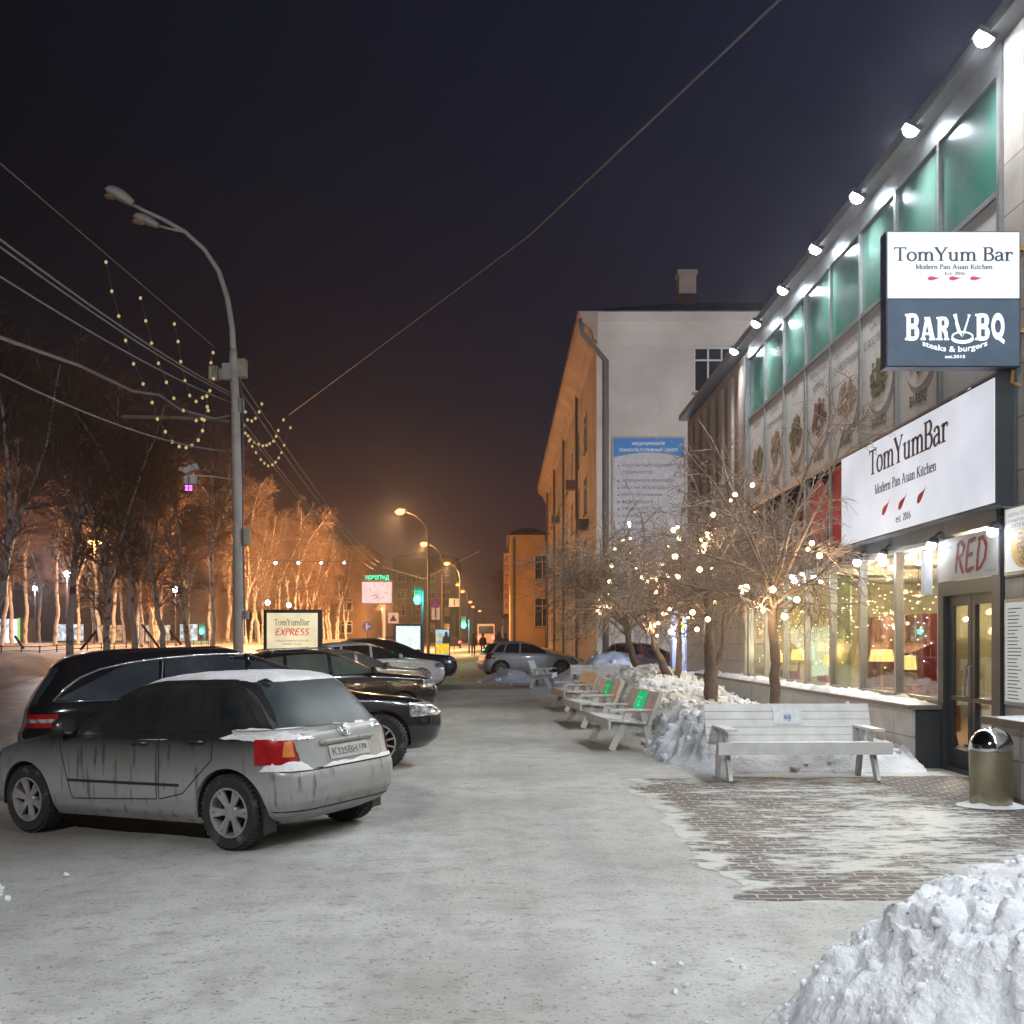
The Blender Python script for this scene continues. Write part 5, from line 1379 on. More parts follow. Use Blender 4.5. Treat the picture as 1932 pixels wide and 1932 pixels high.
# ================================================================== TREES
class Tube:
    """fast collector of many thin tapered tubes"""
    def __init__(s): s.V = []; s.F = []; s.n = 0
    def add(s, pts, r, k=4):
        pts = np.asarray(pts, float); m = len(pts); r = np.asarray(r, float) if np.ndim(r) else np.full(m, r)
        d = np.gradient(pts, axis=0); d /= (np.linalg.norm(d, axis=1, keepdims=True)+1e-9)
        up = np.array([0.13, 0.31, 1.0]) if abs(d[0][2]) < .8 else np.array([1.0, .2, .1])
        a = np.cross(d, up); a /= (np.linalg.norm(a, axis=1, keepdims=True)+1e-9); b = np.cross(d, a)
        t = np.arange(k)*2*np.pi/k
        ring = pts[:,None,:] + (a[:,None,:]*np.cos(t)[None,:,None] + b[:,None,:]*np.sin(t)[None,:,None])*r[:,None,None]
        s.V.append(ring.reshape(-1,3))
        i = np.arange(m-1)[:,None]*k; j = np.arange(k)[None,:]; j2 = (j+1) % k
        s.F.append(np.stack([i+j, i+j2, i+k+j2, i+k+j], -1).reshape(-1,4)+s.n); s.n += m*k
    def build(s, name, m, parent=None, world=False):
        V = np.concatenate(s.V); F = np.concatenate(s.F)
        me = bpy.data.meshes.new(name); me.vertices.add(len(V)); me.vertices.foreach_set('co', V.ravel())
        me.loops.add(F.size); me.loops.foreach_set('vertex_index', F.ravel().astype(np.int32))
        me.polygons.add(len(F)); me.polygons.foreach_set('loop_start', np.arange(0, F.size, 4, dtype=np.int32)); me.polygons.foreach_set('loop_total', np.full(len(F), 4, dtype=np.int32))
        me.update(); me.validate()
        return link(name, me, m, parent, world, smooth=True)

def branch(R, p, d, length, n, droop, wob):
    pts = [np.array(p, float)]; d = np.array(d, float); d /= np.linalg.norm(d)
    for i in range(n):
        d = d + R.normal(size=3)*wob; d[2] += droop; d /= np.linalg.norm(d)
        pts.append(pts[-1]+d*length/n)
    return np.array(pts), d
def perp(R, d, ang):
    v = R.normal(size=3); v -= d*np.dot(v, d); v /= np.linalg.norm(v)
    return d*math.cos(ang)+v*math.sin(ang)

twig_m = mat('grey brown twigs', (.27, .195, .145), .8, col2=(.14, .095, .07), scale=1.5)
trunk_m = mat('grey brown bark', (.16, .115, .09), .85, col2=(.075, .05, .04), scale=5, bump=.8, bscale=25)
def street_tree(label, x, y, zb, stems, crown_h, crown_r, seed, n1=9, bias=(0,0), n2=13, drp=0.0):
    """stems: list of trunk polylines (relative), each with radii; the crown springs from their tops"""
    R = np.random.default_rng(seed)
    t = thing('street_tree', label, 'tree', (x, y, zb), group='bare trees with string lights in the snow bed')
    T_ = Tube(); C_ = Tube(); tips = []
    for pts, rr in stems:
        P = np.array(pts, float); m = 14; u = np.linspace(0, len(P)-1, m); Q = np.stack([np.interp(u, range(len(P)), P[:,k]) for k in range(3)], 1)
        Q[1:-1] += R.normal(size=(m-2,3))*.012
        T_.add(Q, np.interp(u, range(len(P)), rr)*(1+.08*np.sin(np.arange(m)*2.3)), 10)
        top = Q[-1]; r0 = rr[-1]
        k1 = max(4, n1//len(stems)+2)
        for i in range(k1):
            az = 2*math.pi*(i+R.random()*.6)/k1; el = R.uniform(.15, 1.25)
            d = np.array([math.cos(az)*math.cos(el)+bias[0], math.sin(az)*math.cos(el)+bias[1], math.sin(el)])
            st = top - np.array([0,0,R.uniform(0,.55)])
            l1 = (crown_r if el < .8 else crown_h)*R.uniform(.75, 1.1)
            p1, _ = branch(R, st, d, l1, 8, -.02+.03*(el < .5), .10)
            C_.add(p1, np.linspace(r0*.48, .009, len(p1)), 6)
            for j in range(n2):
                f = R.uniform(.12, 1); q = f*(len(p1)-1); a = int(min(q, len(p1)-2)); b_ = p1[a]+(p1[a+1]-p1[a])*(q-a); dd = p1[a+1]-p1[a]; dd /= np.linalg.norm(dd)
                l2 = R.uniform(.45, 1.15)*crown_r*.62*(1.15-.5*f)
                p2, _ = branch(R, b_, perp(R, dd, R.uniform(.5, 1.1)), l2, 6, -.05-drp, .14)
                C_.add(p2, np.linspace(.0095, .0045, len(p2)), 4)
                tips.append(p2[-1])
                for k in range(6):
                    f2 = R.uniform(.15, 1); q2 = int(f2*(len(p2)-1)); c0 = p2[q2]; d2 = p2[min(q2+1, len(p2)-1)]-p2[max(q2-1, 0)]; d2 /= (np.linalg.norm(d2)+1e-9)
                    p3, _ = branch(R, c0, perp(R, d2, R.uniform(.4, 1.0)), R.uniform(.2, .62), 4, -.09, .16)
                    C_.add(p3, np.linspace(.0062, .0035, len(p3)), 3)
                    if R.random() < .6:
                        p4, _ = branch(R, p3[2], perp(R, (p3[3]-p3[2])/(np.linalg.norm(p3[3]-p3[2])+1e-9), .7), R.uniform(.12, .32), 3, -.08, .15)
                        C_.add(p4, np.linspace(.0045, .003, len(p4)), 3)
    # low whippy shoots round the crown base
    T_.build('trunk', trunk_m, t); C_.build('crown', twig_m, t)
    return t
street_tree('bare tree with straight single trunk behind the white bench, nearest the lit windows', 4.22, 15.95, .45, [([(0,0,0),(.02,0,.8),(.0,.02,1.5),(-.02,0,2.25)], [.088,.075,.068,.062])], 3.25, 1.75, 11, 12, n2=12)
street_tree('bare tree with dark lower bark and a thin second stem leaning right', 3.86, 19.0, .35, [([(0,0,0),(.0,0,.65),(-.02,0,1.2),(-.05,0,2.3)], [.135,.125,.10,.07]), ([(.05,0,.75),(.22,.05,1.3),(.28,.05,2.5)], [.055,.048,.04])], 2.2, 2.0, 12, 10, n2=17, drp=.03)
street_tree('bare tree with v-shaped double trunk in the snow bed', 3.86, 23.0, .45, [([(0,0,0),(-.12,0,.5),(-.42,0,1.1),(-.62,0,2.0)], [.115,.10,.07,.05]), ([(0,0,.25),(.10,0,.7),(.10,0,1.4),(.16,.05,2.3)], [.08,.072,.06,.05])], 2.3, 2.1, 13, 10, n2=17, drp=.04)
street_tree('bare tree leaning left with drooping crown, farthest of the snow bed', 3.60, 26.0, .45, [([(0,0,0),(-.10,0,.5),(-.32,0,1.0),(-.48,0,2.0)], [.11,.10,.085,.06])], 2.6, 2.9, 14, 13, (-.25, 0), n2=22, drp=.06)

# bulbs of the tree strings, hung where the photograph shows them, on each tree's own depth
bulb_m = emat('tree bulb', (1, .72, .36), 8.0)
raw = [(1820,360),(1790,400),(1665,503),(1070,563),(1073,582),(1413,590),(1383,612),(1623,635),(1428,667),(1078,671),(1027,684),(1575,684),(1609,716),(1583,730),(1343,732),(968,746),(1595,755),(1570,770),(1077,776),(1395,798),(1302,856),(946,862),(1122,878),(1568,890),(1660,885),(1412,942),(1343,936),(1265,946),(1165,946),(1195,979),(933,976),(918,1062),(1258,1048),(855,1105),(882,1085),(903,1120),(880,1143),(904,1150),(848,1177),(865,1201),(1058,1187),(1358,1172),(1340,1198),(1313,1205),(1518,1192),(1868,1022),(1898,1020),(1872,1062),(1550,1313),(1627,1242),(1365,1330),(1268,1357),(1255,1285),(1275,1270),(1680,1125),(1490,1223)]
bulbs = [(901.6+a*.2667, 837.2+b*.2667) for a, b in raw] + [(1416.8+a*.3333, 901.6+b*.3333) for a, b in ((345,370),(325,405),(388,440),(290,545),(260,690),(125,632),(68,748),(190,785),(8,40))]
BP = MB().ball((0,0,0), .050, 8, 6)
groups = [('string of warm round bulbs in the crown of the farthest, left leaning tree', 0, 1190, 26.0), ('string of warm round bulbs in the crown of the double trunk tree', 1190, 1262, 23.0), ('string of warm round bulbs in the crown of the tree with dark lower bark', 1262, 1385, 19.0), ('string of warm round bulbs in the crown of the straight trunk tree', 1385, 3000, 16.0)]
bp0 = None
for lab, u0, u1, D in groups:
    R = random.Random(int(D)); P = []
    for u, v in bulbs:
        if u0 <= u < u1: P.append(at(u, v, D + R.uniform(-.8, .8)))
    c = sum(P, Vector())/len(P)
    t = thing('string_lights', lab, 'string lights', c, group='warm bulb strings hung in the bare trees')
    P.sort(key=lambda p: (round(p.z*1.2), p.x))
    mb = MB()
    for p, q in zip(P[:-1], P[1:]):
        if (p-q).length < 1.6: mb.tube([p+Vector((0,0,.05)), (p+q)/2+Vector((0,0,-.06)), q+Vector((0,0,.05))], .008, 4)
    mb.build('cable', wire_m, t, True)
    for p in P:
        if bp0 is None: bp0 = BP.build('bulb', bulb_m, t, smooth=True); o = bp0
        else: o = bp0.copy(); COL.objects.link(o); o.parent = t
        o.location = p - c; k_ = R.uniform(.6, 1.15); o.scale = (k_, k_, k_)
    for k in range(2):
        q = P[(len(P)*(1+2*k))//4]; lamp('string_glow', 'POINT', q+Vector((0,-.12,-.05)), 26, (1, .74, .42), t, True, .5)

# park birches
birch = bark_birch(); bt_m = mat('brown birch twigs', (.25, .17, .125), .8, scale=1)
def birch_tree(label, seed, H, lean, fork):
    R = np.random.default_rng(seed); t = thing('birch_tree', label, 'tree', (0,0,0), group='bare birches in the park')
    T_ = Tube(); C_ = Tube()
    n = 16; zz = np.linspace(-.3, H*fork, n); wob = np.cumsum(R.normal(size=(n,2))*.05, 0)
    tr = np.stack([lean[0]*zz/H+wob[:,0]-wob[0,0], lean[1]*zz/H+wob[:,1]-wob[0,1], zz], 1)
    T_.add(tr, np.linspace(.185, .12, n), 9)
    leaders = []
    for k in range(3):
        az = R.random()*6.28; sp = R.uniform(.12, .42)
        p, _ = branch(R, tr[-1]-np.array([0,0,.5*k]), (math.cos(az)*sp+lean[0]/H, math.sin(az)*sp, 1), H*(1-fork)*R.uniform(.8, 1.05), 14, .03, .06)
        T_.add(p, np.linspace(.105-.015*k, .02, len(p)), 7); leaders.append(p)
    leaders.append(tr[int(n*.55):])
    for li, P in enumerate(leaders):
        for j in range(26 if li < 3 else 9):
            f = R.uniform(.12, .98); q = int(f*(len(P)-2)); d = P[q+1]-P[q]; d /= np.linalg.norm(d)
            p2, _ = branch(R, P[q], perp(R, d, R.uniform(.45, .95)), R.uniform(1.2, 3.4)*(1.15-.6*f)*H/15, 7, .015, .09)
            C_.add(p2, np.linspace(.036, .016, len(p2)), 4)
            for k in range(9):
                q2 = R.integers(1, len(p2)-1); d2 = p2[q2+1]-p2[q2]; d2 /= np.linalg.norm(d2)
                p3, _ = branch(R, p2[q2], perp(R, d2, R.uniform(.4, .9)), R.uniform(.5, 1.6), 5, -.05, .13)
                C_.add(p3, np.linspace(.018, .012, len(p3)), 3)
                for _ in range(2):
                    p4, _d = branch(R, p3[3], perp(R, (p3[4]-p3[3])/np.linalg.norm(p3[4]-p3[3]), .6), R.uniform(.3, .8), 3, -.12, .12)
                    C_.add(p4, np.linspace(.013, .010, len(p4)), 3)
    T_.build('trunk', birch, t); C_.build('crown', bt_m, t)
    return t
protoB = [birch_tree('b', 21, 15, (1.6, 0), .40), birch_tree('b', 22, 16, (.5, .3), .46), birch_tree('b', 23, 14, (-.6, .2), .35)]
TREES = [ # u of the trunk foot, distance, kind, scale, turn, label
 (-12, 44, 0, 1.05, .0, 'white barked birch leaning in from the left edge of the park'),
 (128, 48, 1, 1.0, 1.2, 'birch with a lamp glowing behind its fork, second trunk from the left edge'),
 (197, 50, 2, 1.02, 2.4, 'slim birch between the two forked trunks of the park front row'),
 (258, 51, 1, .92, 3.9, 'dark stemmed birch propped by a slanting stake'),
 (309, 52, 0, .90, 2.9, 'birch left of the small green light across the park'),
 (351, 56, 2, .95, .7, 'thin birch directly right of the small white park lamp'),
 (402, 60, 1, .85, 5.0, 'birch just left of the tall street lamp pole')]
cm = child_map(); used = set()
def put_birch(kind, p, s, a, lab, grp):
    o = protoB[kind] if kind not in used else copy_tree(protoB[kind], cm); used.add(kind)
    o.location = p; o.scale = (s, s, s); o.rotation_euler = (0, 0, a); o['label'] = lab; o['group'] = grp
    return o
for u, D, k, s, a, lab in TREES:
    x = (u-VPX)*D/F_PX; put_birch(k, (x, D, parkz(x, D)), s, a, lab, 'bare birches along the park front')
R = random.Random(4)
for i in range(20):
    u = 8+23*i+R.uniform(-9, 9); D = R.uniform(64, 105); x = (u-VPX)*D/F_PX
    if x > -22.5: x = -22.8
    put_birch(R.randrange(3), (x, D, parkz(x, D)), R.uniform(.75, 1.0), R.random()*6.28, 'bare birch in the dim back rows of the park, left of the lamp pole', 'dim back row birches of the park')
for i in range(40):
    u = 462+6.2*i+R.uniform(-6, 6); D = R.uniform(88, 140) if u > 560 else R.uniform(70, 125)
    x = min((u-VPX)*D/F_PX, -22.5); D = x*F_PX/(u-VPX) if x == -22.5 else D
    put_birch(R.randrange(3), (x, D, parkz(x, D)), R.uniform(.72, .98), R.random()*6.28, 'bare birch lit orange by the street lamps, right of the lamp pole', 'orange lit birches right of the lamp pole')
put_birch(1, (.2, 165, 1.6), .8, 1.0, 'lone bare tree in the dark just left of the yellow corner building', 'bare trees at the pavement end')

# ================================================================== SNOW HEAPS
def heap(name, label, xs, ys, hf, seed, chunks, m=dirtysnow, amp=.10, chunk=(.03, .10), base=None, fr=4.0):
    P = []
    def H(x, y):
        h = hf(x, y)
        if h <= 0: return -.05
        n1 = noise.noise(Vector((x*1.8, y*1.8, seed))); n2 = noise.noise(Vector((x*5, y*5, seed+3))); n3 = noise.noise(Vector((x*17, y*17, seed+7))) + .6*noise.noise(Vector((x*36, y*36, seed+8)))
        w = Vector((x*fr+.6*n2, y*fr+.6*n1, seed)); dist, _p = noise.voronoi(w); blk = math.sqrt(max(0, 1-(dist[0]/.62)**2))*(.35+.65*abs(noise.cell(_p[0]*3.7)))
        w2 = Vector((x*fr*2.3+.5*n3, y*fr*2.3, seed+9)); d2, _p = noise.voronoi(w2); blk2 = math.sqrt(max(0, 1-(d2[0]/.6)**2))*(.2+.8*abs(noise.cell(_p[0]*5.1)))
        rough_ = smooth(-.25, .25, noise.noise(Vector((x*1.1, y*1.1, seed+20))))
        return h + min(1, h*3.5)*(amp*n1 + amp*.45*n2 + (.35+.65*rough_)*(amp*.80*blk + amp*.42*blk2 + amp*.26*n3))
    def S(x, y):
        """a point of the heap: the plain mound pushed out along its own slope by the lumps"""
        h = hf(x, y); g = base(x, y) if base else gz(x, y)
        if h <= 0: return Vector((x, y, g-.05))
        e = .02; nx = -(hf(x+e, y)-hf(x-e, y))/(2*e); ny = -(hf(x, y+e)-hf(x, y-e))/(2*e)
        n = Vector((nx, ny, 1)).normalized()
        return Vector((x, y, g+h)) + n*(H(x, y)-h)
    for x in xs: P.append([S(x, y) for y in ys])
    mb = MB().grid(P); R = random.Random(seed)
    for _ in range(chunks):
        x = R.uniform(xs[0], xs[-1]); y = R.uniform(ys[0], ys[-1]); h = hf(x, y)
        if h < .03 and (h < -.05 or R.random() > .12): continue
        if name == 'snow_bank' and y < 14.6 and R.random() > .12: continue
        s = R.uniform(chunk[0], chunk[1])*(.45+R.random())
        c = S(x, y) if h > 0 else Vector((x, y, gz(x, y)))
        b_ = MB().ball((0,0,0), s, 9, 6); o_ = Vector((x*9, y*9, 0))
        b_.v = [tuple(Vector(p)*(1+.5*noise.noise(Vector(p)*(1.5/s)+o_)+.22*noise.noise(Vector(p)*(4/s)+o_))) for p in b_.v]
        b_.xf(Matrix.Translation(c) @ Matrix.Rotation(R.random()*6, 4, (R.random(), R.random(), R.random()+.1)) @ Matrix.Diagonal((1, R.uniform(.65, 1), R.uniform(.55, .85), 1)))
        mb.join(b_)
    o = mb.build(name, m, smooth=True, angle=55); tag(o, label, 'snow heap'); return o
def bed(x, y):
    """the long snow bed the trees stand in"""
    e = smooth(2.25, 3.0, x + .18*math.sin(y*1.3))
    f = smooth(13.15, 14.3, y - .18*math.sin(x*2.1) - .25*smooth(3.2, 5.6, x) - .0) * (1-smooth(29.0, 31.0, y))
    peak = .50 + .30*math.exp(-((y-22.5)/3.5)**2)*math.exp(-((x-3.5)/1.0)**2) + .42*math.exp(-((y-26.5)/3.0)**2)*math.exp(-((x-3.9)/1.1)**2) + .18*math.exp(-((y-16.0)/1.3)**2)*math.exp(-((x-3.1)/.7)**2)
    g = .50 + .50*(1-smooth(4.4, 5.6, x))
    return peak*e*f*g - (0 if x > 2.2 else .0) - .06*(1-min(e, f))
heap('snow_bank', 'long lumpy snow bank under the lit trees, behind the white benches', frange(2.0, 3.2, .026) + frange(3.25, 5.62, .05), frange(12.9, 15.6, .03) + frange(15.66, 31, .06), bed, 3, 2600, amp=.13, chunk=(.025, .07), fr=4.2)
def corner(x, y):
    d = math.hypot((x-2.88)/1.98, (y-4.15)/1.46)
    return .72*(1-smooth(.48, 1.0, d)) + .10*(1-smooth(0, .5, d)) - .04
heap('snow_heap', 'big crumbly snow heap in the near right corner of the pavement', frange(.6, 4.4, .0165), frange(2.6, 5.75, .0165), corner, 5, 1500, m=dirtysnow, amp=.080, chunk=(.007, .024), fr=9.0)
def lcorner(x, y): return .55*(1-smooth(0, 1.0, math.hypot((x+4.15)/.75, (y-7.1)/.95))) - .04
heap('snow_heap', 'small snow lump at the left edge in front of the silver hatchback', frange(-5.0, -3.2, .04), frange(6.0, 8.2, .04), lcorner, 6, 60, amp=.06, chunk=(.012, .04))
def far_(x, y):
    return (.95*math.exp(-((x-3.9)/1.5)**2-((y-39.5)/1.6)**2) + .75*math.exp(-((x-6.0)/1.8)**2-((y-39)/1.8)**2) + .5*math.exp(-((x-.3)/.9)**2-((y-40.5)/1.2)**2)) - .05
heap('snow_heap', 'bluish far snow ridge in front of the silver hatchback and red banner', frange(-1.6, 9.5, .12), frange(35.5, 43.5, .12), far_, 8, 200, amp=.10, chunk=(.04, .12))
# road edge berm of the park side with low stubs
tag(MB().grid([[(-20.9-1.2*k/8, y, parkz(-20.9-1.2*k/8, y)+.22*math.sin(math.pi*k/8)*(1+.7*noise.noise(Vector((y*.4, k*.3, 1))))) for k in range(9)] for y in frange(16, 110, .6)]).build('snow_berm', dirtysnow, smooth=True), 'low ploughed snow berm along the far road edge before the birches', 'snow heap')
fence_m = mat('low fence metal', (.10, .085, .08), .7)
ft = thing('low_fence', 'low dark rail fence half buried in snow along the park edge', 'fence', (-23.2, 50, 1))
mb = MB(); pts = [(-23.2, y, parkz(-23.2, y)+.34) for y in frange(28, 110, 2)]
mb.tube(pts, .025, 4); mb.tube([(p[0], p[1], p[2]-.22) for p in pts], .02, 4); mb.build('rail', fence_m, ft, True)
pm = MB().tube([(0, 0, .06), (0, 0, -.5)], .035, 4).build('post', fence_m, ft); pm.location = Vector(pts[0]) - ft.location
for p in pts[1:]:
    o = pm.copy(); COL.objects.link(o); o.parent = ft; o.location = Vector(p) - ft.location

# ================================================================== BENCHES
bench_w = mat('white bench paint', (.62, .63, .62), .55, col2=(.50, .50, .48), scale=5, bump=.15, bscale=50)
perspex = mat('clear advert sheet', (.56, .59, .61), .16, col2=(.66, .68, .69), scale=14, lo=.45, hi=.6, coat=.4)
def bench(label, loc, rz, Lb=2.0, ad=None, group='white wooden benches along the snow bank'):
    """front at -y, sits along x"""
    t = thing('bench', label, 'bench', loc, (0,0,rz), group)
    h = Lb/2
    for sx_ in (-1, 1):
        x = sx_*(h-.16)
        MB().bar((x, -.36, .0), (x, -.06, .62), .105, .045, up=(1,0,0)).build('leg', bench_w, t)
        MB().bar((x, .30, .0), (x, .15, .62), .105, .045, up=(1,0,0)).build('leg', bench_w, t)
        MB().box(x-.075, x+.075, -.40, .30, .624, .655).build('armrest', bench_w, t)
        MB().bar((x-sx_*.047, -.40, .40), (x-sx_*.047, .30, .335), .125, .045, up=(1,0,0)).build('side_rail', bench_w, t)
        MB().bar((x-sx_*.095, .22, .28), (x-sx_*.095, .46, .93), .11, .045, up=(1,0,0)).build('back_post', bench_w, t)
    MB().box(-h, h, -.435, -.405, .345, .495).build('apron', bench_w, t)
    mb = MB()
    for k in range(5):
        y = -.345+.118*k; z = .480-.011*k
        mb.bar((-h+.02, y, z), (h-.02, y, z), .110, .028)
    mb.build('seat', bench_w, t)
    mb = MB()
    for k in range(5): mb.add(*plank(h, .235+.036*k, .475+.0985*k))
    mb.build('backrest', bench_w, t)
    # a little snow on seat and top edge
    P = [[(-h+.05+(2*h-.1)*i/50, -.39+.5*j/8, .496-.0466*j/8+ (0.013*max(-.3, .35+noise.noise(Vector((i*.35+loc[0], j*.5, loc[1])))) if 0 < i < 50 and 0 < j < 8 else -.005)) for j in range(9)] for i in range(51)]
    MB().grid(P).build('seat_snow', snow_m, t, smooth=True)
    if ad:
        f0, f1 = (1.9, 4.3) if ad == 'clear' else (1.0, 4.35)
        B = lambda f, d=.022: (.235+.036*f-d, .475+.0985*f)
        (y0, z0), (y1, z1) = B(f0), B(f1)
        w = .185 if ad == 'clear' else .30
        q = MB().add([(-w, y0, z0), (w, y0, z0), (w, y1, z1), (-w, y1, z1), (-w, y0-.006, z0), (w, y0-.006, z0), (w, y1-.006, z1), (-w, y1-.006, z1)], [(0,1,2,3),(4,5,6,7),(0,1,5,4),(1,2,6,5),(2,3,7,6),(3,0,4,7)])
        if ad == 'clear':
            s = q.build('advert_sheet', perspex, t)
            sp = MB(); sp.v = []
            for i in range(16):
                an = 6.283*i/16; yy, zz = B(2.75 + .5*math.sin(an), .030); sp.v.append((.052*math.cos(an), yy, zz))
            sp.f = [tuple(range(16))]
            sp.build('round_sticker', mat('blue sticker', (.10, .16, .32), .4, col2=(.45,.5,.58), scale=25, lo=.45, hi=.55), s)
        else:
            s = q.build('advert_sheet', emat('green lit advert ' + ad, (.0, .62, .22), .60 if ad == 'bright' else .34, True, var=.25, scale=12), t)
            mb = MB()
            for (a, c_, ww, hh) in ((-.02, 2.6, .012, .9), (.08, 3.3, .05, .05), (-.14, 3.3, .06, .05), (.02, 2.0, .03, .12)):
                (ya, za), (yb, zb) = B(c_-hh, .030), B(c_+hh, .030)
                mb.add([(a-ww, ya, za), (a+ww, ya, za), (a+ww, yb, zb), (a-ww, yb, zb)], [(0,1,2,3)])
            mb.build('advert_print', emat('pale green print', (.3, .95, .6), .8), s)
    return t
def plank(h, y, z):
    M = Matrix.Translation((0, y, z)) @ Matrix.Rotation(RAD(-20), 4, 'X')
    mb = MB().box(-h, h, -.014, .014, -.0495, .0495); mb.xf(M); return mb.v, mb.f
bench('white slatted bench facing the camera with a clear advert sheet and blue round sticker', (3.70, 13.0, 0), RAD(1.5), 2.14, 'clear')
RB = RAD(-90)
bench('white bench seen end on with bright green lit advert, nearest of the side row', (2.03, 17.3, 0), RB+RAD(6), 1.95, 'bright')
bench('white bench seen end on with dim green advert, second in the side row', (1.88, 21.2, gz(1.9, 21.2)), RB+RAD(6), 1.95, 'dim')
bench('white bench seen end on without any advert, third in the side row', (1.82, 25.4, gz(1.8, 25.4)), RB+RAD(6), 1.95)
bench('white bench peeking over the snow behind the side row, back to the trees', (3.0, 30.6, gz(2, 30.6)), RAD(4), 1.8)
bench('lone white bench in the distance turned the other way by the far snow ridge', (1.42, 35.6, gz(1.4, 35.6)), RAD(82), 1.9)

# ================================================================== LITTER BIN
bt = thing('litter_bin', 'round litter bin with brass coloured body and shiny chrome dome lid', 'bin', (5.12, 10.8, 0))
brassb = mat('dull brass sheet', (.42, .38, .27), .36, .8, col2=(.30, .27, .19), scale=3.5, bump=.1, bscale=6); chb = mat('mirror chrome', (.75, .76, .78), .08, 1.0, var=.05)
MB().lathe([(.195, .0), (.198, .02), (.205, .03), (.212, .58), (.205, .585)], (5.12, 10.8, 0), 'z', 40).build('body', brassb, bt, True, smooth=True, angle=40)
prof = [(.213, .585), (.216, .60), (.213, .625)] + [(.213*math.cos(a), .625+.20*math.sin(a)) for a in [i*math.pi/2/12 for i in range(1, 12)]] + [(.004, .825)]
lid = MB().lathe(prof, (5.12, 10.8, 0), 'z', 40).build('dome_lid', chb, bt, True, smooth=True, angle=40)
for a0 in (RAD(215), RAD(345)):
    P = []
    for i in range(9):
        a = a0-.42+.84*i/8; r = []
        for j in range(7):
            e = .16+.70*j/6; r.append((5.12+.217*math.cos(a)*math.cos(e)*1.0, 10.8+.217*math.sin(a)*math.cos(e), .625+.204*math.sin(e)))
        P.append(r)
    MB().grid(P).build('flap', mat('dark flap steel', (.10, .10, .11), .15, 1.0), bt, True, smooth=True)
snow_ring = MB().grid([[(5.12+r*math.cos(a), 10.8+r*math.sin(a)*.8, .055*max(0, (1-abs(r-.24)/.10))*(.6+.6*noise.noise(Vector((math.cos(a)*2, math.sin(a)*2, 5))))+.007) for r in (.17, .20, .24, .29, .35)] for a in [6.2832*i/36 for i in range(37)]])
tag(snow_ring.build('snow_collar', snow_m, smooth=True), 'thin ring of snow round the foot of the brass litter bin', 'snow')

# ================================================================== STREET LAMP POLE
galv = mat('pale lamp pole', (.58, .54, .51), .55, col2=(.42, .39, .37), scale=2)
XP, YP = (450-VPX)*25/F_PX, 25.0
GP = gz(XP, YP)
sl = thing('street_lamp', 'tall unlit street lamp pole with curved arm, boxes, cameras and many wires', 'street lamp', (XP, YP, GP))
A = lambda u, v, D=25.0: at(u, v, D)
MB().tube([(XP, YP, GP), A(449, 1000), A(444, 760), A(441, 690)], [.125, .12, .105, .10], 16).build('pole', galv, sl, True, smooth=True)
MB().tube([A(441, 700), A(440, 660)], [.115, .085], 14).build('collar', galv, sl, True, smooth=True)
arm = [A(440, 662), A(438, 620), A(429, 562), A(413, 512), A(386, 471), A(350, 438), A(310, 415), A(275, 399), A(246, 384)]
MB().tube(arm, [.075,.07,.065,.06,.055,.05,.05,.045,.04], 10).build('arm', galv, sl, True, smooth=True)
MB().tube([A(345, 437), A(318, 431), A(292, 424)], .03, 8).build('arm', galv, sl, True, smooth=True)
def head(p, q, w, h, parent, lens=True):
    p, q = Vector(p), Vector(q); d = (q-p); n = 10; up = Vector((0,0,1)); side = d.normalized().cross(up).normalized(); nn = side.cross(d.normalized()); P = []
    for i in range(n+1):
        f = i/n; k = (math.sin(math.pi*min(1, .12+f*.9)))**.45*(.6+.4*f); r = []
        for j in range(13):
            a = 2*math.pi*j/12; r.append(p+d*f+side*(w/2*k*math.cos(a))+nn*(h*k*(math.sin(a) if math.sin(a) > 0 else .35*math.sin(a))))
        P.append(r)
    o = MB().grid(P).build('lamp_head', galv, parent, True, smooth=True)
    mm = p+d*.72-nn*(h*.30); MB().ball(mm, .13, 12, 6, (1.3, 1, .5)).build('lens', mat('lamp glass', (.40, .30, .16), .2), o, smooth=True)
head(A(252, 388), A(197, 356), .52, .26, sl); head(A(299, 428), A(250, 408), .42, .2, sl)
boxm = mat('cream equipment box', (.48, .44, .33), .6); boxg = mat('grey equipment box', (.42, .42, .42), .6)
def pxbox(u0, u1, v0, v1, D, dy, m, name='equipment_box'):
    p, q = at(u0, v1, D), at(u1, v0, D); return MB().box(p.x, q.x, D-dy/2, D+dy/2, p.z, q.z).build(name, m, sl, True)
pxbox(396, 412, 692, 717, 24.9, .2, boxm); pxbox(412, 421, 697, 716, 25.0, .16, boxg); pxbox(421, 438, 687, 716, 24.85, .22, boxg); pxbox(451, 465, 679, 712, 25.1, .25, boxm)
pxbox(452, 460, 752, 778, 25.0, .15, boxg); pxbox(459, 471, 997, 1028, 25, .2, boxm); pxbox(459, 469, 1153, 1168, 25, .15, boxg)
MB().tube([A(230, 786), A(330, 788), A(419, 793), A(441, 796)], .045, 6).build('bracket', mat('weathered bracket', (.26, .20, .13), .7), sl, True)
MB().tube([A(441, 905), A(400, 899), A(372, 897)], .02, 6).build('bracket', galv, sl, True)
mb = MB()
for (u0, v0, u1, v1) in ((357, 889, 370, 881), ): mb.bar(A(348, 889, 24.9), A(373, 879, 24.9), .12, .13)
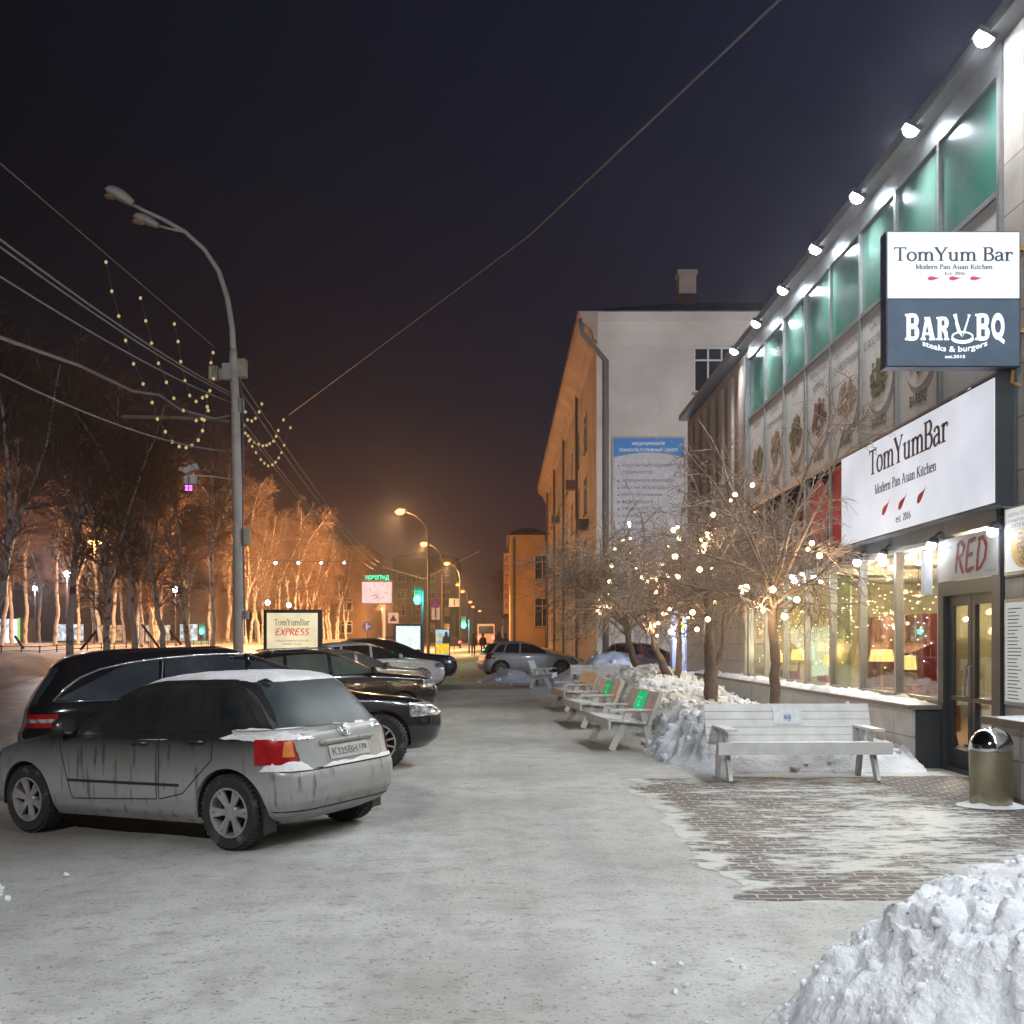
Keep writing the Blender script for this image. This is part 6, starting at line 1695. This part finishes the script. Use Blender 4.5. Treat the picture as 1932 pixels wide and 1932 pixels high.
mb.bar(A(338, 884), A(345, 887), .09, .09); mb.bar(A(345, 887), A(353, 895), .05, .05); mb.box(A(350, 0).x, A(358, 0).x, 24.85, 25.05, A(0, 913).z, A(0, 900).z); mb.box(A(361, 0).x, A(371, 0).x, 24.85, 25.05, A(0, 913).z, A(0, 897).z); mb.bar(A(372, 898), A(355, 898), .05, .05)
cmr = mb.build('camera_unit', mat('camera white', (.55, .54, .52), .5), sl, True)
mb = MB()
for a in (352.5, 360):
    for c_ in (917, 923): mb.box(A(a, 0).x, A(a+5, 0).x, 24.86, 24.9, A(0, c_+4).z, A(0, c_).z)
mb.build('infrared_lamp', emat('violet lamp', (.85, .22, 1.0), 1.6), cmr)
MB().tube([A(455, 720, 24.86), A(459, 800, 24.86), A(458, 1000, 24.86), A(462, 1200, 24.86)], .018, 5).build('cable', mat('blue black cable', (.10, .11, .16), .5), sl, True)

# ================================================================== WIRES AND GARLANDS
wire_l = mat('weathered cable', (.22, .20, .20), .6)
def wire(label, pts, r, m=None, sag=0.0):
    Q = []
    for a, b_ in zip(pts[:-1], pts[1:]):
        for i in range(12): f = i/12; Q.append(a*(1-f)+b_*f - Vector((0,0,sag*4*f*(1-f))))
    Q.append(pts[-1]); o = MB().tube(Q, r, 5).build('overhead_wire', m or wire_l); tag(o, label, 'wire', 'overhead wires of the street'); return o
wire('single long wire crossing the sky from the upper right down to the far road', [at(1640, -160, 15), at(1000, 443, 30), at(545, 783, 66)], .026)
def left_wire(u0, v0, u1, v1, lab, r, D0=13.0, D1=25.0, sag=.12):
    p, q = at(u0, v0, D0), at(u1, v1, D1); wire(lab, [p+(p-q)*.8, p, q], r, None, sag)
left_wire(0, 308, 405, 655, 'thin topmost wire the left garland hangs from', .011, 14.5, 24.8, 0)
left_wire(0, 452, 437, 742, 'upper of the two close wires running from the left edge to the pole', .017)
left_wire(0, 466, 437, 747, 'lower of the two close wires running from the left edge to the pole', .015)
left_wire(0, 522, 437, 760, 'wire from the left edge meeting the pole under the close pair', .014)
p = [Vector((-8.2, -6, 7.2)), at(-260, 520, 12), at(0, 637, 15), at(150, 690, 19), at(250, 738, 22), at(300, 745, 23), at(340, 773, 24), at(405, 790, 24.8), at(440, 783, 25)]
o = MB().tube(p, .03, 6).build('overhead_wire', wire_l); tag(o, 'thick kinked cable sagging from the left edge to the pole', 'wire', 'overhead wires of the street')
left_wire(0, 706, 425, 851, 'lowest wire from the left edge, ending at an insulator on the pole', .016, 14.5, 25, .2)
for i, (v, lab) in enumerate(((716, 'upper wire running from the pole away along the road'), (738, 'middle wire running from the pole away along the road'), (792, 'lower wire running from the pole away along the road'))):
    wire(lab, [at(452+2*i, v, 25.2), at(716-6*i, 1062+6*i, 85)], .02, None, .5)
wire('thin wire slanting from the pole to the far traffic lights', [at(470, 820, 25.5), at(700, 1100, 92)], .015, None, .2)
wire('fine cross wire sagging over the far road', [at(722, 1070, 100), at(800, 1092, 95), at(905, 1040, 88)], .03)
gb = emat('garland bulb', (.80, .62, .26), .55); GB = MB().ball((0,0,0), .036, 8, 6, (1, 1, 1.15)); gb0 = None
GAR = [('longest bulb garland hanging from the top wire, left of the lamp pole', 23.0, [(200,492),(211,547),(224,594),(237,640),(252,684),(270,722),(287,757),(297,788),(312,812),(325,831),(338,840),(351,842),(362,838),(374,828),(382,810),(385,790),(391,765),(390,745)]),
       ('middle bulb garland hanging from the top wire, left of the lamp pole', 23.8, [(265,560),(275,603),(286,645),(299,683),(314,719),(328,749),(346,772),(370,791),(381,788),(393,772)]),
       ('shortest bulb garland hanging from the top wire, close left of the lamp pole', 24.4, [(329,609),(336,642),(341,680),(349,716),(358,744),(370,755),(382,748),(396,735),(403,712),(398,682),(402,663)]),
       ('small upper bulb garland loop just right of the lamp pole', 26.5, [(463,775),(467,790),(475,792),(482,787),(489,775),(494,760)]),
       ('middle bulb garland loop right of the lamp pole', 27.5, [(460,800),(463,815),(468,820),(472,827),(480,832),(488,836),(496,839),(503,838),(509,835),(516,830),(521,821),(525,810),(535,790)]),
       ('lower bulb garland loop right of the lamp pole', 29.0, [(470,830),(476,840),(483,852),(492,865),(499,872),(506,877),(514,875),(520,870),(526,862),(531,852),(536,838),(548,805)])]
for lab, D, px in GAR:
    P = [at(u, v, D) for u, v in px]; t = thing('garland', lab, 'garland', P[0], group='bulb garlands hung by the lamp pole')
    MB().tube(P, .010, 4).build('cable', mat('garland cable', (.12, .11, .10), .6), t, True)
    for p_ in P:
        if gb0 is None: gb0 = GB.build('bulb', gb, t, smooth=True); o = gb0
        else: o = gb0.copy(); COL.objects.link(o); o.parent = t
        o.location = p_ - Vector((0,0,.03)) - P[0]

# ================================================================== LIT STREET LAMPS, far
sod = emat('sodium lamp', (1.0, .25, .05), 3.6); dkpole = mat('dark far pole', (.07, .05, .04), .7)
def road_lamp(u, v, D, pu, label, e, col=(1, .50, .20)):
    p = at(u, v, D); xp = (pu-VPX)*D/F_PX; g = gz(xp, D)
    t = thing('street_lamp', label, 'street lamp', (xp, D, g), group='orange street lamps receding along the road')
    MB().tube([(xp, D, g-.3), (xp, D, p.z-2.4)], [.13, .09], 8).build('pole', dkpole, t, True)
    MB().tube([(xp, D, p.z-2.4), (xp-.2, D, p.z-1.2), (xp+(p.x-xp)*.45, D, p.z-.35), (p.x+.3, D, p.z+.02)], .05, 6).build('arm', dkpole, t, True)
    MB().ball((p.x+.1, D, p.z+.12), .32, 10, 6, (1.4, .7, .4)).build('lamp_head', dkpole, t, True)
    MB().ball((p.x, D-.1, p.z-.06), .34, 12, 7, (1.25, 1, .7)).build('lens', sod, t, True)
    lamp('sodium_light', 'SPOT', (p.x, D, p.z-.4), e, col, t, True, .15, aim=((p.x-10, D+2, p.z-10) if D < 130 else (p.x-.5, D, 0)), cone=(168 if D < 130 else 158), blend=.35)
    lamp('sodium_glow', 'POINT', (p.x, D-.7, p.z-.1), e*.06, col, t, True, .03)
road_lamp(755, 965, 85, 808, 'nearest lit orange street lamp, highest of the receding row', 30000)
road_lamp(800, 1026, 113, 835, 'second lit orange street lamp of the receding row', 30000)
road_lamp(843, 1063, 141, 868, 'third lit orange street lamp of the receding row, reddest glow', 26000)
road_lamp(864, 1103, 185, 882, 'fourth lit orange street lamp of the receding row', 5000)
for i, (u, v, D) in enumerate(((872, 1116, 215), (887, 1136, 270), (893, 1145, 300), (905, 1153, 340))):
    t = thing('street_lamp', ['fifth tiny orange lamp of the receding row, close to the fourth', 'sixth tiny orange lamp low in the receding row', 'seventh tiny orange lamp low in the receding row', 'last tiny orange lamp above the distant traffic'][i], 'street lamp', at(u, 1214, D) - Vector((0,0,1)), group='orange street lamps receding along the road')
    p = at(u, v, D); MB().ball(p, .45, 8, 5, (1.3, 1, .7)).build('lens', emat('far sodium lamp', (1, .28, .06), 3.2), t, True)
    MB().tube([(p.x+1.2, D, 0), (p.x+1.2, D, p.z-1), (p.x+.3, D, p.z+.1)], .12, 5).build('pole', dkpole, t, True)
p = at(450, 1085, 70); g = parkz(p.x, 70) if p.x < -20.6 else gz(p.x, 70)  # unseen orange lamp added behind the pole to light the trees
t = thing('park_lamp', 'orange lamp added behind the tall pale street lamp pole to light the birches', 'street lamp', (p.x, 70, g))
MB().tube([(p.x, 70, g-.2), (p.x, 70, p.z)], .06, 6).build('pole', dkpole, t, True)
MB().ball(p, .12, 8, 5).build('bulb', emat('twin orange bulb', (1, .55, .2), 20), t, True)
lamp('park_orange', 'POINT', (p.x, 69.7, p.z+.2), 6000, (1, .36, .09), t, True, .1)
p = at(722, 1150, 118); g = gz(p.x, 118)  # second added orange lamp, for the trees near the billboard
t = thing('park_lamp', 'orange lamp added on a low mast by the billboard to light the far trees', 'street lamp', (p.x, 118, g))
MB().tube([(p.x, 118, g-.2), (p.x, 118, p.z)], .06, 6).build('pole', dkpole, t, True)
MB().ball(p, .12, 8, 5).build('bulb', emat('twin orange bulb', (1, .55, .2), 20), t, True)
lamp('park_orange', 'POINT', (p.x, 117.7, p.z+.2), 7000, (1, .36, .09), t, True, .1)
# twin orange lamp and white globe lamps inside the park
p = at(178, 1022, 78); g = parkz(p.x, 78)
t = thing('park_lamp', 'twin orange lamp high among the birches at the left', 'street lamp', (p.x, 78, g))
MB().tube([(p.x, 78, g), (p.x, 78, p.z)], .07, 6).build('pole', dkpole, t, True); MB().tube([(p.x-.45, 78, p.z), (p.x+.45, 78, p.z-.1)], .04, 5).build('arm', dkpole, t, True)
for dx in (-.32, .40): MB().ball((p.x+dx, 78, p.z-.05), .17, 8, 5).build('bulb', emat('twin orange bulb', (1, .55, .2), 20), t, True)
lamp('park_orange', 'POINT', (p.x, 77.6, p.z-.3), 5000, (1, .45, .16), t, True, .3)
for i, (u, v, D) in enumerate(((127, 1083, 60), (66, 1110, 90), (331, 1112, 75), (505, 1137, 80), (545, 1142, 85), (270, 1052, 140))):
    p = at(u, v, D); g = parkz(p.x, D)
    t = thing('park_lamp', ['cold white globe lamp glowing in the fork of the second birch', 'small cold globe lamp near the left edge of the park', 'cold white globe lamp right of the middle birches', 'small white lamp above the left corner of the express advert box', 'small white lamp above the middle of the express advert box', 'faint lamp far behind the park front row birches'][i], 'street lamp', (p.x, D, g), group='cold white lamps in the park')
    MB().tube([(p.x, D, g-.2), (p.x, D, p.z-.15)], .05, 6).build('pole', dkpole, t, True)
    MB().ball(p, .19 if D < 100 else .25, 10, 6).build('globe', emat('cold globe', (.82, .88, 1.0), 22 if i < 3 else 6), t, True)
    if i < 3: lamp('globe_light', 'POINT', (p.x, D-.4, p.z), 900, (.85, .9, 1), t, True, .3)

# ================================================================== ADVERT BOXES, SIGNS, LIGHTS
def lightbox(label, u0, u1, vt, D, h, face, name='advert_box', leg=.5):
    x0, x1 = (u0-VPX)*D/F_PX, (u1-VPX)*D/F_PX; g = gz((x0+x1)/2, D); zt_ = HCAM+(VPY-vt)*D/F_PX; zb_ = zt_-h
    t = thing(name, label, 'advert box', ((x0+x1)/2, D, g))
    e = (x1-x0)*.06
    MB().box(x0, x1, D, D+.22, zb_, zt_).build('case', darkframe, t, True)
    MB().box(x0+e, x1-e, D-.012, D-.001, zb_+e, zt_-e).build('face', face, t, True)
    MB().box((x0+x1)/2-.3, (x0+x1)/2+.3, D+.05, D+.17, g-.2, zb_).build('pedestal', darkframe, t, True)
    return t, x0+e, x1-e, zt_-e
cream = emat('cream lit advert', (.92, .80, .52), .78, True, var=.16, scale=1.6)
t, xa, xb, zt_ = lightbox('cream lit advert box with red express lettering and a red arrow behind the black cars', 497, 606, 1150, 30.0, 2.55, cream)
W = xb-xa; org = (xa, 29.982, zt_); ex = (1,0,0); ez = (0,0,1)
s3 = Serif(T=.14, t=.05)
v, f = s3.text('TomYumBar'); zfix(put(fit(v, W*.70, .19, W*.145, -.36), f, org, ex, ez), (0,-1,0)).build('name_lettering', mat('olive ink', (.10, .09, .04), .5), t, True)
v, f = brush('EXPRESS'); zfix(put(fit(v, W*.67, .22, W*.17, -.66), f, org, ex, ez), (0,-1,0)).build('express_lettering', emat('backlit red print', (.75, .07, .05), .75), t, True)
mb = sans('САМЫЙ ПОПУЛЯРНЫЙ СУП В МИРЕ', org, ex, ez, W/2, -.83, w=W*.66, h=.055, center=True); sans('В ФОРМАТЕ «TO GO»', org, ex, ez, W/2, -.93, w=W*.38, h=.055, center=True, mb=mb); mb.build('small_lettering', mat('olive ink', (.10, .09, .04), .5), t, True)
pts = [(.13,-1.30),(.22,-1.14),(.68,-1.12),(.66,-1.02),(.80,-1.10),(.92,-1.18),(.94,-1.26),(.88,-1.36),(.60,-1.40),(.2,-1.40)]
put([(a*W, c_) for a, c_ in pts], [tuple(range(len(pts)))], org, ex, ez).build('red_arrow', emat('backlit red print', (.75, .07, .05), .75), t, True)
org2 = (xa, 29.976, zt_); mb = sans('СТОП', org2, ex, ez, W*.28, -1.33, w=W*.30, h=.14, bold=.03)
v, f = [], []; stroke(arc(W*.195, -1.265, .085, .085, 0, 360, 20), .025, v, f); stroke([(W*.195-.05, -1.315), (W*.195+.05, -1.215)], .022, v, f); put(v, f, org2, ex, ez, mb)
sans('ЗАВТРАК', org2, ex, ez, W*.60, -1.25, w=W*.2, h=.05, mb=mb); sans('ЗАКАЗЫ С СОБОЙ', org2, ex, ez, W*.60, -1.33, w=W*.3, h=.05, mb=mb)
mb.build('white_lettering', emat('white advert ink', (1, .9, .75), .9), t, True)
t, *_ = lightbox('blank bright white advert box behind the dark blue SUV', 744, 796, 1178, 60.0, 2.3, emat('white lit advert', (.80, .92, .90), .95, True, var=.18, scale=3.5))
t, xa, xb, zt_ = lightbox('yellow and blue lit poster box beside the distant pavement', 820, 849, 1186, 70.0, 1.85, emat('blue white poster', (.42, .58, .62), .8, False, var=.4, scale=3))
put([(0,-1.65),(xb-xa,-1.65),(xb-xa,-.95),(0,-.95)], [(0,1,2,3)], (xa, 69.98, zt_), ex, ez).build('yellow_band', emat('yellow poster band', (.95, .62, .06), .8, var=.4, scale=9), t, True)
mb = MB(); put([(.45,-.95),(.5,-.5),(.62,-.42),(.62,-.2),(.72,-.12),(.82,-.2),(.82,-.42),(.92,-.5),(.95,-.95)], [tuple(range(9))], (xa, 69.975, zt_), ex, ez, mb); mb.build('figure_print', mat('dark poster figure', (.08, .08, .10), .6), t, True)
sans('0%', (xa, 69.975, zt_), ex, ez, .06, -.75, w=.32, h=.3, bold=.03).build('poster_lettering', emat('yellow poster band', (1, 1, 1), 1), t, True)
# billboard on a mast with a green rooftop word
x0, x1 = at(683, 0, 100).x, at(739, 0, 100).x; zb_, zt_ = at(0, 1138, 100).z, at(0, 1098, 100).z
t = thing('billboard', 'pale floodlit billboard on a single mast with green letters above', 'billboard', (x1-.7, 100, gz(-11, 100)))
MB().tube([(x1-.75, 100.2, gz(-11, 100)-.3), (x1-.75, 100.2, zb_)], .16, 8).build('mast', mat('pale mast', (.4, .4, .42), .6), t, True)
MB().box(x0-.08, x1+.08, 100.02, 100.3, zb_-.08, zt_+.08).build('case', darkframe, t, True)
MB().box(x0, x1, 100.0, 100.018, zb_, zt_).build('face', emat('pale billboard face', (.62, .58, .70), .62, False, var=.3, scale=.9), t, True)
mb = MB(); Rr = random.Random(3)
for k in range(9):
    a = Vector((x0+.3+Rr.random()*(x1-x0-.6), 99.985, zb_+.3+Rr.random()*(zt_-zb_-.5))); mb.tube([a, a+Vector((Rr.uniform(-.5,.6), 0, Rr.uniform(-.1,.5)))], .02, 4)
mb.build('branch_print', mat('dark print branch', (.05,.05,.06), .7), t, True)
gl_ = emat('green neon', (.02, .95, .55), 1.2)
sans('НОВОГРАД', (at(690, 0, 100).x, 99.95, at(0, 1095, 100).z), ex, ez, 0, 0, w=2.25, h=.50, bold=.04).build('green_lettering', gl_, t, True)
MB().box(x0+.3, x1-.1, 100.05, 100.12, zt_+.10, zt_+.2).build('letter_rail', darkframe, t, True)
# traffic lights
grn = emat('green signal', (.02, 1.0, .45), 26); redl = emat('red signal', (1, .06, .05), 9)
def traffic(u, v, D, pu, label):
    p = at(u, v, D); xp = (pu-VPX)*D/F_PX; g = gz(xp, D)
    t = thing('traffic_light', label, 'traffic light', (xp, D, g), group='traffic lights over the road')
    MB().tube([(xp, D, g-.2), (xp, D, p.z+.5)], .08, 8).build('pole', mat('blue signal pole', (.06, .07, .16), .6), t, True)
    MB().tube([(xp, D, p.z), (p.x, D, p.z)], .04, 6).build('arm', darkframe, t, True)
    MB().box(p.x-.19, p.x+.19, D-.14, D+.1, p.z-.35, p.z+.75).build('housing', darkframe, t, True)
    for k, m in enumerate((mat('dead lens', (.05,.02,.02), .3), mat('dead lens', (.05,.02,.02), .3))): MB().lathe([(.13, D-.165), (.13, D-.142)], (p.x, 0, p.z+.57-.33*k), 'y', 14).build('dark_lens', m, t, True)
    MB().ball((p.x, D-.15, p.z-.08), .21, 12, 7, (1, .5, 1.25)).build('green_lens', grn, t, True)
    lamp('signal_light', 'POINT', (p.x, D-.6, p.z), 260, (.05, 1, .5), t, True, .2)
traffic(788, 1129, 62, 798, 'larger green traffic light beside the pole left of the pavement end')
traffic(875, 1178, 95, 885, 'lower green traffic light nearer the walking people')
traffic(381, 1190, 105, 386, 'small green traffic light seen across the park between birches')
# road signs
def roadsign(label, u, v, D, kind):
    p = at(u, v, D); g = parkz(p.x, D) if p.x < -21 else gz(p.x, D)
    t = thing('road_sign', label, 'road sign', (p.x, D, g), group='small road signs of the far crossing')
    MB().tube([(p.x, D+.06, g-.2), (p.x, D+.06, p.z+.3)], .035, 6).build('post', dkpole, t, True)
    if kind in ('stop', 'arrow'):
        MB().lathe([(.40, D-.02), (.40, D)], (p.x, 0, p.z), 'y', 24).build('plate', mat('sign blue', (.03, .13, .50), .5), t, True)
        mb = MB()
        if kind == 'stop':
            v_, f_ = [], []; stroke(arc(p.x, p.z, .36, .36, 0, 360, 24), .08, v_, f_); stroke([(p.x-.26, p.z+.26), (p.x+.26, p.z-.26)], .08, v_, f_); stroke([(p.x+.26, p.z+.26), (p.x-.26, p.z-.26)], .08, v_, f_); put(v_, f_, (0, D-.025, 0), (1,0,0), (0,0,1), mb); zfix(mb, (0,-1,0)).build('red_cross', mat('sign red', (.5,.03,.03), .5), t, True)
        else:
            v_, f_ = [], []; stroke([(p.x-.05, p.z-.28), (p.x-.05, p.z+.28)], .10, v_, f_); stroke([(p.x-.05, p.z), (p.x+.25, p.z)], .10, v_, f_); put(v_, f_, (0, D-.025, 0), (1,0,0), (0,0,1), mb); zfix(mb, (0,-1,0)).build('arrow', mat('sign white', (.75,.75,.75), .5), t, True)
    else:
        w, h = {'cross': (.42, .42), 'lane': (.32, .5), 'board': (.5, .4)}[kind]
        MB().box(p.x-w, p.x+w, D-.02, D, p.z-h, p.z+h).build('plate', mat('sign white', (.75,.75,.75), .5), t, True)
        v_, f_ = [], []
        if kind == 'cross': v_ = [(p.x-.28, p.z-.25), (p.x+.28, p.z-.25), (p.x, p.z+.28)]; f_ = [(0,1,2)]
        else: stroke([(p.x, p.z-.3), (p.x, p.z+.3)], .12, v_, f_)
        put(v_, f_, (0, D-.026, 0), (1,0,0), (0,0,1)).build('symbol', mat('sign ink', (.05, .06, .12), .5), t, True)
roadsign('round blue no stopping sign with red cross by the lamp row', 822, 1138, 78, 'stop')
roadsign('white plate with one dark stroke under the no stopping sign', 822, 1157, 79, 'lane')
roadsign('round blue arrow sign left of the blank white advert box', 693, 1182, 85, 'arrow')
roadsign('white square crossing sign over the blank white advert box', 742, 1166, 82, 'cross')
roadsign('pale square board right of the lamp row above the green light', 857, 1137, 100, 'board')
# LED information stand beside the building end
t = thing('info_stand', 'glowing information stand with blue bars and a yellow emblem behind the trees', 'info stand', (6.25, 36.2, gz(6, 36)))
MB().box(5.95, 6.60, 36.2, 36.4, gz(6, 36), 2.75).build('case', darkframe, t, True)
MB().box(6.0, 6.55, 36.18, 36.198, 1.95, 2.68).build('upper_screen', emat('dim screen', (.25, .28, .42), .5), t, True)
MB().box(6.0, 6.55, 36.18, 36.198, .55, 1.9).build('lower_screen', emat('grey violet screen', (.42, .44, .62), .5, var=.35, scale=6), t, True)
mb = MB()
for z in (.62, 2.72): mb.box(5.97, 6.58, 36.12, 36.17, z, z+.10)
mb.build('blue_bar', emat('blue led', (.35, .45, 1), 6), t, True)
MB().ball((6.28, 36.15, 2.32), .18, 10, 6, (.8, .1, 1.1)).build('yellow_emblem', emat('yellow led', (.9, .75, .05), .9), t, True)
sans('ПЕРЕКУС', (6.03, 36.17, 1.72), ex, ez, 0, 0, w=.5, h=.10, bold=.02).build('stand_lettering', emat('white led', (.9, .92, 1), 1.2), t, True)
lamp('stand_glow', 'POINT', (6.2, 35.7, 2.3), 420, (.72, .80, 1.0), t, True, .03)
t = thing('banner_barrier', 'low orange red barrier banner behind the snow bank', 'barrier', (6.0, 47, gz(6, 47)))
MB().box(4.9, 7.4, 47, 47.06, gz(6, 47)+.55, gz(6, 47)+1.05).build('banner', mat('orange red banner', (.50, .10, .04), .6), t, True)
mb = MB()
for x in (4.95, 5.6, 6.2, 6.8, 7.35): mb.box(x-.03, x+.03, 47.0, 47.06, gz(6, 47), gz(6, 47)+.548)
mb.build('leg', mat('orange red banner', (.50, .10, .04), .6), t, True)
sans('АВТОМОЙКА', (5.2, 46.99, gz(6, 47)+.70), ex, ez, 0, 0, w=1.9, h=.2).build('lettering', mat('amber ink', (.6, .35, .1), .6), t, True)
# kiosk at the left edge of the park
t = thing('kiosk', 'glowing white kiosk with a green edge at the left side of the park', 'kiosk', (-45, 95, 2))
x0, x1 = at(-20, 0, 95).x, at(38, 0, 95).x; z0_, z1_ = at(0, 1224, 95).z-.6, at(0, 1166, 95).z
MB().box(x0, x1, 95, 98, z0_, z1_).build('wall', darkframe, t, True)
MB().box(x0+.05, x1-.25, 94.9, 94.99, z0_+.5, z1_-.1).build('lit_front', emat('kiosk light', (.75, .80, .95), 1.0, False, var=.8, scale=1.2), t, True)
MB().box(x1-.18, x1, 94.9, 94.99, z0_+.6, z1_).build('green_edge', emat('kiosk green', (.4, .9, .2), .7), t, True)
MB().box(x0+1.7, x1-.9, 94.86, 94.89, z0_+1.0, z0_+2.0).build('counter_window', emat('kiosk window', (1, 1, .95), 1.8), t, True)
# slanting stakes by the park trees
stake_m = mat('wooden stake', (.10, .06, .04), .8)
for i, (u0, v0, u1, v1, D) in enumerate(((45, 1224, 28, 1200, 52), (152, 1226, 182, 1190, 49), (300, 1222, 268, 1178, 50.5), (342, 1216, 320, 1190, 52))):
    o = MB().bar(at(u0, v0, D), at(u1, v1, D), .10, .10).build('wooden_stake', stake_m); tag(o, ['slanting stake near the lit kiosk', 'slanting stake leaning right of the second birch trunk', 'slanting stake leaning against the dark stemmed birch', 'slanting stake leaning on the birch left of the green light'][i], 'stake', 'tree stakes in the park')
# distant bus, exhaust-red tail lights
t = thing('bus', 'distant pale bus with red tail lights at the end of the road', 'bus', (-2.2, 150, gz(-2, 150)))
g = gz(-2, 150)
MB().box(-3.4, -.9, 150, 158, g+.4, g+3.1).build('body', mat('dim bus body', (.26, .20, .17), .5), t, True)
MB().box(-3.2, -1.1, 149.95, 149.99, g+1.7, g+2.8).build('rear_window', carglass, t, True)
for x in (-3.15, -1.15): MB().ball((x, 149.9, g+1.1), .24, 8, 5, (1, .5, 1.3)).build('tail_lamp', redl, t, True)
for x in (-2.9, -1.4): MB().lathe([(.48, 0), (.48, .3)], (x-.15, 151.5, g+.48), 'x', 16).build('wheel', dark_m, t, True)
for i, (u, v, D) in enumerate(((857, 1197, 130), (912, 1200, 200), (938, 1190, 170))):
    p = at(u, v, D); t = thing('parked_car', ['distant car with red tail lights left of the walking people', 'distant dark car between the two walking people', 'distant car with red lights right of the walking people'][i], 'car', (p.x, D, gz(p.x, D)), group='distant cars on the road')
    g = gz(p.x, D); mb = MB(); prof = [(-.85,.25),(.85,.25),(.9,.6),(.86,.9),(.62,1.42),(-.62,1.42),(-.86,.9),(-.9,.6)]
    mb.prism([(p.x+a, D, g+c_) for a, c_ in prof], (0,0,0), (0,4,0)); mb.build('body', black_p, t, True)
    MB().box(p.x-.6, p.x+.6, D-.03, D-.005, g+.95, g+1.36).build('rear_window', carglass, t, True)
    for sx_ in (-1, 1):
        MB().ball((p.x+sx_*.68, D-.03, g+.78), .16, 8, 5, (1, .5, 1)).build('tail_lamp', redl, t, True)
        MB().lathe([(.31, -.1), (.31, .1)], (p.x+sx_*.72, D+.8, g+.31), 'x', 14).build('wheel', dark_m, t, True)

# ================================================================== PEOPLE
def person(label, x, y, yaw, coat, phase=1.0, hood=False, scale=1.0):
    """a walking figure grown from one skeleton; clothes are its materials"""
    g = gz(x, y); s = phase
    V = [((0,0,.95),.15), ((0,0,1.12),.14), ((0,-.01,1.32),.165), ((0,0,1.46),.085), ((0,.01,1.56),.06), ((0,.03,1.66),.105), ((0,.02,1.75),.07),
         ((.20,0,1.40),.075), ((.27,-.05*s,1.14),.06), ((.27,.06*s,.90),.048), ((.26,.10*s,.80),.035),
         ((-.20,0,1.40),.075), ((-.27,.06*s,1.14),.06), ((-.27,.16*s,.92),.048), ((-.26,.20*s,.83),.035),
         ((.10,0,.88),.115), ((.10,.12*s,.50),.080), ((.10,-.02*s,.09),.055), ((.10,.14*s,.04),.045),
         ((-.10,0,.88),.115), ((-.10,.02*s,.50),.080), ((-.10,-.22*s,.12),.055), ((-.10,-.10*s,.05),.045)]
    E_ = [(0,1),(1,2),(2,3),(3,4),(4,5),(5,6),(2,7),(7,8),(8,9),(9,10),(2,11),(11,12),(12,13),(13,14),(0,15),(15,16),(16,17),(17,18),(0,19),(19,20),(20,21),(21,22)]
    me = bpy.data.meshes.new('person'); me.from_pydata([v for v, r in V], E_, []); o = bpy.data.objects.new('person', me); COL.objects.link(o)
    md = o.modifiers.new('s', 'SKIN'); md.use_smooth_shade = True
    for i, (v, r) in enumerate(V): me.skin_vertices[0].data[i].radius = (r, r*.85)
    me.skin_vertices[0].data[0].use_root = True
    sd = o.modifiers.new('d', 'SUBSURF'); sd.levels = 1; sd.render_levels = 1
    dg = bpy.context.evaluated_depsgraph_get(); dg.update(); m2 = bpy.data.meshes.new_from_object(o.evaluated_get(dg))
    o.modifiers.clear(); o.data = m2; m2.materials.clear(); m2.materials.append(coat)
    o.location = (x, y, g); o.rotation_euler = (0,0,yaw); o.scale = (scale,)*3
    tag(o, label, 'person', 'people on the far pavement')
    MB().ball((0, -.015, 1.69), .125, 12, 8, (.95, 1.05, 1.0)).build('hair', mat('dark hair', (.02, .015, .012), .8), o, smooth=True)
    P = [[(.19*(1+.35*k/4)*math.cos(a), .15*(1+.4*k/4)*math.sin(a), 1.34-.5*k/4) for k in range(5)] for a in [6.2832*i/16 for i in range(17)]]
    MB().grid(P).build('coat', coat, o, smooth=True)
    return o
dk1 = mat('dark olive clothes', (.025, .025, .018), .9); dk2 = mat('dark wine clothes', (.035, .014, .016), .9)
person('person in a dark olive jacket walking away, left of the pair', at(893, 0, 84).x, 84, 0, dk1, 1)
person('person in a dark wine coat walking away, right of the pair', at(911, 0, 85).x, 85, .1, dk2, -1)
person('person in dark clothes behind the left roof of the silver hatchback', at(941, 0, 70).x, 70, 0, dk2, .6, scale=1.06)
person('person partly hidden by another behind the silver hatchback roof', at(953, 0, 72).x, 72, 0, dk1, -.8)

# fill light added unseen behind the camera's left shoulder, on a lamp post
t = thing('street_lamp', 'added white fill light on a pole, unseen behind the viewpoint beside the parking bay', 'street lamp', (-7.0, -7.0, -.14))
MB().tube([(-7, -7, -.3), (-7, -7, 9.6)], [.12, .09], 12).build('pole', galv, t, True, smooth=True)
MB().tube([(-7, -7, 9.6), (-6.6, -6.8, 10.1), (-5.9, -6.5, 10.3)], .045, 8).build('arm', galv, t, True, smooth=True)
MB().box(-6.0, -5.4, -6.62, -6.38, 10.22, 10.34).build('lamp_head', galv, t, True)
MB().box(-5.95, -5.45, -6.59, -6.41, 10.20, 10.219).build('lens', emat('white fill lens', (.95, .97, 1.0), 30), t, True)
lamp('fill_lamp', 'POINT', (-5.7, -6.5, 10.12), 5200, (.97, .98, 1.0), t, True, .03)
